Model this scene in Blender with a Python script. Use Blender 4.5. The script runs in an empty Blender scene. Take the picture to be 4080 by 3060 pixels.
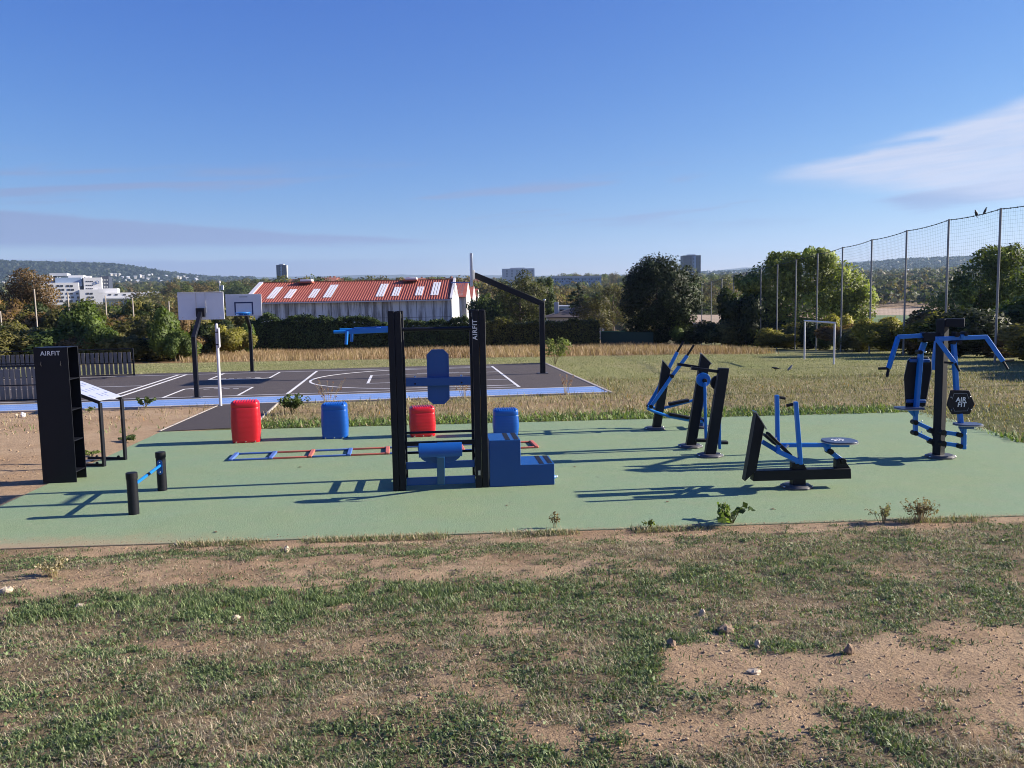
import bpy, math, random
import numpy as np
from mathutils import Matrix, Vector

C = bpy.context.scene
COL = C.collection
rad = math.radians
PI = math.pi
random.seed(7)

# ---------------------------------------------------------------- camera
F = 3350.0
CAM_H = 2.45
PITCH = math.atan(335.0 / F)
ROLL = 0.018
_r = np.array([1, 0, 0.0])
_f = np.array([0, math.cos(PITCH), -math.sin(PITCH)])
_u = np.array([0, math.sin(PITCH), math.cos(PITCH)])
_r2 = math.cos(ROLL) * _r - math.sin(ROLL) * _u
_u2 = math.sin(ROLL) * _r + math.cos(ROLL) * _u
CAM = np.array([0, 0, CAM_H])
cam = bpy.data.cameras.new('camera')
cam.sensor_width = 36.0
cam.lens = 36.0 * F / 4080.0
cam.clip_start = 0.05
cam.clip_end = 20000
camo = bpy.data.objects.new('camera', cam)
COL.objects.link(camo)
m = Matrix.Identity(4)
for i in range(3):
    m[i][0] = _r2[i]; m[i][1] = _u2[i]; m[i][2] = -_f[i]; m[i][3] = CAM[i]
camo.matrix_world = m
C.camera = camo

# ---------------------------------------------------------------- sun, sky, exposure
SUN_EL = rad(23.5)
SUN_AZ = rad(6.5)                      # from +X towards +Y
SUNV = Vector((math.cos(SUN_AZ) * math.cos(SUN_EL), math.sin(SUN_AZ) * math.cos(SUN_EL), math.sin(SUN_EL)))
sl = bpy.data.lights.new('sun', 'SUN')
sl.energy = 5.0
sl.angle = rad(0.53)
sl.color = (1.0, 0.90, 0.76)
so = bpy.data.objects.new('sun', sl)
so.rotation_euler = SUNV.to_track_quat('Z', 'Y').to_euler()
so.location = (20, 5, 30)
COL.objects.link(so)

w = bpy.data.worlds.new('World')
C.world = w
w.use_nodes = True
nt = w.node_tree
for n in list(nt.nodes):
    nt.nodes.remove(n)

class NG:
    """tiny helper to chain math nodes in a node tree"""
    def __init__(s, nt): s.nt = nt
    def n(s, t, **k):
        o = s.nt.nodes.new(t)
        for a, v in k.items(): setattr(o, a, v)
        return o
    def put(s, sock, v):
        if isinstance(v, (int, float)): sock.default_value = v
        elif isinstance(v, tuple): sock.default_value = v
        else: s.nt.links.new(v, sock)
    def m(s, op, a, b=0.0, c=0.0, clamp=False):
        o = s.n('ShaderNodeMath', operation=op); o.use_clamp = clamp
        for i, v in enumerate((a, b, c)): s.put(o.inputs[i], v)
        return o.outputs[0]
    def smooth(s, v, lo, hi):
        o = s.n('ShaderNodeMapRange', interpolation_type='SMOOTHSTEP')
        s.put(o.inputs[0], v); s.put(o.inputs[1], lo); s.put(o.inputs[2], hi)
        return o.outputs[0]
    def noise(s, vec, scale, detail=4, rough=0.55, dist=0.0):
        o = s.n('ShaderNodeTexNoise')
        if vec is not None: s.put(o.inputs['Vector'], vec)
        o.inputs['Scale'].default_value = scale; o.inputs['Detail'].default_value = detail
        o.inputs['Roughness'].default_value = rough; o.inputs['Distortion'].default_value = dist
        return o.outputs[0]
    def mix(s, fac, a, b, mode='MIX'):
        o = s.n('ShaderNodeMix', data_type='RGBA', blend_type=mode)
        s.put(o.inputs[0], fac); s.put(o.inputs[6], a); s.put(o.inputs[7], b)
        return o.outputs[2]
    def ramp(s, v, stops):
        o = s.n('ShaderNodeValToRGB'); s.put(o.inputs[0], v)
        e = o.color_ramp.elements
        while len(e) < len(stops): e.new(0.5)
        for i, (p, c) in enumerate(stops):
            e[i].position = p; e[i].color = c if len(c) == 4 else (*c, 1)
        return o.outputs[0]

SKY_STRENGTH = 0.06
EXPOSURE = 1.20
g = NG(nt)
sky = g.n('ShaderNodeTexSky', sky_type='NISHITA')
sky.sun_disc = False
sky.sun_elevation = SUN_EL
sky.sun_rotation = rad(90) - SUN_AZ
sky.altitude = 100
sky.air_density = 1.0
sky.dust_density = 0.0
sky.ozone_density = 3.0
# deep autumn blue: a clear-air grade of the whole sky, the same in every direction
spc = g.n('ShaderNodeSeparateColor'); nt.links.new(sky.outputs[0], spc.inputs[0])
gain = SKY_STRENGTH * 2 ** EXPOSURE
cbc = g.n('ShaderNodeCombineColor')
for i_, (pw_, k_) in enumerate(((1.66, 0.86), (1.22, 0.71), (0.58, 0.86))):
    g.put(cbc.inputs[i_], g.m('MULTIPLY', g.m('POWER', g.m('MULTIPLY', spc.outputs[i_], 0.1464), pw_), k_ / gain))
tc = g.n('ShaderNodeTexCoord')
sep = g.n('ShaderNodeSeparateXYZ'); nt.links.new(tc.outputs['Generated'], sep.inputs[0])
az = g.m('ARCTAN2', sep.outputs[0], sep.outputs[1])             # azimuth from +Y towards +X
hyp = g.m('SQRT', g.m('ADD', g.m('MULTIPLY', sep.outputs[0], sep.outputs[0]), g.m('MULTIPLY', sep.outputs[1], sep.outputs[1])))
el = g.m('DIVIDE', sep.outputs[2], g.m('MAXIMUM', hyp, 0.05))
comb = g.n('ShaderNodeCombineXYZ'); g.put(comb.inputs[0], az); g.put(comb.inputs[1], g.m('MULTIPLY', el, 6.0)); comb.inputs[2].default_value = 0.0
comb2 = g.n('ShaderNodeCombineXYZ'); g.put(comb2.inputs[0], az); g.put(comb2.inputs[1], g.m('ADD', g.m('MULTIPLY', el, 13.0), g.m('MULTIPLY', az, -0.9))); comb2.inputs[2].default_value = 3.0
nA = g.noise(comb.outputs[0], 7.0, 7, 0.6, 0.6)
nB = g.noise(comb2.outputs[0], 3.2, 6, 0.55, 0.4)
nC = g.noise(comb2.outputs[0], 9.0, 6, 0.6, 0.3)
# high thin sheet to the right: upper edge climbs with azimuth, ragged lower edge
ea = g.m('ADD', el, g.m('MULTIPLY', g.m('SUBTRACT', nA, 0.5), 0.020))
dazr = g.m('SUBTRACT', az, 0.285)
top = g.m('ADD', 0.138, g.m('MULTIPLY', g.m('MAXIMUM', dazr, 0.0), 0.225))
top = g.m('MINIMUM', top, 0.26)
bot = g.m('SUBTRACT', 0.122, g.m('MULTIPLY', dazr, 0.17))
bot = g.m('MAXIMUM', bot, 0.07)
mR = g.m('MULTIPLY', g.smooth(g.m('SUBTRACT', top, ea), 0.0, 0.016), g.smooth(g.m('SUBTRACT', ea, bot), 0.0, 0.03))
mR = g.m('MULTIPLY', mR, g.smooth(az, 0.27, 0.305))
gap = g.m('MULTIPLY', g.smooth(g.m('SUBTRACT', 0.019, g.m('ABSOLUTE', g.m('SUBTRACT', ea, g.m('ADD', 0.156, g.m('MULTIPLY', g.m('SUBTRACT', az, 0.42), 0.05))))), 0.012, 0.020), g.smooth(g.m('SUBTRACT', 0.475, az), 0.0, 0.02))
mR = g.m('MULTIPLY', mR, g.m('SUBTRACT', 1.0, g.m('MULTIPLY', gap, 0.85)))
mR = g.m('MULTIPLY', mR, g.m('ADD', 0.22, g.m('MULTIPLY', nC, 1.35)), clamp=True)
# long low grey-lilac bank to the left
eb = g.m('ADD', el, g.m('MULTIPLY', g.m('SUBTRACT', nA, 0.5), 0.012))
topL = g.m('SUBTRACT', 0.1015, g.m('MULTIPLY', g.m('ADD', az, 0.547), 0.058))
botL = g.m('ADD', 0.057, g.m('MULTIPLY', g.m('ADD', az, 0.547), 0.016))
mL = g.m('MULTIPLY', g.smooth(g.m('SUBTRACT', topL, eb), 0.0, 0.006), g.smooth(g.m('SUBTRACT', eb, botL), 0.0, 0.010))
low = g.smooth(g.m('SUBTRACT', 0.052, eb), 0.0, 0.005)
mL = g.m('MAXIMUM', mL, g.m('MULTIPLY', low, g.m('MULTIPLY', 0.75, g.smooth(g.m('SUBTRACT', 0.05, az), 0.0, 0.4))))
mL = g.m('MULTIPLY', mL, g.m('SUBTRACT', 1.0, g.smooth(az, -0.14, 0.0)))
# wisps
wz = g.m('MULTIPLY', g.smooth(nB, 0.52, 0.64), g.m('MULTIPLY', g.smooth(el, 0.07, 0.10), g.m('SUBTRACT', 1.0, g.smooth(el, 0.13, 0.17))))
mL = g.m('MAXIMUM', mL, g.m('MULTIPLY', wz, 0.9), clamp=True)
skycol = g.mix(g.m('MULTIPLY', mL, 0.85), cbc.outputs[0], tuple(c / gain for c in (0.27, 0.34, 0.585)) + (1,))
skycol = g.mix(g.m('MULTIPLY', mR, 0.92), skycol, tuple(c / gain for c in (0.66, 0.69, 0.84)) + (1,))
bg = g.n('ShaderNodeBackground')
bg.inputs[1].default_value = SKY_STRENGTH
nt.links.new(skycol, bg.inputs[0])
out = g.n('ShaderNodeOutputWorld')
nt.links.new(bg.outputs[0], out.inputs[0])

C.view_settings.view_transform = 'Standard'
C.view_settings.look = 'None'
C.view_settings.exposure = EXPOSURE
C.view_settings.gamma = 1.0
C.view_settings.use_curve_mapping = False
C.cycles.max_bounces = 6
C.cycles.diffuse_bounces = 3
C.cycles.glossy_bounces = 3
C.cycles.transmission_bounces = 4
C.cycles.volume_bounces = 0
C.cycles.transparent_max_bounces = 8
C.cycles.use_denoising = True
C.cycles.filter_width = 1.0

# ---------------------------------------------------------------- numeric helpers
def _h(ix, iy, seed):
    v = np.sin(ix * 127.1 + iy * 311.7 + seed * 74.7) * 43758.5453
    return v - np.floor(v)
def vnoise(x, y, seed=0):
    ix = np.floor(x); iy = np.floor(y); fx = x - ix; fy = y - iy
    fx = fx * fx * (3 - 2 * fx); fy = fy * fy * (3 - 2 * fy)
    a = _h(ix, iy, seed); b = _h(ix + 1, iy, seed); c = _h(ix, iy + 1, seed); d = _h(ix + 1, iy + 1, seed)
    return (a * (1 - fx) + b * fx) * (1 - fy) + (c * (1 - fx) + d * fx) * fy
def fbm(x, y, scale=1.0, oct=4, seed=0):
    t = 0; a = 0.5; s = 0
    for k in range(oct):
        t = t + a * vnoise(x * scale, y * scale, seed + k * 13); s += a; a *= 0.5; scale *= 2.03
    return t / s
def sstep(v, lo, hi):
    t = np.clip((v - lo) / (hi - lo), 0, 1)
    return t * t * (3 - 2 * t)

_SKX = [-900, 0, 450, 520, 600, 650, 750, 900, 1050, 1400, 1900, 2300, 2560, 2850, 2980, 3400, 3600, 3850, 4080, 5200]
_SKY = [1080, 1077, 1077, 1081, 1091, 1098, 1111, 1119, 1118, 1112, 1110, 1104, 1098, 1094, 1088, 1068, 1054, 1049, 1049, 1052]
_SKA = [(x - 2040) / F for x in _SKX]
_SKE = [(1195 - 0.018 * (x - 2040) - y) / F for x, y in zip(_SKX, _SKY)]
def edge_y(X): return 8.44 + (X + 5.29) * 0.0533
def terrain(X, Y):
    X = np.asarray(X, float); Y = np.asarray(Y, float)
    t = edge_y(X) - Y
    fg = 0.098 * np.clip(t, 0, 9.5) * sstep(t, -0.1, 0.9)
    slope = 0.033 + 0.008 * sstep(X, 8, 14)
    d = np.hypot(X, np.maximum(Y, 0.0))
    far = np.clip(Y - 31, 0, 59) * slope
    z = -0.014 + fg - far
    z = z - 4.0 * sstep(Y, 90, 160)
    z = z + np.interp(d, [0, 170, 350, 1000, 1900, 2100], [0, 0, 6, 26.0, 48.0, 50.0]) * sstep(Y, 90, 170)
    e = np.interp(X / np.maximum(Y, 1.0), _SKA, _SKE)
    hill = np.maximum(e * d + 2.45 - (50 - 6.0), 0)
    z = z + hill * sstep(d, 2050, 3100) * sstep(Y, 500, 900)
    return z
def ray(px, py):
    d = _f + _r2 * (px - 2040) / F + _u2 * (1530 - py) / F
    return d / d[1]
def W(px, py, Y):
    """world point at depth Y seen at that place of the photograph"""
    p = CAM + ray(px, py) * Y
    return (float(p[0]), float(p[1]), float(p[2]))
def G(px, py, z=None):
    """point of the ground there"""
    d = ray(px, py)
    if z is not None:
        p = CAM + d * ((z - CAM_H) / d[2]); return (float(p[0]), float(p[1]), float(p[2]))
    y = 1.0
    while y < 2500:
        p = CAM + d * y
        if p[2] < terrain(p[0], p[1]): break
        y += 0.01 + y * 0.002
    return (float(p[0]), float(p[1]), float(terrain(p[0], p[1])))
# frame of the ball court (its right front corner, axes along and across)
CO = np.array([2.53, 21.88]); CEX = np.array([0.9926, 0.1217]); CEY = np.array([-0.1217, 0.9926])
CYAW = math.atan2(0.1217, 0.9926)
def CF(x, y, z=0.0):
    p = CO + CEX * x + CEY * y
    return (float(p[0]), float(p[1]), z)

# ---------------------------------------------------------------- materials
MATS = {}
def new_mat(name):
    mt = bpy.data.materials.new(name); mt.use_nodes = True
    b = mt.node_tree.nodes['Principled BSDF']
    return mt, NG(mt.node_tree), b
def paint(name, col, rough=0.45, metal=0.0, var=0.10, scale=6.0, bump=0.02, bscale=220.0, spec=0.5, dirt=0.0):
    if name in MATS: return MATS[name]
    mt, g, b = new_mat(name)
    tcn = g.n('ShaderNodeTexCoord'); v = tcn.outputs['Object']
    nz = g.noise(v, scale, 5)
    c1 = tuple(c * (1 - var) for c in col) + (1,); c2 = tuple(min(1, c * (1 + var)) for c in col) + (1,)
    colr = g.mix(nz, c1, c2)
    if dirt:
        nd = g.smooth(g.noise(v, scale * 2.3, 6, 0.65), 0.5, 0.75)
        colr = g.mix(g.m('MULTIPLY', nd, dirt), colr, (0.23, 0.18, 0.12, 1))
    g.put(b.inputs['Base Color'], colr)
    g.put(b.inputs['Roughness'], g.m('ADD', rough - 0.06, g.m('MULTIPLY', g.noise(v, scale * 3, 4), 0.12)))
    b.inputs['Metallic'].default_value = metal
    b.inputs['Specular IOR Level'].default_value = spec
    if bump:
        bp = g.n('ShaderNodeBump'); bp.inputs['Strength'].default_value = bump; bp.inputs['Distance'].default_value = 0.01
        g.put(bp.inputs['Height'], g.noise(v, bscale, 2)); g.put(b.inputs['Normal'], bp.outputs[0])
    MATS[name] = mt
    return mt
def leaf_mat(name, rough=0.5, trans=0.3, spec=0.4):
    """foliage: colour comes from the leaves' own colour attribute"""
    if name in MATS: return MATS[name]
    mt, g, b = new_mat(name)
    at = g.n('ShaderNodeAttribute'); at.attribute_name = 'col'
    g.put(b.inputs['Base Color'], at.outputs['Color'])
    b.inputs['Roughness'].default_value = rough
    b.inputs['Specular IOR Level'].default_value = spec
    tr = g.n('ShaderNodeBsdfTranslucent')
    g.put(tr.inputs[0], g.mix(1.0, at.outputs['Color'], (1.25, 1.35, 0.6, 1), 'MULTIPLY'))
    mx = g.n('ShaderNodeMixShader'); mx.inputs[0].default_value = trans
    g.nt.links.new(b.outputs[0], mx.inputs[1]); g.nt.links.new(tr.outputs[0], mx.inputs[2])
    g.nt.links.new(mx.outputs[0], g.nt.nodes['Material Output'].inputs[0])
    MATS[name] = mt
    return mt

# ---------------------------------------------------------------- mesh building
class MB:
    def __init__(s): s.v = []; s.f = []
    def add(s, vs, fs):
        o = len(s.v); s.v += [tuple(float(c) for c in p) for p in vs]; s.f += [tuple(i + o for i in q) for q in fs]; return s
    def box(s, c, size, rz=0.0, ry=0.0):
        x, y, z = (k / 2 for k in size)
        R = Matrix.Rotation(rz, 3, 'Z') @ Matrix.Rotation(ry, 3, 'Y')
        vs = [Vector(c) + R @ Vector((a * x, b * y, d * z)) for a in (-1, 1) for b in (-1, 1) for d in (-1, 1)]
        return s.add(vs, [(0, 1, 3, 2), (4, 6, 7, 5), (0, 4, 5, 1), (2, 3, 7, 6), (0, 2, 6, 4), (1, 5, 7, 3)])
    def beam(s, p0, p1, w, h, up=(0, 0, 1)):
        p0 = Vector(p0); p1 = Vector(p1); d = (p1 - p0).normalized(); up = Vector(up)
        if abs(d.dot(up)) > 0.98: up = Vector((0, 1, 0))
        sd = d.cross(up).normalized(); u = sd.cross(d)
        vs = [p + sd * (a * w / 2) + u * (b * h / 2) for p in (p0, p1) for a, b in ((-1, -1), (1, -1), (1, 1), (-1, 1))]
        return s.add(vs, [(3, 2, 1, 0), (4, 5, 6, 7), (0, 1, 5, 4), (1, 2, 6, 5), (2, 3, 7, 6), (3, 0, 4, 7)])
    def path(s, pts, r, n=10, caps=True):
        pts = [Vector(p) for p in pts]; rs = r if isinstance(r, (list, tuple)) else [r] * len(pts)
        rings = []; ref = None
        for i, p in enumerate(pts):
            d = ((pts[min(i + 1, len(pts) - 1)] - p).normalized() + (p - pts[max(i - 1, 0)]).normalized()).normalized()
            if ref is None:
                ref = Vector((0, 0, 1)) if abs(d.z) < 0.9 else Vector((1, 0, 0))
            a = (ref - d * ref.dot(d)).normalized(); b = d.cross(a); ref = a
            rings.append([p + (a * math.cos(t) + b * math.sin(t)) * rs[i] for t in (2 * PI * k / n for k in range(n))])
        vs = [v for rg in rings for v in rg]; fs = []
        for i in range(len(pts) - 1):
            for k in range(n):
                fs.append((i * n + k, i * n + (k + 1) % n, (i + 1) * n + (k + 1) % n, (i + 1) * n + k))
        if caps:
            fs.append(tuple(range(n - 1, -1, -1))); fs.append(tuple((len(pts) - 1) * n + k for k in range(n)))
        return s.add(vs, fs)
    def tube(s, p0, p1, r, n=12): return s.path([p0, p1], r, n)
    def prism(s, poly, vec):
        vec = Vector(vec); a = [Vector(p) for p in poly]; n = len(a)
        nrm = Vector((0, 0, 0))
        for i in range(n): nrm += a[i].cross(a[(i + 1) % n])
        if nrm.dot(vec) > 0: a.reverse()
        vs = a + [p + vec for p in a]
        return s.add(vs, [tuple(range(n)), tuple(range(2 * n - 1, n - 1, -1))] + [(i, i + n, (i + 1) % n + n, (i + 1) % n) for i in range(n)])
    def sphere(s, c, r, n=10, m=7, sc=(1, 1, 1)):
        vs = [(c[0], c[1], c[2] + r * sc[2])]; fs = []
        for i in range(1, m):
            t = PI * i / m
            for k in range(n):
                p = 2 * PI * k / n
                vs.append((c[0] + r * sc[0] * math.sin(t) * math.cos(p), c[1] + r * sc[1] * math.sin(t) * math.sin(p), c[2] + r * sc[2] * math.cos(t)))
        vs.append((c[0], c[1], c[2] - r * sc[2])); L = len(vs) - 1
        for k in range(n):
            fs.append((0, 1 + k, 1 + (k + 1) % n)); fs.append((L, 1 + (m - 2) * n + (k + 1) % n, 1 + (m - 2) * n + k))
        for i in range(m - 2):
            for k in range(n):
                fs.append((1 + i * n + k, 1 + (i + 1) * n + k, 1 + (i + 1) * n + (k + 1) % n, 1 + i * n + (k + 1) % n))
        return s.add(vs, fs)
    def ring(s, c, r, tube_r, n=24, k=8, axis='Z'):
        pts = []
        vs = []; fs = []
        for i in range(n):
            a = 2 * PI * i / n
            for j in range(k):
                b = 2 * PI * j / k
                rr = r + tube_r * math.cos(b); h = tube_r * math.sin(b)
                p = (rr * math.cos(a), rr * math.sin(a), h)
                if axis == 'Y': p = (p[0], p[2], p[1])
                vs.append((c[0] + p[0], c[1] + p[1], c[2] + p[2]))
                fs.append((i * k + j, ((i + 1) % n) * k + j, ((i + 1) % n) * k + (j + 1) % k, i * k + (j + 1) % k))
        return s.add(vs, fs)

def link(o, parent=None):
    COL.objects.link(o)
    if parent is not None: o.parent = parent
    return o
def mesh_of(name, mb, off=(0, 0, 0), smooth=True):
    me = bpy.data.meshes.new(name)
    ox, oy, oz = off
    me.from_pydata([(x - ox, y - oy, z - oz) for x, y, z in mb.v], [], mb.f)
    me.update()
    if smooth:
        me.polygons.foreach_set('use_smooth', [True] * len(me.polygons))
        me.set_sharp_from_angle(angle=rad(38))
    return me
def part(name, mb, mt, parent, bevel=0.0, world=False, seg=2, label=None):
    """one mesh object; world=True when the builder holds world coordinates and the thing is not turned"""
    off = tuple(ROOTLOC[parent.name]) if world else (0, 0, 0)
    o = bpy.data.objects.new(name, mesh_of(name, mb, off))
    o.data.materials.append(mt)
    link(o, parent)
    if bevel:
        b = o.modifiers.new('edge', 'BEVEL'); b.width = bevel; b.segments = seg; b.limit_method = 'ANGLE'; b.angle_limit = rad(40)
    if label: o['label'] = label
    return o
ROOTLOC = {}
def tag(o, label, cat, group=None, kind=None):
    if label: o['label'] = label
    if cat: o['category'] = cat
    if group: o['group'] = group
    if kind: o['kind'] = kind
    return o
def thing(name, label, cat, loc=(0, 0, 0), rz=0.0, group=None):
    o = bpy.data.objects.new(name, None); o.empty_display_size = 0.1
    link(o); o.location = loc; o.rotation_euler = (0, 0, rz)
    ROOTLOC[o.name] = loc
    return tag(o, label, cat, group)
def child_root(o, loc): ROOTLOC[o.name] = loc
def solo(name, mb, mt, label, cat, loc=(0, 0, 0), rz=0.0, bevel=0.0, group=None, kind=None, world=False):
    o = bpy.data.objects.new(name, mesh_of(name, mb, loc if world else (0, 0, 0)))
    o.data.materials.append(mt); link(o); o.location = loc; o.rotation_euler = (0, 0, rz)
    if bevel:
        b = o.modifiers.new('edge', 'BEVEL'); b.width = bevel; b.segments = 2; b.limit_method = 'ANGLE'
    return tag(o, label, cat, group, kind)
def arr_mesh(name, V, faces, cols=None, smooth=False, nrm=None):
    """mesh from numpy arrays; faces (n,3) or (n,4)"""
    me = bpy.data.meshes.new(name)
    V = np.asarray(V, np.float32); faces = np.asarray(faces, np.int32); n, k = faces.shape
    me.vertices.add(len(V)); me.vertices.foreach_set('co', V.ravel())
    me.loops.add(n * k); me.loops.foreach_set('vertex_index', faces.ravel())
    me.polygons.add(n)
    me.polygons.foreach_set('loop_start', np.arange(0, n * k, k, dtype=np.int32))
    me.update(calc_edges=True)
    if smooth: me.polygons.foreach_set('use_smooth', np.ones(n, bool))
    if cols is not None:
        a = me.color_attributes.new('col', 'FLOAT_COLOR', 'POINT')
        c4 = np.ones((len(V), 4), np.float32); c4[:, :3] = cols
        a.data.foreach_set('color', c4.ravel())
    if nrm is not None:
        me.polygons.foreach_set('use_smooth', np.ones(n, bool))
        a = me.attributes.new('custom_normal', 'FLOAT_VECTOR', 'POINT')
        a.data.foreach_set('vector', np.asarray(nrm, np.float32).ravel())
    return me
def arr_obj(name, V, faces, cols, mt, parent=None, loc=(0, 0, 0), smooth=False, nrm=None):
    o = bpy.data.objects.new(name, arr_mesh(name, V, faces, cols, smooth, nrm))
    o.data.materials.append(mt); link(o, parent); o.location = loc
    return o
def text_mesh(body, size, mt, name, parent, mtx, extrude=0.0015, offset=0.0, shear=0.0, spacing=1.0, line=1.0):
    cu = bpy.data.curves.new(name, 'FONT'); cu.body = body; cu.size = size; cu.extrude = extrude
    cu.offset = offset; cu.shear = shear; cu.align_x = 'CENTER'; cu.align_y = 'CENTER'; cu.space_character = spacing; cu.space_line = line
    cu.resolution_u = 3
    tmp = bpy.data.objects.new('tmp_text', cu); COL.objects.link(tmp)
    dg = bpy.context.evaluated_depsgraph_get()
    me = bpy.data.meshes.new_from_object(tmp.evaluated_get(dg))
    bpy.data.objects.remove(tmp); me.name = name
    me.materials.clear(); me.materials.append(mt)
    me.transform(mtx)
    o = bpy.data.objects.new(name, me); link(o, parent)
    return o
def copy_thing(root, loc, rz=0.0, sc=1.0, label=None, group=None):
    """copy a thing together with its parts and their sub-parts"""
    c = root.copy(); COL.objects.link(c); c.location = loc; c.rotation_euler = (0, 0, rz)
    c.scale = (sc, sc, sc) if not isinstance(sc, tuple) else sc
    if label: c['label'] = label
    if group: c['group'] = group
    for ch in root.children:
        d = ch.copy(); COL.objects.link(d); d.parent = c
        for gch in ch.children:
            e = gch.copy(); COL.objects.link(e); e.parent = d
    return c

# ---------------------------------------------------------------- palette
BLACK = paint('black powder coat', (0.0055, 0.0068, 0.0125), 0.5, var=0.15, bump=0.03, spec=0.28)
BLACKM = paint('black matt plastic', (0.006, 0.006, 0.009), 0.6, spec=0.3)
GREYPL = paint('charcoal base plate', (0.07, 0.07, 0.08), 0.5)
BLUE = paint('blue powder coat', (0.004, 0.165, 0.56), 0.38, var=0.08, bump=0.02)
BLUED = paint('shade-darkened blue coat', (0.002, 0.066, 0.255), 0.42, var=0.08, bump=0.02)  # darker copy of the blue coat, shade of front faces put into its colour
WHITE = paint('white lettering', (0.78, 0.78, 0.78), 0.5, var=0.03, bump=0)
STEEL = paint('galvanised steel', (0.45, 0.46, 0.48), 0.35, 0.8, var=0.15)
BOLT = paint('bright bolt', (0.7, 0.7, 0.7), 0.25, 0.9)
RED_P = paint('red moulded plastic', (0.58, 0.010, 0.022), 0.36, var=0.06, bump=0.03)
BLUE_P = paint('blue moulded plastic', (0.003, 0.088, 0.40), 0.36, var=0.06, bump=0.03)
LAD_B = paint('faded blue rubber', (0.06, 0.14, 0.42), 0.6, var=0.15, dirt=0.3)
LAD_R = paint('faded red rubber', (0.52, 0.13, 0.09), 0.6, var=0.15, dirt=0.3)
WPOST = paint('white painted steel', (0.60, 0.60, 0.63), 0.4, var=0.06, dirt=0.12)
BOARD = paint('grey white backboard', (0.62, 0.64, 0.68), 0.45, var=0.05, dirt=0.06)
SLAT = paint('grey brown recycled plastic slat', (0.15, 0.138, 0.128), 0.6, var=0.2)
BARK = paint('bark', (0.13, 0.10, 0.075), 0.9, var=0.35, scale=9, bump=0.5, bscale=30)
STONE = paint('pale limestone', (0.46, 0.38, 0.28), 0.85, var=0.25, scale=14, bump=0.4, bscale=60)
STONE2 = paint('brown stone', (0.24, 0.17, 0.11), 0.9, var=0.3, scale=14, bump=0.4, bscale=60)
CONC = paint('pale concrete edging', (0.37, 0.335, 0.30), 0.85, var=0.2, scale=4, bump=0.3, bscale=90)

# ================================================================ THE GROUND
rng = np.random.default_rng(11)

def fg_cover(X, Y):
    """how much grass grows at a place of the near slope (0 bare soil .. 1 sward)"""
    s = edge_y(X) - Y
    n1 = fbm(X, Y, 0.9, 4, 3); n2 = fbm(X, Y, 3.2, 4, 9); n3 = fbm(X + 0.6 * Y, Y, 1.7, 4, 21)
    sw = s + (n1 - 0.5) * 0.9 + (n2 - 0.5) * 0.5
    c = np.full(np.shape(X), 0.78)
    left = 1 - sstep(X, -0.8, 1.6)
    c = np.where(sw < 0.42, 0.16 + 0.5 * sstep(vnoise(X * 2.2, Y * 3.0, 66), 0.55, 0.8), c)
    c = c - 0.62 * left * sstep(sw, 0.95, 1.12) * (1 - sstep(sw, 1.75, 2.05))
    c = c - 0.34 * (1 - left) * np.exp(-(((X - 0.9) / 0.9) ** 2 + ((s - 1.75) / 0.4) ** 2))
    c = c - 0.95 * (1 - sstep(np.hypot((X - 2.45) / 1.65, (Y - 4.22) / 0.95) + (n2 - 0.5) * 1.5 + (n1 - 0.5) * 0.5, 0.45, 1.3))
    for x0, y0, rx, ry, k in ((-1.65, 5.05, 0.75, 0.22, 0.45), (-0.55, 4.05, 0.65, 0.2, 0.5), (-0.3, 4.75, 0.5, 0.3, 0.25), (-2.3, 5.2, 0.3, 0.14, 0.35), (0.35, 3.62, 0.5, 0.16, 0.4), (1.0, 3.6, 0.5, 0.15, 0.45), (-1.0, 5.9, 0.45, 0.2, 0.5), (0.2, 5.3, 0.6, 0.25, 0.3), (-3.0, 3.7, 0.5, 0.15, 0.3)):
        c = c - k * np.exp(-(((X - x0) / rx) ** 2 + ((Y - y0) / ry) ** 2) * 1.2)
    c = c + (n2 - 0.5) * 1.1 + (n3 - 0.5) * 0.6 + (fbm(X, Y, 9.0, 2, 55) - 0.5) * 0.7
    return np.clip(c, 0.0, 1.0)
def lush(X, Y):
    s = edge_y(X) - Y
    return np.clip(0.9 * np.exp(-((s - 2.6) / 0.55) ** 2) * (1 - sstep(X, -1.2, 0.5)) + 0.5 * np.exp(-(((X - 1.2) / 1.4) ** 2 + ((s - 2.4) / 0.5) ** 2)) + (fbm(X, Y, 1.3, 3, 40) - 0.5) * 0.9 + 0.15, 0, 1)

def back_zone(X, Y):
    """returns soil, lush fringe and dry weed weights for the strip behind the pad"""
    yf = 16.36 + (X + 6.92) * 0.0493          # far edge of the pad
    d = Y - yf
    return d

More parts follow.
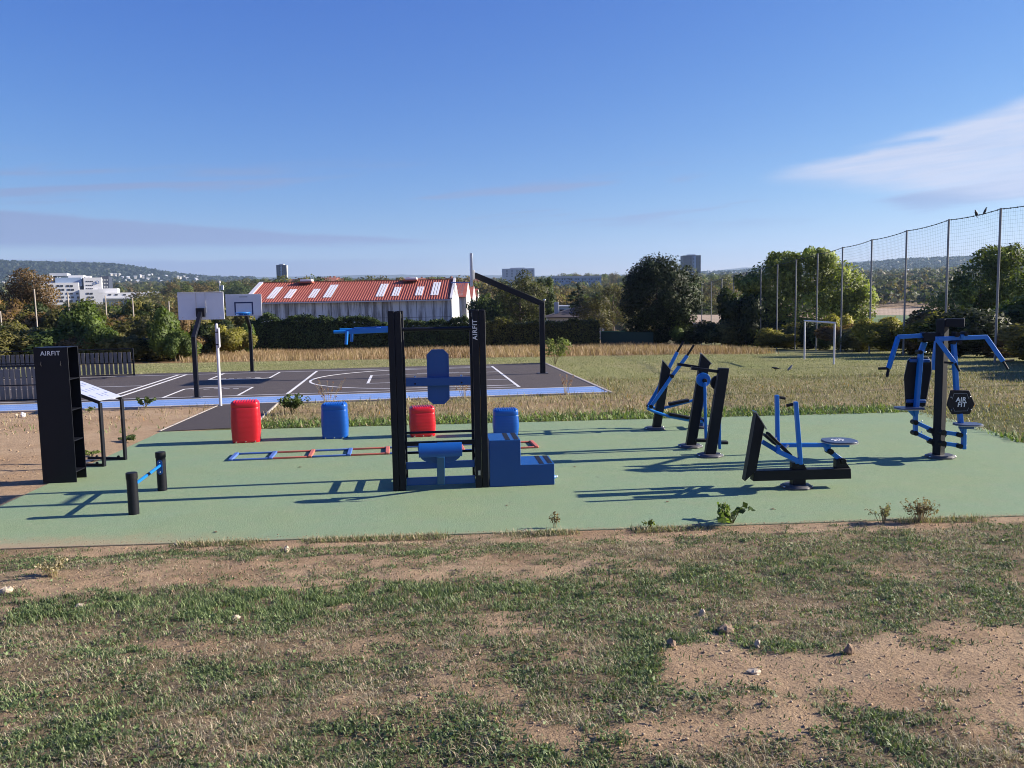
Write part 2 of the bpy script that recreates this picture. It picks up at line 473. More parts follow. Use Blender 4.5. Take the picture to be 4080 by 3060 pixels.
def ground_cols(X, Y):
    soil = np.array([0.455, 0.330, 0.212]); soil2 = np.array([0.34, 0.225, 0.135]); thatch = np.array([0.165, 0.132, 0.082])
    lawn = np.array([0.235, 0.25, 0.098]); lawn2 = np.array([0.28, 0.255, 0.125]); dry = np.array([0.37, 0.275, 0.16])
    wood = np.array([0.05, 0.062, 0.030]); wood2 = np.array([0.085, 0.078, 0.036])
    n1 = fbm(X, Y, 0.35, 4, 5); n2 = fbm(X, Y, 1.6, 4, 6); n3 = fbm(X, Y, 5.0, 3, 8)
    def mx(a, b, t): return a * (1 - t[..., None]) + b * t[..., None]
    S = mx(np.broadcast_to(soil, X.shape + (3,)), soil2, np.clip(n2 * 1.6 - 0.45, 0, 1))
    cov = fg_cover(X, Y)
    near = mx(S, thatch, np.clip(cov * 1.05, 0, 0.85))
    # strip behind the pad
    d = back_zone(X, Y)
    leftdirt = 1 - sstep(X + 0.28 * (Y - 16), -6.4, -5.6)
    st = mx(S, np.broadcast_to(np.array([0.235, 0.215, 0.105]), S.shape), np.clip(0.35 + n2 * 0.9, 0, 1))
    st = mx(st, np.broadcast_to(soil2 * 1.05, S.shape), 0.6 * np.exp(-((d - 3.0) / 0.9) ** 2) * (1 - sstep(X, 2.0, 5.0)))
    st = mx(st, np.broadcast_to(np.array([0.085, 0.105, 0.035]), S.shape), 0.75 * (1 - sstep(d + (n2 - 0.5) * 0.8, 0.3, 1.3)))
    st = mx(st, S, leftdirt)
    L = mx(np.broadcast_to(lawn, S.shape), lawn2, np.clip(n1 * 1.7 - 0.4, 0, 1))
    L = L * (0.82 + 0.36 * n3[..., None])
    rf = sstep(Y + (n1 - 0.5) * 7, 21.5, 27.0)
    back = mx(st, L, rf)
    D = mx(np.broadcast_to(dry, S.shape), np.broadcast_to(np.array([0.24, 0.13, 0.07]), S.shape), np.clip(n1 * 1.4 - 0.3, 0, 1))
    back = mx(back, D, sstep(Y + 0.04 * X, 40.5, 41.5) * (1 - sstep(X - 0.12 * (Y - 41), 11.0, 12.5)))
    out = mx(near, back, sstep(Y, 10, 12))
    # left flank beside the pad
    fl = (1 - sstep(X + 0.17 * (Y - 10.3), -6.6, -6.1)) * (1 - sstep(Y, 19.5, 21)) * sstep(Y, 8.0, 9.0)
    out = mx(out, S, fl)
    # wider land
    Wd = mx(np.broadcast_to(wood, S.shape), wood2, np.clip(fbm(X, Y, 0.02, 4, 50) * 2 - 0.5, 0, 1))
    fieldm = sstep(X / np.maximum(Y, 1), 0.05, 0.1) * np.exp(-((np.hypot(X, Y) - 260) / 80) ** 2)
    Wd = mx(Wd, np.broadcast_to(np.array([0.36, 0.26, 0.17]), S.shape), np.clip(fieldm * 1.3, 0, 1))
    far = np.hypot(X, Y)
    Wd = mx(Wd, np.broadcast_to(np.array([0.026, 0.036, 0.022]), S.shape), sstep(far, 2000, 2200))
    out = mx(out, Wd, sstep(Y, 75, 95))
    return out

def make_ground():
    xs = np.concatenate([-np.geomspace(6500, 9.2, 75), np.arange(-9, 9.01, 0.07), np.geomspace(9.2, 6500, 75)])
    ys = np.concatenate([[-60, -30, -12, -4, 0, 1.5], np.arange(2.2, 9.5, 0.06), np.arange(9.6, 22, 0.25), np.arange(22, 92, 1.0), np.geomspace(93, 5600, 110)])
    X, Y = np.meshgrid(xs, ys)
    Z = terrain(X, Y)
    near = (1 - sstep(Y, 20, 30)) * (1 - sstep(np.abs(X), 20, 30))
    outside = sstep(edge_y(X) - Y, 0.0, 0.3) + sstep(Y, 17.5, 18.5) + (1 - sstep(X + 0.17 * (Y - 10.3), -7.2, -6.6)) * (Y > 8)
    Z = Z + near * np.clip(outside, 0, 1) * ((fbm(X, Y, 2.5, 4, 31) - 0.5) * 0.05 + (fbm(X, Y, 9.0, 3, 33) - 0.5) * 0.028)
    # soil heaped a little against the rim, hollow in the bare patch
    Z = np.where((X > -18) & (X < 2.6) & (Y > 19) & (Y < 34), np.minimum(Z, -0.03), Z)
    col = ground_cols(X, Y)
    ny, nx = X.shape
    idx = np.arange(nx * ny).reshape(ny, nx)
    q = np.stack([idx[:-1, :-1], idx[:-1, 1:], idx[1:, 1:], idx[1:, :-1]], -1).reshape(-1, 4)
    V = np.stack([X, Y, Z], -1).reshape(-1, 3)
    mt, g, b = new_mat('soil and turf')
    at = g.n('ShaderNodeAttribute'); at.attribute_name = 'col'
    tcn = g.n('ShaderNodeTexCoord'); v = tcn.outputs['Object']
    f1 = g.noise(v, 38.0, 5, 0.65); f2 = g.noise(v, 6.0, 5, 0.6); f3 = g.noise(v, 0.012, 6, 0.7)
    k = g.m('ADD', 0.30, g.m('ADD', g.m('MULTIPLY', f1, 0.85), g.m('MULTIPLY', f2, 0.55)))
    cc = g.n('ShaderNodeCombineXYZ')
    for i in range(3): g.put(cc.inputs[i], k)
    colr = g.mix(1.0, at.outputs['Color'], cc.outputs[0], 'MULTIPLY')
    g.put(b.inputs['Base Color'], colr)
    b.inputs['Roughness'].default_value = 0.95; b.inputs['Specular IOR Level'].default_value = 0.1
    bp = g.n('ShaderNodeBump'); bp.inputs['Strength'].default_value = 1.0; bp.inputs['Distance'].default_value = 0.05
    g.put(bp.inputs['Height'], g.m('ADD', g.noise(v, 26.0, 6, 0.7), g.m('MULTIPLY', g.noise(v, 90.0, 3), 0.35)))
    g.put(b.inputs['Normal'], bp.outputs[0])
    o = bpy.data.objects.new('ground', arr_mesh('ground', V, q, col.reshape(-1, 3), smooth=True))
    o.data.materials.append(mt); link(o); o['kind'] = 'structure'
    return o
make_ground()

def fine_z(X, Y):
    Z = terrain(X, Y)
    near = (1 - sstep(Y, 20, 30)) * (1 - sstep(np.abs(X), 20, 30))
    outside = sstep(edge_y(X) - Y, 0.0, 0.3) + sstep(Y, 17.5, 18.5) + (1 - sstep(X + 0.17 * (Y - 10.3), -7.2, -6.6)) * (Y > 8)
    return Z + near * np.clip(outside, 0, 1) * ((fbm(X, Y, 2.5, 4, 31) - 0.5) * 0.05 + (fbm(X, Y, 9.0, 3, 33) - 0.5) * 0.028)
def P2(p): return (p[0], p[1], float(fine_z(np.array(p[0]), np.array(p[1]))))

# ---------------------------------------------------------------- rubber pad
def rubber_mat():
    mt, g, b = new_mat('green rubber granulate')
    tcn = g.n('ShaderNodeTexCoord'); v = tcn.outputs['Object']
    vor = g.n('ShaderNodeTexVoronoi'); g.put(vor.inputs['Vector'], v); vor.inputs['Scale'].default_value = 150.0
    big = g.noise(v, 0.7, 6, 0.6); mid = g.noise(v, 5.0, 5, 0.6)
    gr = g.ramp(vor.outputs['Color'], [(0.0, (0.09, 0.155, 0.09)), (0.35, (0.195, 0.285, 0.17)), (0.75, (0.22, 0.31, 0.19)), (1.0, (0.36, 0.42, 0.30))])
    c = g.mix(g.smooth(big, 0.3, 0.7), gr, g.mix(1.0, gr, (1.10, 1.02, 0.92, 1), 'MULTIPLY'))
    c = g.mix(g.m('MULTIPLY', g.smooth(mid, 0.45, 0.75), 0.22), c, (0.30, 0.29, 0.21, 1))
    # trodden-in soil along the rim that faces the path of the walkers
    sp = g.n('ShaderNodeSeparateXYZ'); g.put(sp.inputs[0], v)
    ed = g.m('SUBTRACT', sp.outputs[1], g.m('ADD', 8.44, g.m('MULTIPLY', g.m('ADD', sp.outputs[0], 5.29), 0.0533)))
    dx = g.m('SUBTRACT', 1.0, g.smooth(sp.outputs[0], -5.2, -2.2))
    sm = g.m('MULTIPLY', g.m('SUBTRACT', 1.0, g.smooth(g.m('ADD', ed, g.m('MULTIPLY', g.m('SUBTRACT', mid, 0.5), 0.8)), 0.0, 0.55)), dx)
    c = g.mix(g.m('MULTIPLY', sm, 0.75), c, (0.38, 0.27, 0.17, 1))
    rim = g.m('MULTIPLY', g.m('SUBTRACT', 1.0, g.smooth(g.m('ADD', ed, g.m('MULTIPLY', g.m('SUBTRACT', mid, 0.5), 0.3)), 0.0, 0.10)), 0.35)
    c = g.mix(rim, c, (0.33, 0.25, 0.16, 1))
    mot = g.m('ADD', 0.84, g.m('ADD', g.m('MULTIPLY', g.noise(v, 45.0, 3, 0.7), 0.20), g.m('MULTIPLY', g.noise(v, 1.9, 6, 0.68), 0.14)))
    mc = g.n('ShaderNodeCombineXYZ')
    for i in range(3): g.put(mc.inputs[i], mot)
    c = g.mix(1.0, c, mc.outputs[0], 'MULTIPLY')
    spot = g.smooth(g.noise(v, 7.5, 2, 0.5), 0.70, 0.76)
    c = g.mix(g.m('MULTIPLY', spot, 0.35), c, (0.12, 0.13, 0.09, 1))
    g.put(b.inputs['Base Color'], c)
    b.inputs['Roughness'].default_value = 0.9; b.inputs['Specular IOR Level'].default_value = 0.2
    bp = g.n('ShaderNodeBump'); bp.inputs['Strength'].default_value = 0.5; bp.inputs['Distance'].default_value = 0.006
    g.put(bp.inputs['Height'], vor.outputs['Distance']); g.put(b.inputs['Normal'], bp.outputs[0])
    return mt
fr = [G(3660, 1640, 0.0), G(3800, 1672, 0.0), G(3950, 1716, 0.0), G(4080, 1765, 0.0)]
edge = [(-6.4, edge_y(-6.4) - 0.0, 0.0)]
pad = [(-6.9, 8.36, 0), (9.6, 9.24, 0), (9.5, 11.0, 0), (fr[3][0] + 0.1, fr[3][1] - 0.2, 0)] + [(p[0], p[1], 0) for p in fr[::-1]] + [G(640, 1720, 0.0), G(0, 2015, 0.0), (-7.3, 9.2, 0)]
solo('fitness_pad', MB().prism(pad, (0, 0, -0.05)), rubber_mat(), 'green rubber safety surface under the fitness equipment', None, bevel=0.008, kind='structure')

# ---------------------------------------------------------------- asphalt court, lanes and path
def asphalt_mat(name, col, sc=130.0):
    mt, g, b = new_mat(name)
    tcn = g.n('ShaderNodeTexCoord'); v = tcn.outputs['Object']
    vor = g.n('ShaderNodeTexVoronoi'); g.put(vor.inputs['Vector'], v); vor.inputs['Scale'].default_value = sc
    big = g.noise(v, 0.4, 6, 0.6); mid = g.noise(v, 3.0, 5, 0.65)
    lo = tuple(c * 0.72 for c in col); hi = tuple(c * 1.35 for c in col)
    c = g.ramp(vor.outputs['Color'], [(0, lo), (0.6, col), (1, hi)])
    kk = g.m('ADD', 0.72, g.m('ADD', g.m('MULTIPLY', big, 0.3), g.m('MULTIPLY', mid, 0.28)))
    cc = g.n('ShaderNodeCombineXYZ')
    for i in range(3): g.put(cc.inputs[i], kk)
    c = g.mix(1.0, c, cc.outputs[0], 'MULTIPLY')
    c = g.mix(g.m('MULTIPLY', g.smooth(g.noise(v, 1.1, 7, 0.7), 0.56, 0.8), 0.35), c, (0.20, 0.16, 0.12, 1))
    g.put(b.inputs['Base Color'], c); b.inputs['Roughness'].default_value = 0.85; b.inputs['Specular IOR Level'].default_value = 0.3
    bp = g.n('ShaderNodeBump'); bp.inputs['Strength'].default_value = 0.5; bp.inputs['Distance'].default_value = 0.008
    g.put(bp.inputs['Height'], vor.outputs['Distance']); g.put(b.inputs['Normal'], bp.outputs[0])
    return mt
ASPH = asphalt_mat('worn asphalt', (0.082, 0.069, 0.066))
LANE = asphalt_mat('blue lane paint', (0.165, 0.285, 0.57))
LINE = paint('court line paint', (0.66, 0.66, 0.66), 0.7, var=0.14, scale=2.5, bump=0.1, bscale=60, dirt=0.25)
LANEL = paint('pale lane stripe', (0.42, 0.54, 0.78), 0.7, var=0.12, scale=2.5, bump=0, dirt=0.12)

court = solo('court', MB().prism([CF(-24, 1.55), CF(0, 1.55), CF(0, 10.75), CF(-24, 10.75)], (0, 0, -0.12)), ASPH, 'grey asphalt ball court with white lines', None, kind='structure')
lanes = solo('running_lane', MB().prism([CF(-24, 0.06), CF(0, 0.06), CF(0, 1.546), CF(-24, 1.546)], (0, 0, -0.12)), LANE, 'light blue running lanes along the near side of the court', None, kind='structure')
for y0, y1, mt in ((0.10, 0.15, LANEL), (0.52, 0.56, LANEL), (0.98, 1.02, LANEL), (1.46, 1.53, LINE)):
    part('lane_line', MB().prism([CF(-24, y0, 0.004), CF(-0.02, y0, 0.004), CF(-0.02, y1, 0.004), CF(-24, y1, 0.004)], (0, 0, -0.003)), mt, lanes)
for k in range(24):
    part('kerb_stone', MB().prism([CF(-k - 0.995, -0.06, 0.012), CF(-k - 0.005, -0.06, 0.012), CF(-k - 0.005, 0.055, 0.012), CF(-k - 0.995, 0.055, 0.012)], (0, 0, -0.14)), CONC, lanes, bevel=0.006)
for k in range(11):
    part('kerb_stone', MB().prism([CF(0.004, -0.06 + k * 0.99, 0.012), CF(0.10, -0.06 + k * 0.99, 0.012), CF(0.10, 0.92 + k * 0.99, 0.012), CF(0.004, 0.92 + k * 0.99, 0.012)], (0, 0, -0.14)), CONC, court, bevel=0.006)

def strip(pts, wd, name='court_line'):
    """flat painted strip along a line of court coordinates"""
    pts = [np.array(p, float) for p in pts]; L = []; R = []
    for i, p in enumerate(pts):
        a = pts[min(i + 1, len(pts) - 1)] - pts[max(i - 1, 0)]
        a = a / np.linalg.norm(a); n = np.array([-a[1], a[0]]) * wd / 2
        L.append(p + n); R.append(p - n)
    mb = MB(); n = len(pts); vs = []; fs = []
    for z in (0.005, 0.001):
        vs += [CF(q[0], q[1], z) for q in L] + [CF(q[0], q[1], z) for q in R]
    for i in range(n - 1):
        fs.append((i, n + i, n + i + 1, i + 1))
        fs.append((2 * n + i, i, i + 1, 2 * n + i + 1)); fs.append((n + i, 3 * n + i, 3 * n + i + 1, n + i + 1))
    fs.append((0, 2 * n, 3 * n, n)); fs.append((n - 1, 2 * n - 1, 4 * n - 1, 3 * n - 1))
    mb.add(vs, fs)
    return part(name, mb, LINE, court)
X0, X1, Y0, Y1 = -20.2, -2.1, 2.0, 9.75
strip([(-23, Y0), (X1, Y0)], 0.06)
strip([(-23, Y1), (X1, Y1)], 0.06)
strip([(X1, Y0 - 0.03), (X1, Y1 + 0.03)], 0.08)
strip([(-8.50, Y0 + 0.04), (-8.50, Y1 - 0.04)], 0.08)
strip([(-13.34, Y0 + 0.04), (-13.34, Y1 - 0.04)], 0.08)
strip([(-13.07, Y0 + 0.04), (-13.07, Y1 - 0.04)], 0.08)
strip([(X1 - 0.05, 4.40), (-6.43, 4.40)], 0.05)
strip([(X1 - 0.05, 7.22), (-6.43, 7.22)], 0.05)
strip([(-6.43, 4.37), (-6.43, 7.25)], 0.08)
cx, cy, rr = -4.95, 5.95, 3.35
arc = [(X1 - 0.05, cy - rr)] + [(cx + rr * math.cos(a), cy + rr * math.sin(a)) for a in np.linspace(1.5 * PI, 0.5 * PI, 37)] + [(X1 - 0.05, cy + rr)]
strip(arc, 0.075)
for x in (-5.9, -4.9, -3.9):                       # rebound marks beside the key
    strip([(x, 7.5), (x + 0.45, 7.5)], 0.05)
for sgn, yb, yk in ((1, Y0 + 0.04, 4.28), (-1, Y1 - 0.04, 7.38)):
    top = [(-11.77 + 1.96 * t, yk + sgn * (0.26 * (1 - (2 * t - 1) ** 2))) for t in np.linspace(0, 1, 13)]
    strip([(-11.77, yb)] + [(-11.77, yk)], 0.06)
    strip([(-9.81, yb)] + [(-9.81, yk)], 0.06)
    strip(top, 0.08)
    for t in (0.1, 0.27, 0.44, 0.61, 0.78):
        q = lambda u: (-11.62 + 1.66 * u, yk - sgn * (0.42 - 0.25 * (1 - (2 * u - 1) ** 2)))
        strip([q(t), q(t + 0.05), q(t + 0.1)], 0.05)
strip([(-23, 5.76), (-13.42, 5.80)], 0.06)

pa, pb, pc, pd = G(640, 1718, 0), G(1000, 1701, 0), G(1105, 1604, 0), G(872, 1616, 0)
pth = solo('path', MB().prism([(p[0], p[1], 0.002) for p in (pa, pb, pc, pd)], (0, 0, -0.06)), asphalt_mat('path asphalt', (0.066, 0.056, 0.055)), 'dark asphalt path from the green pad to the court', None, kind='structure')
for a, b in ((pa, pd), (pb, pc)):
    A = np.array(a[:2]); B = np.array(b[:2]); nrm = np.array([-(B - A)[1], (B - A)[0]]) / np.linalg.norm(B - A) * (0.042 if a is pa else -0.042)
    for k in range(5):
        u, v = A + (B - A) * (k / 5 + 0.004), A + (B - A) * ((k + 1) / 5 - 0.004)
        part('edging_stone', MB().prism([(*u, 0.012), (*v, 0.012), (*(v + nrm), 0.012), (*(u + nrm), 0.012)], (0, 0, -0.1)), CONC, pth, bevel=0.006)

# ================================================================ GRASS
GRASS = leaf_mat('grass blades', 0.55, 0.25, 0.3)
def blades(name, X, Y, Z, L, Wd, lean, cols, kind_label, mt=GRASS, seed=1, curl=0.5):
    """one mesh of bent three-triangle blades"""
    r = np.random.default_rng(seed); n = len(X)
    az = r.uniform(0, 2 * PI, n); ln = np.clip(lean * r.uniform(0.3, 1.6, n), 0, 1.45)
    dx, dy = np.cos(az), np.sin(az); sx, sy = -dy, dx
    h1 = L * 0.5; c1 = np.sin(ln * (1 - curl * 0.5)); k1 = np.cos(ln * (1 - curl * 0.5))
    c2 = np.sin(np.minimum(ln * (1 + curl), 1.6)); k2 = np.cos(np.minimum(ln * (1 + curl), 1.6))
    mxp = np.stack([X + dx * h1 * c1, Y + dy * h1 * c1, Z + h1 * k1], -1)
    tip = mxp + np.stack([dx * h1 * c2, dy * h1 * c2, h1 * np.maximum(k2, 0.03)], -1)
    base = np.stack([X, Y, Z - 0.006], -1); sd = np.stack([sx, sy, 0 * sx], -1) * (Wd / 2)[:, None]
    V = np.stack([base - sd, base + sd, mxp - sd * 0.8, mxp + sd * 0.8, tip], 1).reshape(-1, 3)
    i = (np.arange(n) * 5)[:, None]
    Fc = np.stack([i + [0, 1, 3], i + [0, 3, 2], i + [2, 3, 4]], 1).reshape(-1, 3)
    c = np.repeat(cols, 5, axis=0)
    o = bpy.data.objects.new(name, arr_mesh(name, V, Fc, c)); o.data.materials.append(mt); link(o)
    o['kind'] = 'stuff'; o['label'] = kind_label
    return o
def mixcol(a, b, t): return np.asarray(a)[None] * (1 - t[:, None]) + np.asarray(b)[None] * t[:, None]

def fg_grass():
    N = 800000
    Y = 2.7 + (9.2 - 2.7) * rng.random(N) ** 1.05
    uX = rng.random(N) * 2 - 1
    X = uX * (0.66 * Y + 1.0) + np.sign(uX) * np.maximum(np.abs(uX) - 0.75, 0) * 4 * 2.6      # thins out beside the view
    keep = Y < edge_y(X) - 0.02
    X, Y = X[keep], Y[keep]
    # gather into tufts
    tx = fbm(X, Y, 9.0, 2, 77)
    cov = fg_cover(X, Y)
    p = np.clip(cov * 1.35 - 0.12, 0.035, 1) * (0.30 + 1.4 * sstep(tx, 0.35, 0.62)) * 0.62
    k = rng.random(len(X)) < p
    X, Y, cov = X[k], Y[k], cov[k]
    n = len(X); lu = lush(X, Y)
    Z = fine_z(X, Y)
    dryp = np.clip(0.50 - lu * 0.42 + (fbm(X, Y, 2.4, 3, 61) - 0.5) * 1.7, 0.05, 0.85)
    dry = rng.random(n) < dryp
    L = np.where(dry, rng.uniform(0.022, 0.060, n), rng.uniform(0.016, 0.042, n) * (0.75 + 0.85 * lu))
    Wd = np.where(dry, rng.uniform(0.002, 0.0038, n), rng.uniform(0.0042, 0.0085, n))
    lean = np.where(dry, 1.5, 1.22 - 0.45 * lu)
    gcol = mixcol((0.055, 0.092, 0.032), (0.26, 0.325, 0.14), rng.random(n) ** 1.6)
    dcol = mixcol((0.20, 0.145, 0.085), (0.66, 0.57, 0.41), rng.random(n) ** 1.3)
    gcol = gcol * (0.75 + 0.5 * fbm(X, Y, 1.1, 3, 90))[:, None]
    cols = np.where(dry[:, None], dcol, gcol)
    blades('lawn_grass', X, Y, Z, L, Wd, lean, cols, 'short patchy green and dried grass on the near slope', seed=3)
fg_grass()

def scatter_blades(name, label, N, xr, yr, fn, seed):
    r = np.random.default_rng(seed)
    X = r.uniform(*xr, N); Y = r.uniform(*yr, N)
    keep, L, Wd, lean, cols = fn(X, Y, r)
    X, Y, L, Wd, lean, cols = X[keep], Y[keep], L[keep], Wd[keep], lean[keep], cols[keep]
    return blades(name, X, Y, fine_z(X, Y), L, Wd, lean, cols, label, seed=seed + 1)
def in_court(X, Y, mrg=0.0):
    dx = X - CO[0]; dy = Y - CO[1]
    a = dx * CEX[0] + dy * CEX[1]; b = dx * CEY[0] + dy * CEY[1]
    return (a < 0.12 + mrg) & (b > -0.1 - mrg) & (b < 10.8 + mrg)
def in_path(X, Y):
    x0 = pa[0] + (pd[0] - pa[0]) * (Y - pa[1]) / (pd[1] - pa[1]); x1 = pb[0] + (pc[0] - pb[0]) * (Y - pb[1]) / (pc[1] - pb[1])
    return (X > x0 - 0.08) & (X < x1 + 0.08) & (Y > 15) & (Y < 21.2)

def strip_weeds(X, Y, r):
    d = back_zone(X, Y); n = len(X)
    # beyond the pad's clipped right corner the strip comes nearer
    dr = np.where(X > 8.2, Y - (13.4 + (8.3 - X) * 1.4), d)
    d = np.where(X > 8.2, np.maximum(d, dr), d)
    nz = fbm(X, Y, 1.1, 4, 15); nz2 = fbm(X, Y, 3.0, 3, 16)
    fringe = 1 - sstep(d + (nz2 - 0.5) * 1.0, 0.6, 1.7)
    right = sstep(X, 1.5, 4.5)
    p = np.clip(0.3 + 0.9 * fringe + 0.5 * (nz - 0.4) + 0.35 * right, 0, 1) * (0.3 + 1.1 * nz2)
    leftdirt = X + 0.28 * (Y - 16) < -6.0
    keep = (d > 0.03) & ~in_court(X, Y) & ~in_path(X, Y) & (r.random(n) < np.where(leftdirt, 0.10 * nz2, p))
    L = np.where(fringe > 0.5, r.uniform(0.06, 0.17, n), r.uniform(0.04, 0.12, n) * (0.6 + 0.8 * nz) * (1 + 0.5 * (X < 3)))
    Wd = np.where(fringe > 0.5, r.uniform(0.014, 0.034, n), r.uniform(0.008, 0.018, n))
    g = mixcol((0.10, 0.155, 0.045), (0.24, 0.32, 0.09), r.random(n))
    br = mixcol((0.18, 0.125, 0.065), (0.50, 0.42, 0.26), r.random(n))
    ol = mixcol((0.11, 0.125, 0.045), (0.30, 0.30, 0.14), r.random(n))
    t = r.random(n)
    brp = 0.40 + 0.35 * (1 - sstep(X, 1.0, 4.5))
    c = np.where((t < fringe * 0.95)[:, None], g, np.where((r.random(n) < brp)[:, None], br, ol))
    yl = r.random(n) < 0.012
    c = np.where((yl & (fringe < 0.3))[:, None], np.array([0.55, 0.28, 0.04])[None], c)
    return keep, L, Wd, np.full(n, 0.95), c
scatter_blades('strip_grass', 'green fringe and dry weeds growing between the pad and the court', 170000, (-14, 16), (12.5, 25.5), strip_weeds, 101)
def field(X, Y, r):
    n = len(X); nz = fbm(X, Y, 0.5, 4, 25); nz2 = fbm(X, Y, 2.0, 3, 26)
    keep = ~in_court(X, Y) & (r.random(n) < 0.35 + 0.9 * nz2 * (0.6 + sstep(-Y, -30, -22)))
    L = r.uniform(0.025, 0.06, n) * (1 + 0.5 * (1 - sstep(Y, 24, 29))); Wd = r.uniform(0.009, 0.020, n)
    c = mixcol((0.16, 0.18, 0.08), (0.35, 0.345, 0.185), np.clip(r.random(n) * 0.7 + nz * 0.5 - 0.1, 0, 1))
    return keep, L, Wd, np.full(n, 0.85), c
scatter_blades('field_grass', 'pale mown grass of the playing field', 120000, (-18, 18), (25, 41.5), field, 111)
def dry(X, Y, r):
    n = len(X); nz = fbm(X, Y, 0.35, 4, 35); nz2 = fbm(X, Y, 1.2, 3, 36)
    keep = (Y + 0.04 * X > 41.0) & (X - 0.12 * (Y - 41) < 12 + 2.0 * nz2) & (r.random(n) < 0.35 + 0.8 * nz2)
    keep &= (X > -0.42 * Y + 2 * nz2)
    L = r.uniform(0.10, 0.42, n) * (0.6 + 0.7 * nz); Wd = r.uniform(0.012, 0.03, n)
    c = mixcol((0.19, 0.115, 0.065), (0.43, 0.32, 0.19), np.clip(r.random(n) * 0.8 + (nz - 0.5) * 1.3 + 0.1, 0, 1))
    return keep, L, Wd, np.full(n, 0.3), c
scatter_blades('dry_grass', 'tall dry golden grass band in front of the hedge', 85000, (-28, 14), (40.5, 60), dry, 121)

# ================================================================ FITNESS EQUIPMENT
def Lz(px_y, Y, px_x):            # height seen at a pixel row at depth Y
    return W(px_x, px_y, Y)[2]

# ---------------------------------------------------------------- shelf cabinet on the left
cab = thing('shelf_cabinet', 'tall black open-sided shelf cabinet with white lettering and two hooks', 'cabinet', (-6.39, 11.66, 0), rad(5.0))
CW, CD, CH, ct = 0.455, 0.335, 1.90, 0.006
part('front_panel', MB().box((0, 0, CH / 2), (CW, ct * 2, CH)), BLACK, cab, 0.002)
part('back_panel', MB().box((0, CD, CH / 2), (CW, ct * 2, CH)), BLACK, cab, 0.002)
part('side_panel', MB().box((-CW / 2 + ct, CD / 2, CH / 2), (ct * 2, CD - 2.2 * ct, CH)), BLACK, cab, 0.002)
part('top', MB().box((0, CD / 2, CH + 0.004), (CW + 0.004, CD + 0.014, 0.008)), BLACK, cab, 0.002)
part('divider', MB().box((0.06, CD / 2, CH / 2), (0.008, CD - 0.016, CH - 0.02)), BLACK, cab)
for z in (0.145, 0.585, 1.02, 1.455):
    part('shelf', MB().box((0.142, CD / 2, z), (0.155, CD - 0.016, 0.012)), BLACK, cab, 0.001)
for x in (-0.135, 0.125):
    h = part('hook', MB().path([(x, -0.008, 1.715), (x + 0.004, -0.03, 1.70), (x + 0.010, -0.048, 1.672), (x + 0.016, -0.045, 1.652)], 0.006, 8), BLACKM, cab)
tm = Matrix.Translation((-0.005, -0.0085, 1.825)) @ Matrix.Rotation(rad(90), 4, 'X')
text_mesh('AIRFIT', 0.085, WHITE, 'lettering', cab, tm, 0.001, 0.0012, 0.0, 1.10)

# ---------------------------------------------------------------- information stand behind the cabinet
st = thing('information_stand', 'black framed lectern with white printed board behind the shelf cabinet', 'information stand', (-6.29, 13.1, 0), rad(-9.0))
for y, nm in ((-0.27, 1), (0.27, 2)):
    f = MB()
    f.beam((0, y, 0.0), (0, y, 0.985), 0.06, 0.035, (1, 0, 0))
    part('leg', f, BLACK, st, 0.004)
    part('runner', MB().beam((-0.66, y, 0.022), (-0.0315, y, 0.022), 0.035, 0.04), BLACK, st, 0.004)
    part('rail', MB().beam((-0.70, y, 1.245), (-0.002, y, 0.995), 0.036, 0.055), BLACK, st, 0.004)
    for x in (-0.12, -0.5):
        part('anchor', MB().sphere((x, y, 0.048), 0.024, 8, 5), BLACKM, st)
part('foot_plate', MB().box((-0.56, 0, 0.006), (0.16, 0.46, 0.008)), GREYPL, st, 0.002)
def board_mat():
    mt, g, b = new_mat('printed information board')
    tcn = g.n('ShaderNodeTexCoord'); v = tcn.outputs['Object']
    sp = g.n('ShaderNodeSeparateXYZ'); g.put(sp.inputs[0], v)
    c = g.mix(g.noise(v, 3), (0.40, 0.44, 0.54, 1), (0.47, 0.50, 0.60, 1))
    g.put(b.inputs['Base Color'], c); b.inputs['Roughness'].default_value = 0.25
    return mt
bd = MB().beam((-0.70, 0, 1.274), (-0.004, 0, 1.0245), 0.575, 0.008)
bo = part('board', bd, board_mat(), st, 0.002)
PRN = paint('printed blue ink', (0.17, 0.21, 0.36), 0.4, bump=0)
def onb(x, y): return (x, y, 1.0245 + (-0.004 - x) * 0.358 + 0.0052)
rr_ = random.Random(3)
for k in range(15):
    x = -0.64 + 0.6 * (k // 5) / 3 + rr_.uniform(0, 0.03)
    y = -0.22 + 0.1 * (k % 5)
    if k in (5, 11): continue
    a = onb(x, y); b2 = onb(x + rr_.uniform(0.03, 0.13), y)
    part('print_block', MB().beam(a, b2, rr_.uniform(0.012, 0.035), 0.0016), PRN, bo)

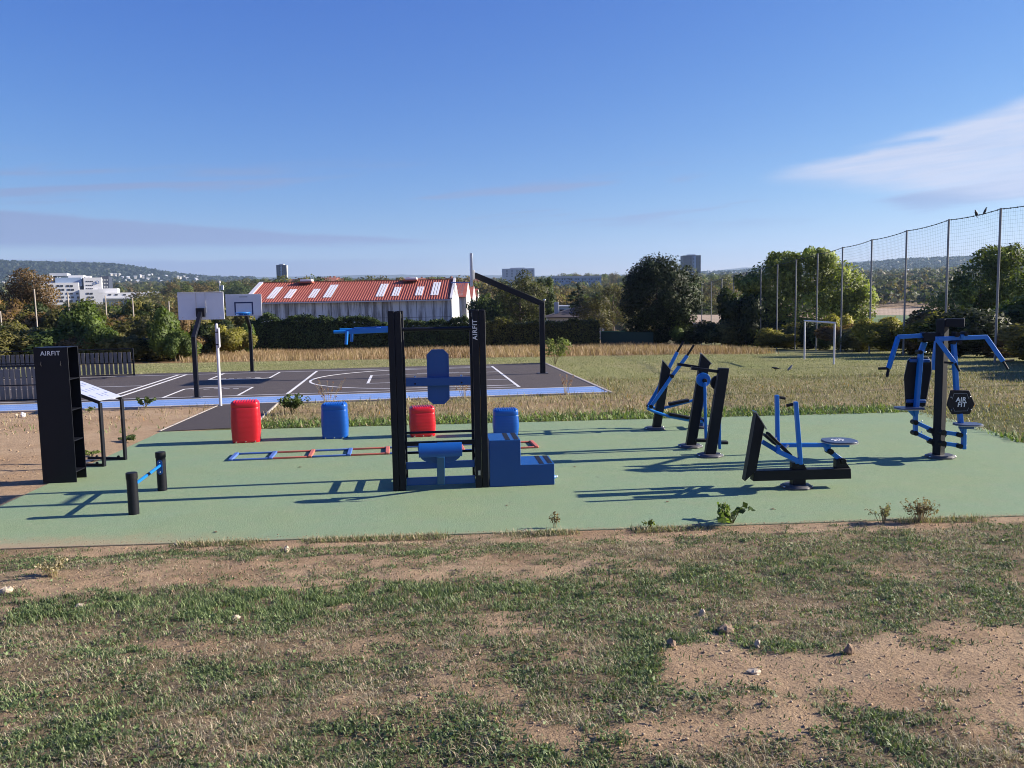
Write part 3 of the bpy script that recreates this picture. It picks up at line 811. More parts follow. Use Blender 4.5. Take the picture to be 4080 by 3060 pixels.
# ---------------------------------------------------------------- low push-up bar
pu = thing('push_up_bar', 'low blue push-up bar between two short black posts', 'exercise bar', (-4.60, 10.4, 0))
p1, p2 = (-4.52, 9.80), (-4.70, 11.06)
for (x, y), h in ((p1, 0.50), (p2, 0.52)):
    po = part('post', MB().tube((x, y, -0.01), (x, y, h - 0.07), 0.061, 24), BLACK, pu, world=True)
    part('post_cap', MB().path([(x, y, h - 0.075), (x, y, h - 0.006), (x, y, h)], [0.066, 0.066, 0.060], 24), BLACKM, pu, world=True)
dv = Vector((p2[0] - p1[0], p2[1] - p1[1], 0)).normalized()
a = Vector((p1[0], p1[1], 0.335)) + dv * 0.06; b = Vector((p2[0], p2[1], 0.345)) - dv * 0.06
part('bar', MB().tube(a, b, 0.019, 16), BLUE, pu, world=True)
mid = a.lerp(b, 0.52)
part('bar_shade_band', MB().tube(mid - dv * 0.045, mid + dv * 0.045, 0.0205, 16), BLACKM, pu, world=True)  # black sleeve drawn for the band of shadow across the bar
for (x, y), s in ((p1, 1), (p2, -1)):
    c = Vector((x, y, 0.335)) + dv * (0.0625 * s)
    pl = MB(); ph = [(0.033 * math.cos(t), 0.055 + 0.033 * math.sin(t)) for t in np.linspace(0, PI, 9)] + [(-0.033 * math.cos(t), -0.075 - 0.033 * math.sin(t)) for t in np.linspace(0, PI, 9)]
    sdv = Vector((-dv.y, dv.x, 0))
    pl.prism([c + sdv * q[0] + Vector((0, 0, q[1])) for q in ph], dv * (0.006 * s))
    part('bracket', pl, BLUED, pu, world=True)
    for dz in (0.055, -0.075):
        part('bolt', MB().sphere(c + dv * (0.006 * s) + Vector((0, 0, dz)), 0.009, 8, 5), BOLT, pu, world=True)

# ---------------------------------------------------------------- four jumping blocks
def superring(wx, wy, z, n=40, e=0.42):
    out = []
    for k in range(n):
        t = 2 * PI * k / n; c, s_ = math.cos(t), math.sin(t)
        out.append((wx / 2 * math.copysign(abs(c) ** e, c), wy / 2 * math.copysign(abs(s_) ** e, s_), z))
    return out
def jump_block(pos, h, mt, rz, label, wx=0.455, wy=0.36):
    t = thing('jump_block', label, 'jump block', pos, rz, 'moulded plastic jump blocks in a row')
    prof = [(0.0, 0.93), (0.02, 0.97)]
    for k in range(1, 26):
        u = k / 26; z = 0.03 + (h - 0.15) * u
        bulge = 0.97 + 0.045 * math.sin(PI * u)
        groove = 0.008 if k % 4 == 2 else 0
        prof.append((z, bulge - groove))
    prof += [(h - 0.118, 0.972), (h - 0.112, 0.955), (h - 0.106, 0.975), (h - 0.05, 0.975), (h - 0.025, 0.955), (h - 0.010, 0.90), (h - 0.003, 0.83)]
    mb = MB(); n = 40; vs = []; fs = []
    for z, k in prof: vs += superring(wx * k, wy * k, z, n)
    m_ = len(prof)
    for i in range(m_ - 1):
        for k in range(n): fs.append((i * n + k, i * n + (k + 1) % n, (i + 1) * n + (k + 1) % n, (i + 1) * n + k))
    fs.append(tuple(range(n - 1, -1, -1))); fs.append(tuple((m_ - 1) * n + k for k in range(n)))
    mb.add(vs, fs)
    part('body', mb, mt, t)
    rb = MB()
    for k in range(9):
        x = -wx * 0.36 + wx * 0.72 * k / 8
        rb.path([(x, -wy * 0.44, h - 0.02), (x, -wy * 0.38, h - 0.002), (x, wy * 0.38, h - 0.002), (x, wy * 0.44, h - 0.02)], 0.011, 8)
    part('grip_rib', rb, mt, t)
    for x in (-0.33, 0.0, 0.33):
        bo_ = MB().tube((x * wx, -wy * 0.5 + 0.012, 0.024), (x * wx, -wy * 0.5 - 0.008, 0.024), 0.011, 8)
        part('foot_bolt', bo_, BOLT, t)
jump_block((-4.79, 14.97, 0), 0.74, RED_P, rad(12), 'tallest red jump block beside the end of the dark path', 0.50)
jump_block((-3.25, 15.24, 0), 0.64, BLUE_P, rad(5), 'blue jump block standing between the two red ones', 0.47)
jump_block((-1.66, 15.28, 0), 0.545, RED_P, rad(11), 'shorter red jump block seen between the uprights of the black rack', 0.47)
jump_block((-0.13, 15.26, 0), 0.475, BLUE_P, rad(5), 'lowest blue jump block behind the stepped blue box', 0.47)

# ---------------------------------------------------------------- agility ladder on the pad
la = thing('agility_ladder', 'low agility ladder of blue and red frames lying on the pad', 'agility ladder', (-4.50, 13.36, 0), rad(7.9))
LL, LWd, ncell = 4.90, 0.55, 8
cl = LL / ncell
for k in range(ncell):
    mt = LAD_B if k % 2 == 0 else LAD_R
    for s in (-1, 1):
        part('rail', MB().beam((k * cl + 0.03, s * LWd / 2, 0.016), ((k + 1) * cl - 0.035, s * LWd / 2, 0.016), 0.032, 0.028), mt, la, 0.006)
    mr = MB().box(((k + 1) * cl, 0, 0.020), (0.07, LWd + 0.04, 0.038))
    part('rung', mr, mt, la, 0.012)
part('rung', MB().box((0, 0, 0.020), (0.07, LWd + 0.04, 0.038)), LAD_B, la, 0.012)

# ---------------------------------------------------------------- the big rack
rk = thing('training_rack', 'tall black two-post training rack with blue pads and bars', 'training rack', (-0.955, 10.86, 0), rad(5.4))
RH = 2.33
for x, hh in ((-0.5815, RH), (-0.4965, RH - 0.004), (0.4965, RH), (0.5835, RH - 0.004)):
    po = part('upright', MB().box((x, 0.0, hh / 2), (0.082, 0.09, hh)), BLACK, rk, 0.006)
    part('end_cap', MB().box((x, 0.0, hh + 0.003), (0.074, 0.082, 0.006)), BLACKM, po, 0.002)
for x in (-0.49, 0.49):
    part('rear_upright', MB().box((x, 0.72, RH / 2), (0.082, 0.08, RH)), BLACK, rk, 0.006)
    for z_, h_ in ((0.40, 0.035), (0.257, 0.035), (0.115, 0.055), (2.26, 0.05)):
        part('side_brace', MB().box((x, 0.362, z_), (0.04, 0.63, h_)), BLACK, rk, 0.003)
    part('slide_rail', MB().box((x * 0.877, 0.01, 1.42), (0.016, 0.07, 0.66)), BLACK, rk, 0.003)
part('pull_up_bar', MB().tube((-0.447, 0.02, 2.095), (0.449, 0.02, 2.095), 0.024, 16), BLACK, rk)
part('cross_bar', MB().tube((-0.447, 0.02, 0.75), (0.449, 0.02, 0.75), 0.016, 12), BLACK, rk)
part('cross_bar', MB().box((0, 0.02, 0.605), (0.896, 0.045, 0.055)), BLACK, rk, 0.004)
part('cross_bar', MB().tube((-0.447, 0.72, 0.36), (0.447, 0.72, 0.36), 0.018, 12), BLACK, rk)
part('lower_beam', MB().box((0, 0.02, 0.315), (0.896, 0.05, 0.09)), BLUED, rk, 0.005)
part('lower_beam', MB().box((0, 0.02, 0.105), (0.896, 0.05, 0.10)), BLUED, rk, 0.005)
bb = part('back_beam', MB().box((0, -0.005, 1.415), (0.836, 0.05, 0.108)), BLUED, rk, 0.005)
for x in (-0.30, 0.30):
    part('bolt', MB().tube((x, -0.034, 1.395), (x, -0.026, 1.395), 0.012, 8), BLACKM, bb)
    part('peg', MB().sphere((x, 0.03, 1.475), 0.018, 10, 6), BOLT, bb)
def octo(w, h, ch, z0):
    return [(-w / 2 + ch, z0), (w / 2 - ch, z0), (w / 2, z0 + ch), (w / 2, z0 + h - ch), (w / 2 - ch, z0 + h), (-w / 2 + ch, z0 + h), (-w / 2, z0 + h - ch), (-w / 2, z0 + ch)]
pad_ = part('back_pad', MB().prism([(x, 0.03, z) for x, z in octo(0.285, 0.715, 0.068, 1.115)], (0, 0.022, 0)), BLUED, rk, 0.004)
part('pad_rim', MB().prism([(x, 0.052, z) for x, z in octo(0.245, 0.675, 0.06, 1.135)], (0, 0.02, 0)), BLUED, pad_, 0.006)
fr_ = MB()                                                    # raised border round the pad
o8 = octo(0.285, 0.715, 0.068, 1.115); i8 = octo(0.245, 0.675, 0.056, 1.135)
for k in range(8):
    a, b, c, d = o8[k], o8[(k + 1) % 8], i8[(k + 1) % 8], i8[k]
    fr_.prism([(a[0], 0.03, a[1]), (b[0], 0.03, b[1]), (c[0], 0.03, c[1]), (d[0], 0.03, d[1])], (0, -0.006, 0))
part('pad_border', fr_, BLUED, pad_)
# saddle seat reaching towards the viewer
stem = MB().prism([(-0.05, -0.006, 0.06), (0.05, -0.006, 0.06), (0.05, -0.40, 0.50), (-0.05, -0.40, 0.50)], (0, -0.055, 0.0))
part('seat_stem', stem, BLUED, rk, 0.004)
hs = []
for t in np.linspace(rad(-35), rad(215), 25):
    hs.append((-0.42 + 0.105 * math.cos(t), 0.575 + 0.105 * math.sin(t)))
inner = [(-0.42 + (y + 0.42) * 0.90, 0.575 + (z - 0.575) * 0.90) for y, z in hs][::-1]
sd = MB(); vs = []; n_ = len(hs); fs = []
for x in (-0.27, 0.27):
    vs += [(x, y, z) for y, z in hs] + [(x, y, z) for y, z in inner]
N2 = 2 * n_
for i in range(N2):
    fs.append((i, (i + 1) % N2, (i + 1) % N2 + N2, i + N2))
for i in range(n_ - 1):
    fs.append((i, N2 - 1 - i, N2 - 2 - i, i + 1)); fs.append((N2 + i, N2 + i + 1, 2 * N2 - 2 - i, 2 * N2 - 1 - i))
sd.add(vs, fs)
se = part('seat', sd, paint('blue saddle', (0.006, 0.085, 0.34), 0.4), rk, 0.002)
half = [(0.255 * math.cos(t), -0.30 - 0.02, 0.495 + 0.10 * math.sin(t)) for t in np.linspace(PI, 2 * PI, 17)]
part('seat_plate', MB().prism(half, (0, 0.05, 0)), BLUED, rk, 0.003)
part('seat_notch', MB().tube((-0.035, -0.42, 0.678), (0.035, -0.42, 0.678), 0.012, 8), BLUED, se)
# grips to the left of the left post
for y, n__ in ((-0.02, 1), (0.72, 2)):
    rl = part('grip_beam', MB().beam((-1.12, y, 2.085), (-0.626 if y < 0.5 else -0.532, y, 2.095), 0.05, 0.062), BLUE, rk, 0.005)
    part('grip', MB().tube((-1.31, y, 2.085), (-1.122, y, 2.085), 0.021, 14), BLUE, rl)
    part('hanging_grip', MB().path([(-1.14, y - 0.03, 2.09), (-1.145, y - 0.035, 2.03), (-1.155, y - 0.035, 1.925)], 0.021, 14), BLUE, rl)
part('grip_link', MB().beam((-0.78, 0.006, 2.09), (-0.78, 0.694, 2.09), 0.05, 0.05), BLUE, rk, 0.004)
part('rating_plate', MB().box((0.503, -0.0465, 0.20), (0.028, 0.003, 0.062)), STEEL, rk, 0.001)
tm = Matrix.Translation((0.489, -0.0462, 2.075)) @ Matrix.Rotation(rad(90), 4, 'X') @ Matrix.Rotation(rad(90), 4, 'Z')
text_mesh('AIRFIT', 0.085, WHITE, 'lettering', rk, tm, 0.001, 0.0013, 0.0, 1.10)
# stepped box bolted to the right post
sb = thing('step_box', 'blue two-level plyometric step box with black grip strips beside the rack', 'step box', (-0.955, 10.86, 0), rad(5.4))
x0, x1, x2, dp = 0.640, 1.055, 1.500, 0.60
prof = [(x0, 0.0), (x2, 0.0), (x2, 0.285), (x1, 0.285), (x1, 0.62), (x0, 0.62)]
part('body', MB().prism([(x, -0.03, z) for x, z in prof], (0, dp, 0)), BLUED, sb, 0.006)
for xe, z in ((x1, 0.62), (x2, 0.285)):
    for a, b in ((0.020, 0.082), (0.135, 0.197)):
        part('grip_strip', MB().box((xe - (a + b) / 2, -0.03 + dp / 2, z + 0.001), (b - a, dp - 0.03, 0.004)), BLACKM, sb)
bt = thing('plastic_bottle', 'small clear blue plastic bottle lying at the foot of the blue step box', 'bottle', (0.515, 11.28, 0.035), rad(25))
PET = paint('thin blue plastic', (0.12, 0.26, 0.48), 0.15, bump=0)
part('body', MB().path([(-0.09, 0, 0), (-0.085, 0, 0), (-0.04, 0, 0), (0.02, 0, 0), (0.05, 0, 0), (0.075, 0, 0)], [0.02, 0.032, 0.031, 0.033, 0.028, 0.013], 14), PET, bt)
part('cap', MB().tube((0.0755, 0, 0), (0.095, 0, 0), 0.015, 12), WHITE, bt)

# ---------------------------------------------------------------- helpers for the machines seen at the right
def zoom(scale, ox, oy):
    return lambda x, y, Y: W(ox + x / scale, oy + y / scale, Y)
def hexplate(name, c, wx, wy, parent, rz=0.0, h=0.045):
    pts = []
    for k in range(8):
        a = 2 * PI * (k + 0.5) / 8 + rz
        pts.append((c[0] + wx / 2 * 1.08 * math.cos(a), c[1] + wy / 2 * 1.08 * math.sin(a), 0.001))
    mb = MB(); top = [(c[0] + (p[0] - c[0]) * 0.86, c[1] + (p[1] - c[1]) * 0.86, h) for p in pts]
    mid = [(p[0], p[1], h * 0.45) for p in pts]
    mb.add(pts + mid + top, [tuple(range(7, -1, -1))] + [(i, (i + 1) % 8, 8 + (i + 1) % 8, 8 + i) for i in range(8)] + [(8 + i, 8 + (i + 1) % 8, 16 + (i + 1) % 8, 16 + i) for i in range(8)] + [tuple(range(16, 24))])
    pl = part(name, mb, GREYPL, parent, 0.003, world=True)
    for k in (0, 3, 4, 7):
        q = pts[k]
        part('anchor_bolt', MB().sphere((c[0] + (q[0] - c[0]) * 0.93, c[1] + (q[1] - c[1]) * 0.93, h * 0.55), 0.014, 8, 5), BOLT, parent, world=True)
    return pl
def hub(name, p, r, ln, parent, mt=BLACKM, n=14):
    y = p[1]
    return part(name, MB().tube((p[0], y - ln / 2, p[2]), (p[0], y + ln / 2, p[2]), r, n), mt, parent, world=True)
def shift(p, dx=0, dy=0, dz=0): return (p[0] + dx, p[1] + dy, p[2] + dz)

# ---------------------------------------------------------------- elliptical trainer
z5 = zoom(2.765, 2400, 1300)
base = G(2613, 1710, 0.0)
et = thing('elliptical_trainer', 'blue and black elliptical trainer with two long levers and black foot treads', 'exercise machine', base)
Yp = base[1]
q = lambda x, y, Y=Yp: z5(x, y, Y)
def flat(pts, Y): return [(p[0], Y, p[2]) for p in pts]
hexplate('base_plate', (base[0] - 0.02, Yp, 0), 0.36, 0.36, et)
P = flat([q(550, 1118), q(640, 1118), q(745, 480), q(665, 382)], Yp - 0.06)
part('post', MB().prism(P, (0, 0.12, 0)), BLACK, et, 0.006, world=True)
a, b = P[3], P[2]
nv = Vector((b[2] - a[2], 0, -(b[0] - a[0]))).normalized() * -1
part('notice_plate', MB().prism([Vector(a) + Vector((-0.015, -0.012, 0.012)) + nv * 0.004, Vector(b) + Vector((0.02, -0.012, -0.022)) + nv * 0.004, Vector(b) + Vector((0.02, -0.012, -0.022)) + nv * 0.012, Vector(a) + Vector((-0.015, -0.012, 0.012)) + nv * 0.012], (0, 0.145, 0)), STEEL, et, world=True)
pv = q(765, 550, Yp - 0.17)
for Yl, pts in ((Yp - 0.17, [(535, 885), (765, 550), (935, 322)]), (Yp + 0.33, [(505, 880), (640, 640), (825, 285)])):
    pp = flat([q(x, y, Yl) for x, y in pts], Yl)
    for i in range(2):
        part('lever', MB().beam(pp[i], pp[i + 1], 0.04, 0.06), BLUE, et, 0.004, world=True)
    e2 = flat([q(1008, 208, Yl) if Yl < Yp else q(895, 168, Yl)], Yl)[0]
    part('grip', MB().tube(pp[2], e2, 0.021, 14), BLACKM, et, world=True)
    part('lever_hub', MB().tube(shift(pp[1], 0, -0.045), shift(pp[1], 0, 0.045), 0.036, 14), BLACKM, et, world=True)
    part('joint', MB().tube(shift(pp[0], 0, -0.04), shift(pp[0], 0, 0.04), 0.036, 14), BLACKM, et, world=True)
part('pivot_axle', MB().tube((pv[0], Yp - 0.14, pv[2]), (pv[0], Yp + 0.32, pv[2]), 0.028, 12), BLACK, et, world=True)
tr1 = [q(x, y, Yp - 0.12) for x, y in ((495, 905), (560, 935), (740, 995), (1000, 1045), (1150, 1052))]
tr2 = [q(x, y, Yp + 0.28) for x, y in ((500, 880), (600, 905), (690, 898), (1010, 815), (1130, 790))]
for tr, pd_, Yq in ((tr1, ((735, 965), (965, 1008)), Yp - 0.12), (tr2, ((730, 858), (950, 812)), Yp + 0.28)):
    mb = MB().path(tr, 0.026, 10)
    part('tread_arm', mb, BLUE, et, world=True)
    a, b = q(*pd_[0], Yq), q(*pd_[1], Yq)
    part('tread', MB().beam(a, b, 0.15, 0.05), BLACKM, et, 0.006, world=True)
cr = q(1095, 1040, Yp + 0.05)
part('crank_post', MB().path([(cr[0], Yp + 0.05, 0.02), (cr[0], Yp + 0.05, cr[2] + 0.05)], 0.05, 16), BLUED, et, world=True)
part('crank', MB().tube((cr[0], Yp - 0.16, cr[2] + 0.03), (cr[0], Yp + 0.32, cr[2] + 0.03), 0.028, 12), BLACKM, et, world=True)
part('crank_arm', MB().beam((cr[0], Yp - 0.135, cr[2] + 0.03), tr1[-1], 0.03, 0.045), BLUE, et, world=True)
part('crank_arm', MB().beam((cr[0], Yp + 0.30, cr[2] + 0.03), tr2[-1], 0.03, 0.045), BLUE, et, world=True)
hexplate('base_plate', (cr[0], Yp + 0.05, 0), 0.34, 0.3, et)

# ---------------------------------------------------------------- air walker
b2_, b3_ = G(2748, 1781, 0.0), G(2826, 1818, 0.0)
aw = thing('air_walker', 'black two-post air walker with blue swinging legs and disc', 'exercise machine', ((b2_[0] + b3_[0]) / 2, (b2_[1] + b3_[1]) / 2, 0))
Y2, Y3 = b2_[1], b3_[1]
P = flat([z5(x, y, Y2) for x, y in ((918, 1318), (1025, 1318), (1170, 432), (1190, 412), (1085, 308))], Y2 - 0.06)
part('post', MB().prism(P, (0, 0.12, 0)), BLACK, aw, 0.006, world=True)
a, b = P[4], P[3]
nv = Vector((b[2] - a[2], 0, -(b[0] - a[0]))).normalized() * -1
part('notice_plate', MB().prism([Vector(a) + Vector((-0.012, -0.012, 0.012)) + nv * 0.004, Vector(b) + Vector((0.01, -0.012, -0.01)) + nv * 0.004, Vector(b) + Vector((0.01, -0.012, -0.01)) + nv * 0.012, Vector(a) + Vector((-0.012, -0.012, 0.012)) + nv * 0.012], (0, 0.145, 0)), STEEL, aw, world=True)
P = flat([z5(x, y, Y3) for x, y in ((1125, 1425), (1240, 1425), (1390, 460), (1280, 458))], Y3 - 0.06)
part('post', MB().prism(P, (0, 0.12, 0)), BLACK, aw, 0.006, world=True)
hexplate('base_plate', (b2_[0] + 0.01, Y2, 0), 0.38, 0.36, aw)
hexplate('base_plate', (b3_[0] + 0.01, Y3, 0), 0.38, 0.36, aw)
for (s0, s1), Yh in ((((1090, 455), (832, 418)), Y2), (((1290, 500), (985, 462)), Y3)):
    a, b = z5(*s0, Yh), z5(*s1, Yh)
    a = (a[0], Yh, a[2]); b = (b[0], Yh, b[2])
    hb = part('hand_bar', MB().beam(a, b, 0.045, 0.045), BLACK, aw, 0.005, world=True)
    d = (Vector(b) - Vector(a)).normalized()
    part('bar_end', MB().beam(Vector(b), Vector(b) + d * 0.012, 0.05, 0.05), GREYPL, aw, 0.003, world=True)
for Yd, c, e_, pdx in ((Y2 - 0.115, (1113, 590), (1133, 1245), (1018, 1165, 1250)), (Y3 + 0.13, (1275, 625), (1282, 1345), (1200, 1400, 1292))):
    cc_ = z5(*c, Yd); cc_ = (cc_[0], Yd, cc_[2])
    ee = z5(*e_, Yd); ee = (ee[0], Yd, ee[2])
    part('disc', MB().tube((cc_[0], Yd - 0.022, cc_[2]), (cc_[0], Yd + 0.055, cc_[2]), 0.112, 36), BLUE if Yd < Y2 and Yd > Y3 + 0.3 else BLACKM, aw, 0.004, world=True)
    part('hub_cap', MB().tube((cc_[0] + 0.01, Yd - 0.075, cc_[2] - 0.01), (cc_[0] + 0.01, Yd - 0.023, cc_[2] - 0.01), 0.036, 16), BLACKM, aw, 0.006, world=True)
    part('swing_leg', MB().beam((cc_[0] + 0.01, Yd - 0.045, cc_[2] - 0.03), (ee[0], Yd - 0.045, ee[2]), 0.036, 0.07), BLUE, aw, 0.005, world=True)
    a, b = z5(pdx[0], pdx[2], Yd - 0.045), z5(pdx[1], pdx[2], Yd - 0.045)
    part('foot_tread', MB().beam((a[0], Yd - 0.11 if Yd > Y3 + 0.3 else Yd + 0.06, a[2]), (b[0], Yd - 0.11 if Yd > Y3 + 0.3 else Yd + 0.06, b[2]), 0.11, 0.05), BLACKM, aw, 0.012, world=True)

# ---------------------------------------------------------------- leg press
z6 = zoom(3.318, 2850, 1500)
base = G(3175, 1942, 0.0); Yb = base[1]
lp = thing('leg_press', 'low black framed leg press with blue arms and flat round seat', 'exercise machine', base)
def q6(x, y, dy=0.0):
    p = z6(x, y, Yb + dy); return (p[0], Yb + dy, p[2])
hexplate('base_plate', (base[0] - 0.005, Yb, 0), 0.38, 0.36, lp)
part('pedestal', MB().box((q6(1088, 1400)[0], Yb, 0.105), (0.165, 0.142, 0.155)), BLACK, lp, 0.008, world=True)
part('beam', MB().prism([q6(520, 1250, -0.075), q6(1795, 1216, -0.075), q6(1800, 1352, -0.075), q6(500, 1386, -0.075)], (0, 0.15, 0)), BLACK, lp, 0.006, world=True)
P = [q6(392, 1389, -0.077), q6(545, 1248, -0.077), q6(650, 672, -0.077), q6(545, 490, -0.077)]
part('front_post', MB().prism(P, (0, 0.154, 0)), BLACK, lp, 0.006, world=True)
a, b = Vector(P[3]), Vector(P[2])
nv = Vector((b.z - a.z, 0, -(b.x - a.x))).normalized() * -1
part('notice_plate', MB().prism([a + Vector((-0.015, -0.015, 0.02)) + nv * 0.004, b + Vector((0.02, -0.015, -0.03)) + nv * 0.004, b + Vector((0.02, -0.015, -0.03)) + nv * 0.013, a + Vector((-0.015, -0.015, 0.02)) + nv * 0.013], (0, 0.185, 0)), STEEL, lp, world=True)
part('front_bracket', MB().prism([q6(1020, 1235, -0.055), q6(1020, 1140, -0.055), q6(1165, 1150, -0.055), q6(1218, 1233, -0.055)], (0, 0.11, 0)), BLACK, lp, 0.004, world=True)
part('rear_bracket', MB().prism([q6(1600, 1222, -0.055), q6(1602, 1110, -0.055), q6(1650, 1085, -0.055), q6(1705, 1095, -0.055), q6(1788, 1216, -0.055)], (0, 0.11, 0)), BLACK, lp, 0.004, world=True)
lk0, lk1 = q6(1505, 985), q6(1670, 1108)
part('seat_link', MB().beam(lk0, lk1, 0.05, 0.06), BLUE, lp, 0.004, world=True)
for p in (lk0, lk1):
    part('link_hub', MB().tube(shift(p, 0, -0.075), shift(p, 0, 0.075), 0.036, 16), BLACKM, lp, 0.004, world=True)
part('seat_beam', MB().beam(q6(840, 907), q6(1765, 905), 0.05, 0.052), BLUE, lp, 0.004, world=True)
part('seat_block', MB().beam(q6(1480, 890), q6(1745, 895), 0.16, 0.055), BLUE, lp, 0.006, world=True)
part('seat_hanger', MB().prism([q6(1440, 930, -0.03), q6(1530, 930, -0.03), q6(1530, 990, -0.03), q6(1470, 995, -0.03)], (0, 0.06, 0)), BLUE, lp, 0.003, world=True)
sc_ = q6(1640, 858); SR = 0.21
SEATP = paint('grey blue seat sheet', (0.055, 0.075, 0.13), 0.4, var=0.1)
sp_ = MB().prism([(sc_[0] + SR * math.copysign(abs(math.cos(t)) ** 0.75, math.cos(t)), sc_[1] + SR * math.copysign(abs(math.sin(t)) ** 0.75, math.sin(t)), sc_[2]) for t in np.linspace(0, 2 * PI, 32, endpoint=False)], (0, 0, 0.018))
seat = part('seat', sp_, SEATP, lp, 0.004, world=True)
rim = [(sc_[0] + (SR + 0.004) * math.copysign(abs(math.cos(t)) ** 0.75, math.cos(t)), sc_[1] + (SR + 0.004) * math.copysign(abs(math.sin(t)) ** 0.75, math.sin(t)), sc_[2] - 0.012) for t in np.linspace(0, 2 * PI, 32, endpoint=False)]
ROOTLOC[seat.name] = ROOTLOC[lp.name]
part('seat_edge', MB().prism(rim, (0, 0, 0.012)), STEEL, seat, world=True)
tm = Matrix.Translation((sc_[0] - base[0] - 0.02, sc_[1] - base[1], sc_[2] - base[2] + 0.0195)) 
text_mesh('AIR\nFIT', 0.10, WHITE, 'lettering', seat, tm, 0.0008, 0.0015, 0.1, 1.08, 0.85)
fa = q6(1130, 1130, -0.27); fb = q6(815, 985, -0.27); fc = q6(850, 1000, 0.27); fd = q6(620, 862, 0.27)
for top, bot, lean in (((1062, 335), (1128, 1160), -0.27), ((812, 245), (826, 960), 0.27)):
    a, b = q6(*top, lean), q6(*bot, lean)
    h = part('hand_lever', MB().beam(b, a, 0.045, 0.062), BLUE, lp, 0.005, world=True)
    d = -1 if lean < 0 else 1
    part('hand_grip', MB().tube(shift(a, 0.035 * d, 0, -0.03), shift(a, 0.11 * d, 0.0, -0.045), 0.02, 12), BLACKM, lp, world=True)
part('foot_arm', MB().beam(fa, fb, 0.045, 0.06), BLUE, lp, 0.004, world=True)
part('foot_arm', MB().beam(fc, fd, 0.045, 0.06), BLUE, lp, 0.004, world=True)
part('foot_axle', MB().tube(shift(fa, -0.05, 0, -0.0), shift(q6(1100, 1120, 0.27), 0, 0, 0), 0.025, 12), BLUE, lp, world=True)
part('foot_axle', MB().beam(shift(fb, 0.02), shift(fc, 0.0), 0.05, 0.05), BLUE, lp, 0.003, world=True)
for y, pts in ((-0.20, ((690, 745), (990, 1040))), (0.22, ((645, 765), (790, 890)))):
    a, b = q6(*pts[0], y), q6(*pts[1], y)
    tp = part('foot_plate', MB().beam(a, b, 0.13, 0.035), BLACKM, lp, 0.01, world=True)
    m_ = Vector(a).lerp(Vector(b), 0.72)
    part('plate_bolt', MB().tube(m_ + Vector((0.0, -0.02, 0.0)), m_ + Vector((0.05, -0.02, 0.055)), 0.018, 10), BOLT, lp, world=True)
part('seat_axle', MB().tube(q6(850, 907, -0.26), q6(850, 907, 0.26), 0.02, 12), BLUE, lp, world=True)

# ---------------------------------------------------------------- double chest press and lat pull station
z7 = zoom(2.633, 3450, 1230)
base = G(3742, 1822, 0.0); Yc = base[1]
cp = thing('chest_press', 'tall black post with two blue seat stations, chest press and pull-down', 'exercise machine', base)
def q7(x, y, dy=0.0):
    p = z7(x, y, Yc + dy); return (p[0], Yc + dy, p[2])
hexplate('base_plate', (base[0] + 0.015, Yc, 0), 0.40, 0.38, cp)
yw = rad(33)
pc_ = q7(778, 1000)
PH = q7(760, 108)[2]
part('post', MB().box((pc_[0] - 0.0, Yc, PH / 2), (0.125, 0.125, PH), rz=yw), BLACK, cp, 0.006, world=True)
d1 = Vector((math.cos(yw), math.sin(yw), 0)); d2 = Vector((-math.sin(yw), math.cos(yw), 0))
tp = Vector((pc_[0], Yc, PH - 0.055))
# right top arm and left arm
ra = q7(985, 150, -0.12)
part('top_arm', MB().beam(tp + Vector((0.02, -0.005, 0)), (ra[0] + 0.06, ra[1] - 0.02, tp.z), 0.115, 0.12), BLACK, cp, 0.005, world=True)
la_ = q7(612, 295, 0.12)
part('side_arm', MB().beam((pc_[0] - 0.03, Yc + 0.01, la_[2]), la_, 0.115, 0.12), BLACK, cp, 0.005, world=True)
def arm(name, pts, w_=0.05, h_=0.062):
    for i in range(len(pts) - 1):
        part(name, MB().beam(pts[i], pts[i + 1], w_, h_), BLUE, cp, 0.004, world=True)
# right station
Rd = -0.16
pt = q7(1000, 268, Rd); hub('arm_hub', q7(940, 270, Rd), 0.036, 0.13, cp); hub('arm_hub', q7(1030, 262, Rd), 0.03, 0.15, cp)
arm('press_arm', [q7(1000, 270, Rd), q7(1000, 312, Rd)], 0.05, 0.09)
c0, c1 = q7(735, 316, Rd), q7(1268, 296, Rd)
arm('press_arm', [c0, c1])
e0, e1 = q7(935, 570, Rd - 0.12), q7(1440, 552, Rd - 0.12)
arm('press_arm', [shift(c0, 0.01), e0]); arm('press_arm', [shift(c1, -0.01), e1])
part('gusset', MB().prism([q7(775, 318, Rd), q7(840, 318, Rd), q7(800, 356, Rd)], (0, 0.02, 0)), BLUE, cp, world=True)
for e, gx in ((e0, -1), (e1, 1)):
    part('press_grip', MB().tube(e, shift(e, 0.045, -0.05, -0.115), 0.017, 12), BLACKM, cp, world=True)
    part('press_grip', MB().tube(e, shift(e, 0.155 * gx, 0.0, 0.012), 0.016, 12), BLACKM, cp, world=True)
hub('arm_hub', q7(905, 352, Rd), 0.03, 0.12, cp); hub('arm_hub', q7(968, 352, Rd), 0.03, 0.12, cp)
arm('back_strut', [q7(920, 350, Rd), q7(950, 870, Rd)], 0.055, 0.075)
arm('back_strut', [q7(985, 1100, Rd - 0.03), q7(995, 1200, Rd - 0.03)], 0.05, 0.085)
hx = [(892, 855), (1088, 855), (1145, 1000), (1092, 1107), (902, 1107), (850, 1010)]
bp_ = part('back_plate', MB().prism([q7(x, y, Rd - 0.06) for x, y in hx], (0, 0.022, 0)), BLACK, cp, 0.008, world=True)
ROOTLOC[bp_.name] = ROOTLOC[cp.name]
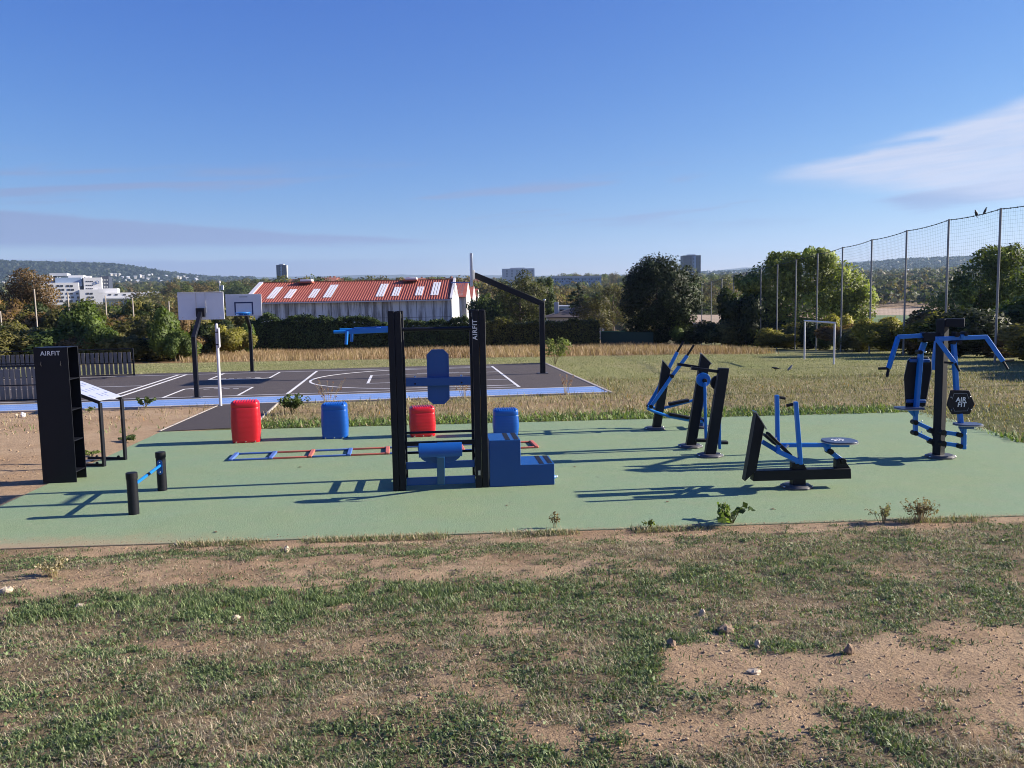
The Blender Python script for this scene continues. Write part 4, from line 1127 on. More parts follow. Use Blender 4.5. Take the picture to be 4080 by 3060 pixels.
for x, y in ((893, 928), (1097, 922), (898, 1062), (1103, 1057)):
    p = q7(x, y, Rd - 0.061)
    part('plate_bolt', MB().sphere(p, 0.009, 8, 5), BOLT, bp_, world=True)
LINEP = paint('thin grey print', (0.30, 0.31, 0.34), 0.5, bump=0)
for pts in (((905, 950), (925, 890), (1060, 890), (1080, 945)), ((918, 1040), (930, 1075), (1065, 1072), (1078, 1038))):
    pp = [q7(x, y, Rd - 0.0612) for x, y in pts]
    for i in range(3): part('print_line', MB().beam(pp[i], pp[i + 1], 0.0012, 0.004), LINEP, bp_, world=True)
pc2 = q7(996, 982, Rd - 0.0612)
tm = Matrix.Translation((pc2[0] - base[0], pc2[1] - base[1], pc2[2] - base[2])) @ Matrix.Rotation(rad(90), 4, 'X')
text_mesh('AIR\n FIT', 0.092, WHITE, 'lettering', bp_, tm, 0.001, 0.0022, 0.1, 1.08, 0.82)
ss = q7(1070, 1212, Rd - 0.10)
st_ = part('seat', MB().prism([(ss[0] + 0.185 * math.copysign(abs(math.cos(t)) ** 0.7, math.cos(t)), ss[1] + 0.17 * math.copysign(abs(math.sin(t)) ** 0.7, math.sin(t)), ss[2] - 0.004) for t in np.linspace(0, 2 * PI, 28, endpoint=False)], (0, 0, 0.016)), SEATP, cp, 0.004, world=True)
ROOTLOC[st_.name] = ROOTLOC[cp.name]
part('seat_edge', MB().prism([(ss[0] + 0.189 * math.copysign(abs(math.cos(t)) ** 0.7, math.cos(t)), ss[1] + 0.174 * math.copysign(abs(math.sin(t)) ** 0.7, math.sin(t)), ss[2] - 0.014) for t in np.linspace(0, 2 * PI, 28, endpoint=False)], (0, 0, 0.010)), STEEL, st_, world=True)
part('seat_block', MB().box((ss[0] - 0.02, ss[1], ss[2] - 0.04), (0.2, 0.07, 0.05)), BLUED, cp, 0.004, world=True)
arm('seat_bracket', [q7(1028, 1236, Rd), q7(1024, 1472, Rd)], 0.05, 0.075)
part('gusset', MB().prism([q7(985, 1240, Rd - 0.02), q7(1070, 1240, Rd - 0.02), q7(1050, 1290, Rd - 0.02), q7(1002, 1290, Rd - 0.02)], (0, 0.04, 0)), BLUE, cp, 0.003, world=True)
for (xa, ya), (xb, yb) in (((805, 1295), (1020, 1325)), ((805, 1410), (1020, 1442))):
    arm('link_arm', [q7(xa, ya, -0.09), q7(xb, yb, Rd)], 0.045, 0.055)
    hub('link_hub', q7(798, ya, -0.1), 0.042, 0.12, cp); hub('link_hub', q7(972, yb - 4, Rd), 0.036, 0.12, cp)
    part('hub_bolt', MB().sphere(q7(1052, yb - 8, Rd - 0.03), 0.012, 8, 5), BOLT, cp, world=True)
for (y0, y1, y2) in ((1270, 1315, 1375), (1370, 1420, 1490)):
    part('gusset', MB().prism([q7(695, y1, 0.04), q7(860, y1, 0.04), q7(820, y2, 0.04), q7(725, y2, 0.04)], (0, 0.03, 0)), BLACK, cp, 0.003, world=True)
# left station
Ld = 0.16
hub('arm_hub', q7(608, 272, Ld), 0.04, 0.14, cp); hub('arm_hub', q7(592, 328, Ld), 0.036, 0.14, cp)
c0, c1 = q7(592, 282, Ld), q7(334, 296, Ld + 0.05)
arm('pull_arm', [c0, c1]); arm('pull_arm', [shift(c1, 0.008), q7(236, 628, Ld - 0.05)])
c2 = q7(748, 285, Ld + 0.62)
arm('pull_arm', [q7(600, 282, Ld + 0.05), c2]); arm('pull_arm', [c2, q7(700, 640, Ld + 0.66)])
e = q7(236, 626, Ld - 0.05)
part('pull_grip', MB().tube(shift(e, -0.005), q7(132, 628, Ld - 0.05), 0.020, 12), BLACKM, cp, world=True)
part('pull_grip', MB().tube(shift(e, 0, 0, -0.015), q7(222, 715, Ld - 0.09), 0.022, 12), BLACKM, cp, world=True)
arm('back_strut', [q7(614, 345, Ld), q7(578, 450, Ld)], 0.05, 0.075)
arm('back_strut', [q7(578, 440, Ld), q7(522, 1100, Ld - 0.02)], 0.055, 0.085)
hub('strut_hub', q7(556, 455, Ld), 0.03, 0.13, cp)
part('hub_bolt', MB().sphere(q7(628, 456, Ld - 0.02), 0.014, 8, 5), BOLT, cp, world=True)
oc = [(478, 510), (655, 505), (690, 560), (692, 650), (625, 1020), (560, 1048), (420, 1040), (402, 720), (440, 545)]
bp2 = part('back_plate', MB().prism([q7(x, y, Ld + 0.06) for x, y in oc], (0, 0.022, 0)), BLACK, cp, 0.008, world=True)
ROOTLOC[bp2.name] = ROOTLOC[cp.name]
part('plate_edge', MB().prism([shift(q7(x + (547 - x) * -0.012, y + (780 - y) * -0.006, Ld + 0.066)) for x, y in oc], (0, 0.012, 0)), STEEL, bp2, world=True)
for y, xa, xb in ((545, 462, 668), (970, 425, 625)):
    part('cross_piece', MB().beam(q7(xa, y, Ld + 0.035), q7(xb, y, Ld + 0.035), 0.05, 0.05), BLUED, cp, 0.01, world=True)
ss = q7(455, 1042, Ld - 0.02)
st2 = part('seat', MB().prism([(ss[0] + 0.205 * math.copysign(abs(math.cos(t)) ** 0.7, math.cos(t)), ss[1] + 0.17 * math.copysign(abs(math.sin(t)) ** 0.7, math.sin(t)), ss[2] - 0.004) for t in np.linspace(0, 2 * PI, 28, endpoint=False)], (0, 0, 0.016)), SEATP, cp, 0.004, world=True)
ROOTLOC[st2.name] = ROOTLOC[cp.name]
part('seat_edge', MB().prism([(ss[0] + 0.209 * math.copysign(abs(math.cos(t)) ** 0.7, math.cos(t)), ss[1] + 0.174 * math.copysign(abs(math.sin(t)) ** 0.7, math.sin(t)), ss[2] - 0.014) for t in np.linspace(0, 2 * PI, 28, endpoint=False)], (0, 0, 0.010)), STEEL, st2, world=True)
arm('seat_bracket', [q7(520, 1072, Ld), q7(519, 1312, Ld)], 0.05, 0.072)
part('gusset', MB().prism([q7(440, 1068, Ld - 0.02), q7(560, 1068, Ld - 0.02), q7(540, 1130, Ld - 0.02), q7(500, 1130, Ld - 0.02)], (0, 0.04, 0)), BLUE, cp, 0.003, world=True)
for (xa, ya), (xb, yb) in (((520, 1190), (690, 1278)), ((520, 1302), (690, 1392))):
    arm('link_arm', [q7(xa, ya, Ld), q7(xb + 20, yb, 0.06)], 0.045, 0.055)
    hub('link_hub', q7(508, ya, Ld), 0.037, 0.12, cp); hub('link_hub', q7(684, yb, 0.06), 0.042, 0.12, cp)
    part('hub_bolt', MB().sphere(q7(586, ya - 8, Ld - 0.04), 0.012, 8, 5), BOLT, cp, world=True)

# ================================================================ COURT FURNITURE
def hoop_small(front, label):
    """low hoop on a bent pole; front: the board faces the far side (True) or the viewer"""
    s = 1 if front else -1
    loc = CF(-10.81, 1.77) if front else CF(-10.86, 10.16)
    t = thing('basketball_hoop', label, 'basketball hoop', loc, CYAW + (0 if front else PI), 'small hoops facing each other across the court')
    part('pole', MB().beam((0, 0, 0.0), (0, 0, 1.63), 0.115, 0.115, (0, 1, 0)), BLACK, t, 0.012)
    part('pole_arm', MB().beam((0, -0.035, 1.58), (0, 0.90, 2.26), 0.112, 0.112), BLACK, t, 0.012)
    part('pole_foot', MB().box((0, 0, 0.012), (0.26, 0.26, 0.022)), GREYPL, t, 0.003)
    part('mount', MB().box((0, 0.90, 2.26), (0.23, 0.12, 0.24)), BLACK, t, 0.006)
    bd = part('backboard', MB().box((0, 0.985, 2.44), (1.22, 0.03, 0.76)), BOARD, t, 0.006)
    for x in (-0.125, 0.125):
        part('back_rib', MB().box((x, 0.966, 2.52), (0.012, 0.012, 0.56)), STEEL, bd)
    part('top_rail', MB().box((0, 0.962, 2.805), (1.2, 0.022, 0.02)), STEEL, bd)
    for x in (-0.5, 0.5):
        part('board_bolt', MB().tube((x, 0.955, 2.12), (x, 0.971, 2.12), 0.014, 8), BOLT, bd)
    fr = MB()
    for bx in (((-0.295, 0, 2.30), (0.048, 0.004, 0.40)), ((0.295, 0, 2.30), (0.048, 0.004, 0.40)), ((0, 0, 2.524), (0.638, 0.004, 0.048))):
        fr.box((bx[0][0], 1.002, bx[0][2]), bx[1])
    part('target_square', fr, paint('dark blue board print', (0.012, 0.02, 0.09), 0.5, bump=0), bd)
    part('print_strip', MB().box((0, 1.002, 2.725), (0.28, 0.003, 0.035)), paint('faded grey print', (0.33, 0.35, 0.38), 0.5, bump=0), bd)
    rim = part('rim', MB().ring((0, 1.27, 2.165), 0.235, 0.02, 32, 8), BLUE, t)
    part('rim_plate', MB().prism([(-0.25, 1.001, 2.165), (0.25, 1.001, 2.165), (0.2, 1.07, 2.165), (-0.2, 1.07, 2.165)], (0, 0, -0.02)), BLUE, rim, 0.002)
    part('rim_bracket', MB().box((0, 1.03, 2.12), (0.36, 0.05, 0.09)), BLUED, rim, 0.004)
    for k in range(10):
        a = 2 * PI * k / 10
        part('net_hook', MB().path([(0.235 * math.cos(a), 1.27 + 0.235 * math.sin(a), 2.15), (0.215 * math.cos(a), 1.27 + 0.215 * math.sin(a), 2.09)], 0.008, 6), BLUE, rim)
    return t
hoop_small(True, 'nearer small basketball hoop, pale back of its board turned to the pad')
hoop_small(False, 'small basketball hoop with blue rim at the far side of the court')
lc = CF(-0.77, 6.05)
bh = thing('basketball_hoop', 'tall basketball hoop with long black sloping arm at the right end of the court', 'basketball hoop', lc, rad(3.0))
part('pole', MB().beam((0, 0, 0), (0, 0, 2.36), 0.17, 0.17, (0, 1, 0)), BLACK, bh, 0.012)
part('pole_foot', MB().box((0, 0, 0.012), (0.34, 0.34, 0.022)), GREYPL, bh, 0.003)
part('arm', MB().beam((0.05, 0, 2.29), (-2.20, 0, 3.28), 0.15, 0.19), BLACK, bh, 0.012)
part('arm_cap', MB().sphere((0.09, 0, 2.42), 0.04, 10, 6), BOLT, bh)
bd = part('backboard', MB().box((-2.32, 0, 3.42), (0.03, 1.8, 1.05)), BOARD, bh, 0.006)
for y in (-0.88, 0.88, 0):
    part('board_frame', MB().box((-2.28, y, 3.42), (0.05, 0.04, 1.04)), STEEL, bd, 0.003)
for z in (2.92, 3.92):
    part('board_frame', MB().box((-2.28, 0, z), (0.046, 1.72, 0.04)), STEEL, bd, 0.003)
part('mount', MB().box((-2.24, 0, 3.28), (0.12, 0.3, 0.3)), STEEL, bh, 0.006)
rim = part('rim', MB().ring((-2.72, 0, 3.05), 0.235, 0.011, 30, 8), BLUE, bh)
part('rim_plate', MB().prism([(-2.336, -0.12, 3.05), (-2.336, 0.12, 3.05), (-2.49, 0.08, 3.05), (-2.49, -0.08, 3.05)], (0, 0, -0.02)), BLUE, rim, 0.002)
nb = MB()
for k in range(12):
    a0, a1 = 2 * PI * k / 12, 2 * PI * (k + 1) / 12
    for s0, s1 in ((a0, a1), (a1, a0)):
        nb.path([(-2.72 + 0.23 * math.cos(s0), 0.23 * math.sin(s0), 3.04), (-2.72 + 0.16 * math.cos(s1), 0.16 * math.sin(s1), 2.83), (-2.72 + 0.13 * math.cos(s0), 0.13 * math.sin(s0), 2.62)], 0.004, 4)
part('net', nb, WPOST, rim)

sp = thing('sign_post', 'white post with a narrow edge-on notice board beside the court path', 'sign', (-7.14, 20.44, 0), rad(17.5))
part('post', MB().path([(0, 0, -0.02), (0, 0, 1.95), (0.004, 0, 1.99), (0.01, 0, 2.01)], [0.036, 0.035, 0.033, 0.015], 16), WPOST, sp)
part('notice_board', MB().prism([(0.038, -0.35, 1.43), (0.038, 0.35, 1.43), (0.038, 0.35, 1.90), (0.038, -0.35, 1.90)], (0.022, 0, 0)), WPOST, sp, 0.004)
for z in (1.50, 1.80):
    part('strap', MB().tube((0, 0, z - 0.012), (0, 0, z + 0.012), 0.041, 16), BLACKM, sp)

# ---------------------------------------------------------------- slatted end barriers
def barrier(label, x1, y, n, pitch, sw, H=0.97, tiers=((0.06, 0.44), (0.47, 0.84)), rails=(0.96, 0.455, 0.03)):
    t = thing('slat_barrier', label, 'barrier', CF(x1, y), CYAW, 'slatted barriers at the left end of the court')
    Ln = n * pitch + 0.06
    for z in rails:
        part('rail', MB().beam((-Ln, 0, z), (0, 0, z), 0.04, 0.03), BLACK, t, 0.003)
    for x in (0.0, -Ln):
        part('post', MB().box((x, 0, H / 2), (0.05, 0.05, H)), BLACK, t, 0.004)
    rr = random.Random(5)
    base = {}
    for k in range(n):
        for z0, z1 in tiers:
            if (z0, z1) not in base:
                o = part('slat', MB().box((0, -0.022, (z0 + z1) / 2), (sw, 0.02, z1 - z0)), SLAT, t, 0.004)
                base[(z0, z1)] = o
            else:
                o = base[(z0, z1)].copy(); COL.objects.link(o); o.parent = t
            o.location = (-0.05 - pitch * (k + 0.5) + rr.uniform(-0.004, 0.004), rr.uniform(-0.002, 0.002), rr.uniform(-0.004, 0.004))
    return t
barrier('far slatted grey barrier with open top rail behind the shelf cabinet', -14.94, 10.03, 34, 0.156, 0.115)
barrier('nearer slatted grey barrier at the left edge beside the shelf cabinet', -14.1, 2.35, 28, 0.142, 0.108, 1.02, ((0.05, 0.40), (0.44, 0.86)), (1.0, 0.92, 0.42, 0.03))

# ================================================================ GOAL, BALL FENCE, BIRDS
gl = thing('goal', 'small white goal frame without a net on the grass near the fence', 'goal', (11.37, 31.07, float(terrain(11.37, 31.07))), rad(90))
GW, GHt = 3.0, 1.46
for x in (-GW / 2, GW / 2):
    part('goal_post', MB().tube((x, 0, -0.03), (x, 0, GHt - 0.034), 0.033, 14), WPOST, gl)
part('crossbar', MB().tube((-GW / 2 - 0.033, 0, GHt), (GW / 2 + 0.033, 0, GHt), 0.033, 14), WPOST, gl)

FX, FU = 16.72, 3.36
def fy(n): return FU * (8.63 + n)
def fxx(n): return FX - 0.02 * n
fn = thing('ball_stop_fence', 'tall netting fence on thin steel posts along the right side of the field', 'fence', (FX, fy(4), float(terrain(FX, fy(4)))))
FPOST = paint('dull green grey post', (0.22, 0.23, 0.24), 0.45, 0.3, var=0.2)
FH = 5.27; tops = []
for n in range(-3, 14):
    x, y = fxx(n), fy(n); z = float(terrain(x, y))
    part('post', MB().tube((x, y, z - 0.05), (x, y, z + FH), 0.04, 10), FPOST, fn, world=True)
    tops.append((x, y, z + FH - 0.03))
cb = MB(); lines = MB(); up = Vector((0, 0, 1))
def tri(mb, a, b, r):
    a = Vector(a); b = Vector(b); d = (b - a).normalized(); s = d.cross(Vector((1, 0, 0.01))).normalized(); u = s.cross(d)
    ring = [s * r, (-s * 0.5 + u * 0.87) * r, (-s * 0.5 - u * 0.87) * r]
    mb.add([a + q for q in ring] + [b + q for q in ring], [(0, 1, 4, 3), (1, 2, 5, 4), (2, 0, 3, 5)])
def sag(i, t): return 0.05 * 4 * t * (1 - t)
for i in range(len(tops) - 1):
    a, b = Vector(tops[i]), Vector(tops[i + 1])
    pts = []
    for k in range(9):
        t = k / 8; p = a.lerp(b, t); pts.append((p.x, p.y, p.z - sag(i, t)))
    cb.path(pts, 0.014, 6, caps=False)
    for k in range(9):
        t = (k + 0.5) / 9; p = a.lerp(b, t); cb.sphere((p.x, p.y, p.z - sag(i, t)), 0.034, 6, 4, (0.7, 1.4, 0.8))
    zb = [float(terrain(p.x, p.y)) + 0.05 for p in (a, b)]
    nh = 40
    for h in range(nh):
        f0 = h / nh
        prev = None
        for k in range(5):
            t = k / 4; p = a.lerp(b, t); zt = p.z - sag(i, t); z0 = zb[0] + (zb[1] - zb[0]) * t
            q = (p.x, p.y, z0 + (zt - z0) * f0)
            if prev: tri(lines, prev, q, 0.0021)
            prev = q
    for k in range(26):
        t = (k + 0.5) / 26; p = a.lerp(b, t); z0 = zb[0] + (zb[1] - zb[0]) * t
        tri(lines, (p.x, p.y, z0), (p.x, p.y, p.z - sag(i, t)), 0.0017)
NETM = paint('dark green net cord', (0.035, 0.05, 0.045), 0.8, bump=0)
part('top_cable', cb, NETM, fn, world=True)
nn = part('net', lines, NETM, fn, world=True); nn['kind'] = 'stuff'

FEATH = paint('black feathers', (0.02, 0.02, 0.024), 0.5, var=0.3, scale=25)
FEATG = paint('grey feathers', (0.20, 0.20, 0.20), 0.7, var=0.35, scale=25)
def bird(loc, rz, mt, label, pitch=rad(50), s=1.0):
    t = thing('bird', label, 'bird', loc, rz)
    sp_ = [(0.20, 0.115, 0.004), (0.175, 0.118, 0.012), (0.155, 0.122, 0.028), (0.125, 0.125, 0.036), (0.095, 0.105, 0.034), (0.05, 0.07, 0.055), (-0.01, 0.035, 0.066), (-0.08, 0.0, 0.055), (-0.13, -0.03, 0.032), (-0.18, -0.055, 0.026), (-0.27, -0.10, 0.020), (-0.275, -0.103, 0.004)]
    cs, sn = math.cos(pitch - rad(28)), math.sin(pitch - rad(28))
    pts = [((x * cs - z * sn) * s, 0, (x * sn + z * cs + 0.105) * s) for x, z, r in sp_]
    part('body', MB().path(pts, [r * s for _, _, r in sp_], 12), mt, t)
    for y in (-1, 1):
        wg = [((x * cs - z * sn) * s, y * (0.062 + 0.004 * k) * s, (x * sn + z * cs + 0.105) * s) for k, (x, z) in enumerate(((0.06, 0.08), (0.0, 0.06), (-0.1, 0.01), (-0.2, -0.05)))]
        part('wing', MB().path(wg, [0.018 * s, 0.03 * s, 0.026 * s, 0.006 * s], 8), mt, t)
        part('leg', MB().tube((0, y * 0.025 * s, 0.08 * s), (0.01 * s, y * 0.028 * s, 0.0), 0.006 * s, 6), BLACKM, t)
def cable_pt(n, t):
    i = n + 3
    a, b = Vector(tops[i]), Vector(tops[i + 1]); p = a.lerp(b, t)
    return (p.x, p.y, p.z - sag(i, t) + 0.02)
bird(cable_pt(0, 0.46), rad(200), FEATH, 'black bird on the fence cable leaning to the left', rad(66), 0.6)
bird(cable_pt(0, 0.27), rad(-15), FEATH, 'black bird on the fence cable leaning to the right', rad(66), 0.6)
q = G(3090, 1478); bird(q, rad(180), FEATH, 'black bird feeding on the field in front of the goal', rad(10), 0.62)
q = G(3150, 1476); bird(q, rad(10), FEATG, 'grey bird standing on the field beside the black one', rad(48), 0.62)

# ================================================================ TREES, BUSHES, HEDGES
LEAF = leaf_mat('tree leaves', 0.55, 0.36, 0.25)
LEAFD = leaf_mat('glossy dark leaves', 0.5, 0.12, 0.14)
def unit(a): return a / np.maximum(np.linalg.norm(a, axis=-1, keepdims=True), 1e-6)
def cards(Pn, nrm, puff, s, aspect, r, droop=0.0, cup=0.06):
    """leaf quads facing nrm; puff is the soft normal of the clump they belong to"""
    nrm = unit(nrm); sg = np.sign((nrm * puff).sum(-1, keepdims=True)); sg[sg == 0] = 1; nrm = nrm * sg
    t = np.cross(nrm, r.normal(size=Pn.shape)); t[..., 2] -= droop; t = unit(t - nrm * (t * nrm).sum(-1, keepdims=True)); b = np.cross(nrm, t)
    V = np.stack([Pn - t * s * 0.5, Pn - b * s * aspect * 0.5 - nrm * s * cup, Pn + t * s * 0.5, Pn + b * s * aspect * 0.5 - nrm * s * cup], -2)
    N_ = unit(puff * 0.8 + nrm * 0.45)
    return V.reshape(-1, 3), np.repeat(N_.reshape(-1, 3), 4, axis=0)
def leaf_cloud(lobes, n, size, c1, c2, seed, shell=0.5, aspect=0.5, droop=0.0, lobevar=0.35):
    r = np.random.default_rng(seed)
    lob = np.array(lobes, float); vol = lob[:, 3] * lob[:, 4] * lob[:, 5]
    vol = vol ** 0.75
    k = r.choice(len(lob), n, p=vol / vol.sum())
    d = r.normal(size=(n, 3)); d /= np.linalg.norm(d, axis=1)[:, None]
    rad_ = shell + (1 - shell) * r.random(n) ** 0.6
    rad_ = rad_ * (1 + 0.045 * r.normal(size=n))
    Pn = lob[k, :3] + d * rad_[:, None] * lob[k, 3:6]
    ctr = lob[:, :3].mean(0)
    puff = unit(d * 0.8 + unit(Pn - ctr) * 0.45 + np.array([0, 0, 0.12]))
    s = size * r.uniform(0.6, 1.35, n)[:, None]
    V, NV = cards(Pn, d * 0.6 + r.normal(size=(n, 3)) * 0.65 + np.array([0, 0, 0.35]), puff, s, aspect, r, droop)
    Fq = np.arange(n * 4).reshape(n, 4)
    lv = 1 + lobevar * (r.random(len(lob)) - 0.5) * 2
    mixv = np.clip(r.random(n) * 0.7 + 0.3 * r.random(len(lob))[k], 0, 1)[:, None]
    col = (np.array(c1) * (1 - mixv) + np.array(c2) * mixv) * (lv[k] * r.uniform(0.75, 1.25, n))[:, None]
    return V, Fq, np.repeat(col, 4, axis=0), NV
def crown_lobes(w, h, z0, n, seed, lob=0.33, core=0.36):
    r = np.random.default_rng(seed); out = [(0, 0, z0 + h * 0.5, w * core, w * core, h * (core + 0.02))]
    for k in range(n):
        a = r.uniform(0, 2 * PI); e = r.uniform(-0.75, 1.0)
        ce = math.sqrt(max(0, 1 - e * e)); f = r.uniform(0.55, 0.9)
        s = lob * r.uniform(0.6, 1.25)
        out.append((w / 2 * ce * f * math.cos(a), w / 2 * ce * f * math.sin(a), z0 + h * 0.5 + h / 2 * e * f, w / 2 * s, w / 2 * s, min(w, h) / 2 * s * 0.9))
    return out
def trunk_mb(h, r0, seed, lobes=None, z0=0.0):
    r = random.Random(seed); mb = MB()
    pts = [(0, 0, -0.3)]; x = y = 0
    for k in range(1, 6):
        x += r.uniform(-0.03, 0.03) * h; y += r.uniform(-0.03, 0.03) * h; pts.append((x, y, h * k / 5))
    mb.path(pts, [r0 * (1.15 - 0.85 * k / 5) for k in range(6)], 8)
    if lobes:
        for L in r.sample(lobes[1:], min(7, len(lobes) - 1)):
            b = Vector(pts[2]).lerp(Vector(pts[4]), r.random()); e = Vector(L[:3])
            m1 = b.lerp(e, 0.5) + Vector((0, 0, -0.05 * h))
            mb.path([b, m1, e], [r0 * 0.4, r0 * 0.25, r0 * 0.08], 6)
    return mb
def tree(name, label, cat, loc, h, w, trunk_h, nl, leaves, size, c1, c2, seed, group=None, mt=None, lob=0.33, r0=None, shell=0.5, aspect=0.5, bark=None, lobes=None, droop=0.0):
    t = thing(name, label, cat, loc, 0.0, group)
    lobes = lobes or crown_lobes(w, h - trunk_h, trunk_h, nl, seed, lob)
    V, Fq, c, NV = leaf_cloud(lobes, leaves, size, c1, c2, seed + 1, shell, aspect, droop)
    arr_obj('crown', V, Fq, c, mt or LEAF, t, nrm=NV)
    part('trunk', trunk_mb(max(trunk_h + (h - trunk_h) * 0.7, 0.3), r0 or h * 0.022, seed, lobes), bark or BARK, t)
    return t
def at(px, Y, dz=0.0):
    x = W(px, 1200, Y)[0]
    return (x, Y, float(terrain(x, Y)) + dz)
def height_to(px, py, Y, base):
    return W(px, py, Y)[2] - base[2]

# the dark round tree
b = at(2622, 62)
hd_ = height_to(2622, 998, 62, b)
tree('dark_tree', 'big dark round evergreen tree at the left end of the ball fence', 'tree', b, hd_, 6.2, 0.2, 60, 36000, 0.20, (0.008, 0.016, 0.007), (0.055, 0.078, 0.030), 41, mt=LEAFD, shell=0.72, aspect=0.42, lobes=crown_lobes(6.2, hd_ - 0.1, 0.0, 90, 41, 0.2, 0.45))
# the leafy tree behind the fence and its neighbours
b = at(3190, 58)
L = []
for cx_, cz_, rx_, rz_ in ((-2.2, 4.2, 1.7, 1.7), (0.3, 5.0, 2.2, 1.55), (2.6, 4.0, 1.9, 1.9), (3.7, 2.6, 1.5, 1.6), (-3.0, 2.4, 1.7, 1.9), (0.5, 2.2, 2.6, 2.0), (1.3, 5.9, 1.0, 0.8), (-1.2, 5.9, 0.9, 0.7), (-3.7, 4.3, 0.7, 0.5)):
    L.append((cx_, 0.0, cz_, rx_, 1.7, rz_))
    rr = random.Random(int(cx_ * 10) + 77)
    for k in range(6):
        a = rr.uniform(0, 2 * PI); e = rr.uniform(-0.6, 1)
        L.append((cx_ + rx_ * 0.8 * math.cos(a) * math.sqrt(1 - e * e * 0.8), 1.4 * math.sin(a), cz_ + rz_ * 0.8 * e, 0.55, 0.55, 0.5))
tree('leafy_tree', 'broad bright green tree standing behind the netting fence near the goal', 'tree', b, 6.5, 8, 1.0, 0, 26000, 0.24, (0.085, 0.125, 0.032), (0.33, 0.37, 0.10), 51, lobes=L, shell=0.45)
b = at(3905, 36.5)
L = []
for cx_, cz_, rx_, rz_ in ((0.2, 2.9, 1.3, 1.2), (1.6, 3.1, 1.4, 1.25), (-1.1, 1.7, 1.2, 1.2), (-1.9, 0.9, 0.8, 0.9), (0.6, 1.3, 1.6, 1.3), (2.6, 1.8, 1.6, 1.9), (3.6, 2.9, 1.3, 1.3), (1.0, 4.1, 0.8, 0.6)):
    L.append((cx_, 0.3, cz_, rx_, 1.3, rz_))
    rr = random.Random(int(cx_ * 10) + 177)
    for k in range(6):
        a = rr.uniform(0, 2 * PI); e = rr.uniform(-0.6, 1)
        L.append((cx_ + rx_ * 0.8 * math.cos(a) * math.sqrt(1 - e * e * 0.8), 0.3 + 1.1 * math.sin(a), cz_ + rz_ * 0.8 * e, 0.42, 0.42, 0.38))
tree('leafy_tree', 'dark leafy tree behind the fence at the right edge, above the press machine', 'tree', b, 4.4, 6, 0.6, 0, 24000, 0.17, (0.075, 0.11, 0.03), (0.25, 0.30, 0.085), 61, lobes=L, shell=0.45)

# shrubs along the fence
def make_bush(name, label, cat, loc, w, h, n, size, c1, c2, seed, group=None, mt=None, flat_=0.0, dp=None):
    r = random.Random(seed); L = []
    dp = dp or w
    for k in range(9):
        a = r.uniform(0, 2 * PI); f = r.uniform(0.1, 0.75)
        s = r.uniform(0.28, 0.5)
        L.append((w / 2 * f * math.cos(a), dp / 2 * f * math.sin(a), h * r.uniform(0.25, 0.74), w * s * 0.55, dp * s * 0.55, h * s * 0.6))
    V, Fq, c, NV = leaf_cloud(L, n, size, c1, c2, seed, 0.35)
    V[:, 2] = np.maximum(V[:, 2], -0.05)
    o = arr_obj(name, V, Fq, c, mt or LEAF, None, loc, nrm=NV)
    return tag(o, label, cat, group)
OL1, OL2 = (0.085, 0.090, 0.030), (0.20, 0.175, 0.060)
BR1, BR2 = (0.13, 0.085, 0.04), (0.25, 0.165, 0.075)
GR1, GR2 = (0.05, 0.082, 0.022), (0.13, 0.175, 0.048)
YE1, YE2 = (0.14, 0.135, 0.030), (0.30, 0.27, 0.06)
DK1, DK2 = (0.014, 0.024, 0.009), (0.052, 0.070, 0.024)
protos = {}
BUSHLAB = {'olive': 'olive green shrub in the thicket', 'brown': 'brownish dry shrub in the thicket', 'green': 'fresh green shrub in the thicket', 'yellow': 'yellowing shrub in the thicket', 'dark': 'dark green shrub in the thicket'}
PAL = {'olive': (OL1, OL2), 'brown': (BR1, BR2), 'green': (GR1, GR2), 'yellow': (YE1, YE2), 'dark': (DK1, DK2)}
def bush(kind, px, Y, ptop, w, place, var=0, dp=None):
    """a shrub whose top reaches a row of the photograph"""
    b = at(px, Y, -0.05); h = max(height_to(px, ptop, Y, b), 0.4)
    key = (kind, var)
    if place == PL:
        row_ = 'back row of the thicket' if Y > 53 else 'middle of the thicket' if Y > 48.5 else 'front of the thicket'
        zone = 'under the russet tree' if px < 200 else 'behind the far barrier' if px < 430 else 'left of the nearer hoop' if px < 760 else 'between the two small hoops'
        lab = BUSHLAB[kind].replace('in the thicket', 'in the ' + row_) + ' ' + zone
    else:
        zone = 'left of the goal' if px < 3190 else 'behind the goal' if px < 3340 else 'between the goal and the press machine' if px < 3640 else 'behind the press machine' if px < 4000 else 'at the right end of the fence'
        lab = BUSHLAB[kind].replace('in the thicket', 'along the netting fence') + ' ' + zone
    grp = lab.split(' shrub')[0] + ' shrubs ' + zone
    if key not in protos:
        o = make_bush('bush', lab, 'bush', b, 2.0, 2.0, 5200, 0.15, *PAL[kind], 300 + len(protos) * 7, grp)
        protos[key] = o
    else:
        o = protos[key].copy(); COL.objects.link(o); o['label'] = lab; o['group'] = grp
    o.location = b; o.scale = (w / 1.75, (dp or w) / 1.75, h / 1.75); o.rotation_euler = (0, 0, random.uniform(0, 6.28))
    return o
rb = random.Random(21)
PF = 'along the netting fence'; PL = 'behind the court at the left'
for n in range(-2, 14):                       # low tangle at the foot of the fence
    for k in range(2):
        y = fy(n) + rb.uniform(0, FU); x = FX + 0.4 + rb.uniform(0, 1.2)
        px = 2040 + F * x / y
        hgt = rb.uniform(1.1, 2.0)
        row = 1195 - 0.018 * (px - 2040) - (float(terrain(x, y)) + hgt - 2.45) / y * F
        bush(rb.choice(['olive', 'brown', 'brown', 'yellow', 'yellow', 'dark']), px, y, row, rb.uniform(2.0, 3.4), PF, rb.randint(0, 1), 1.6)
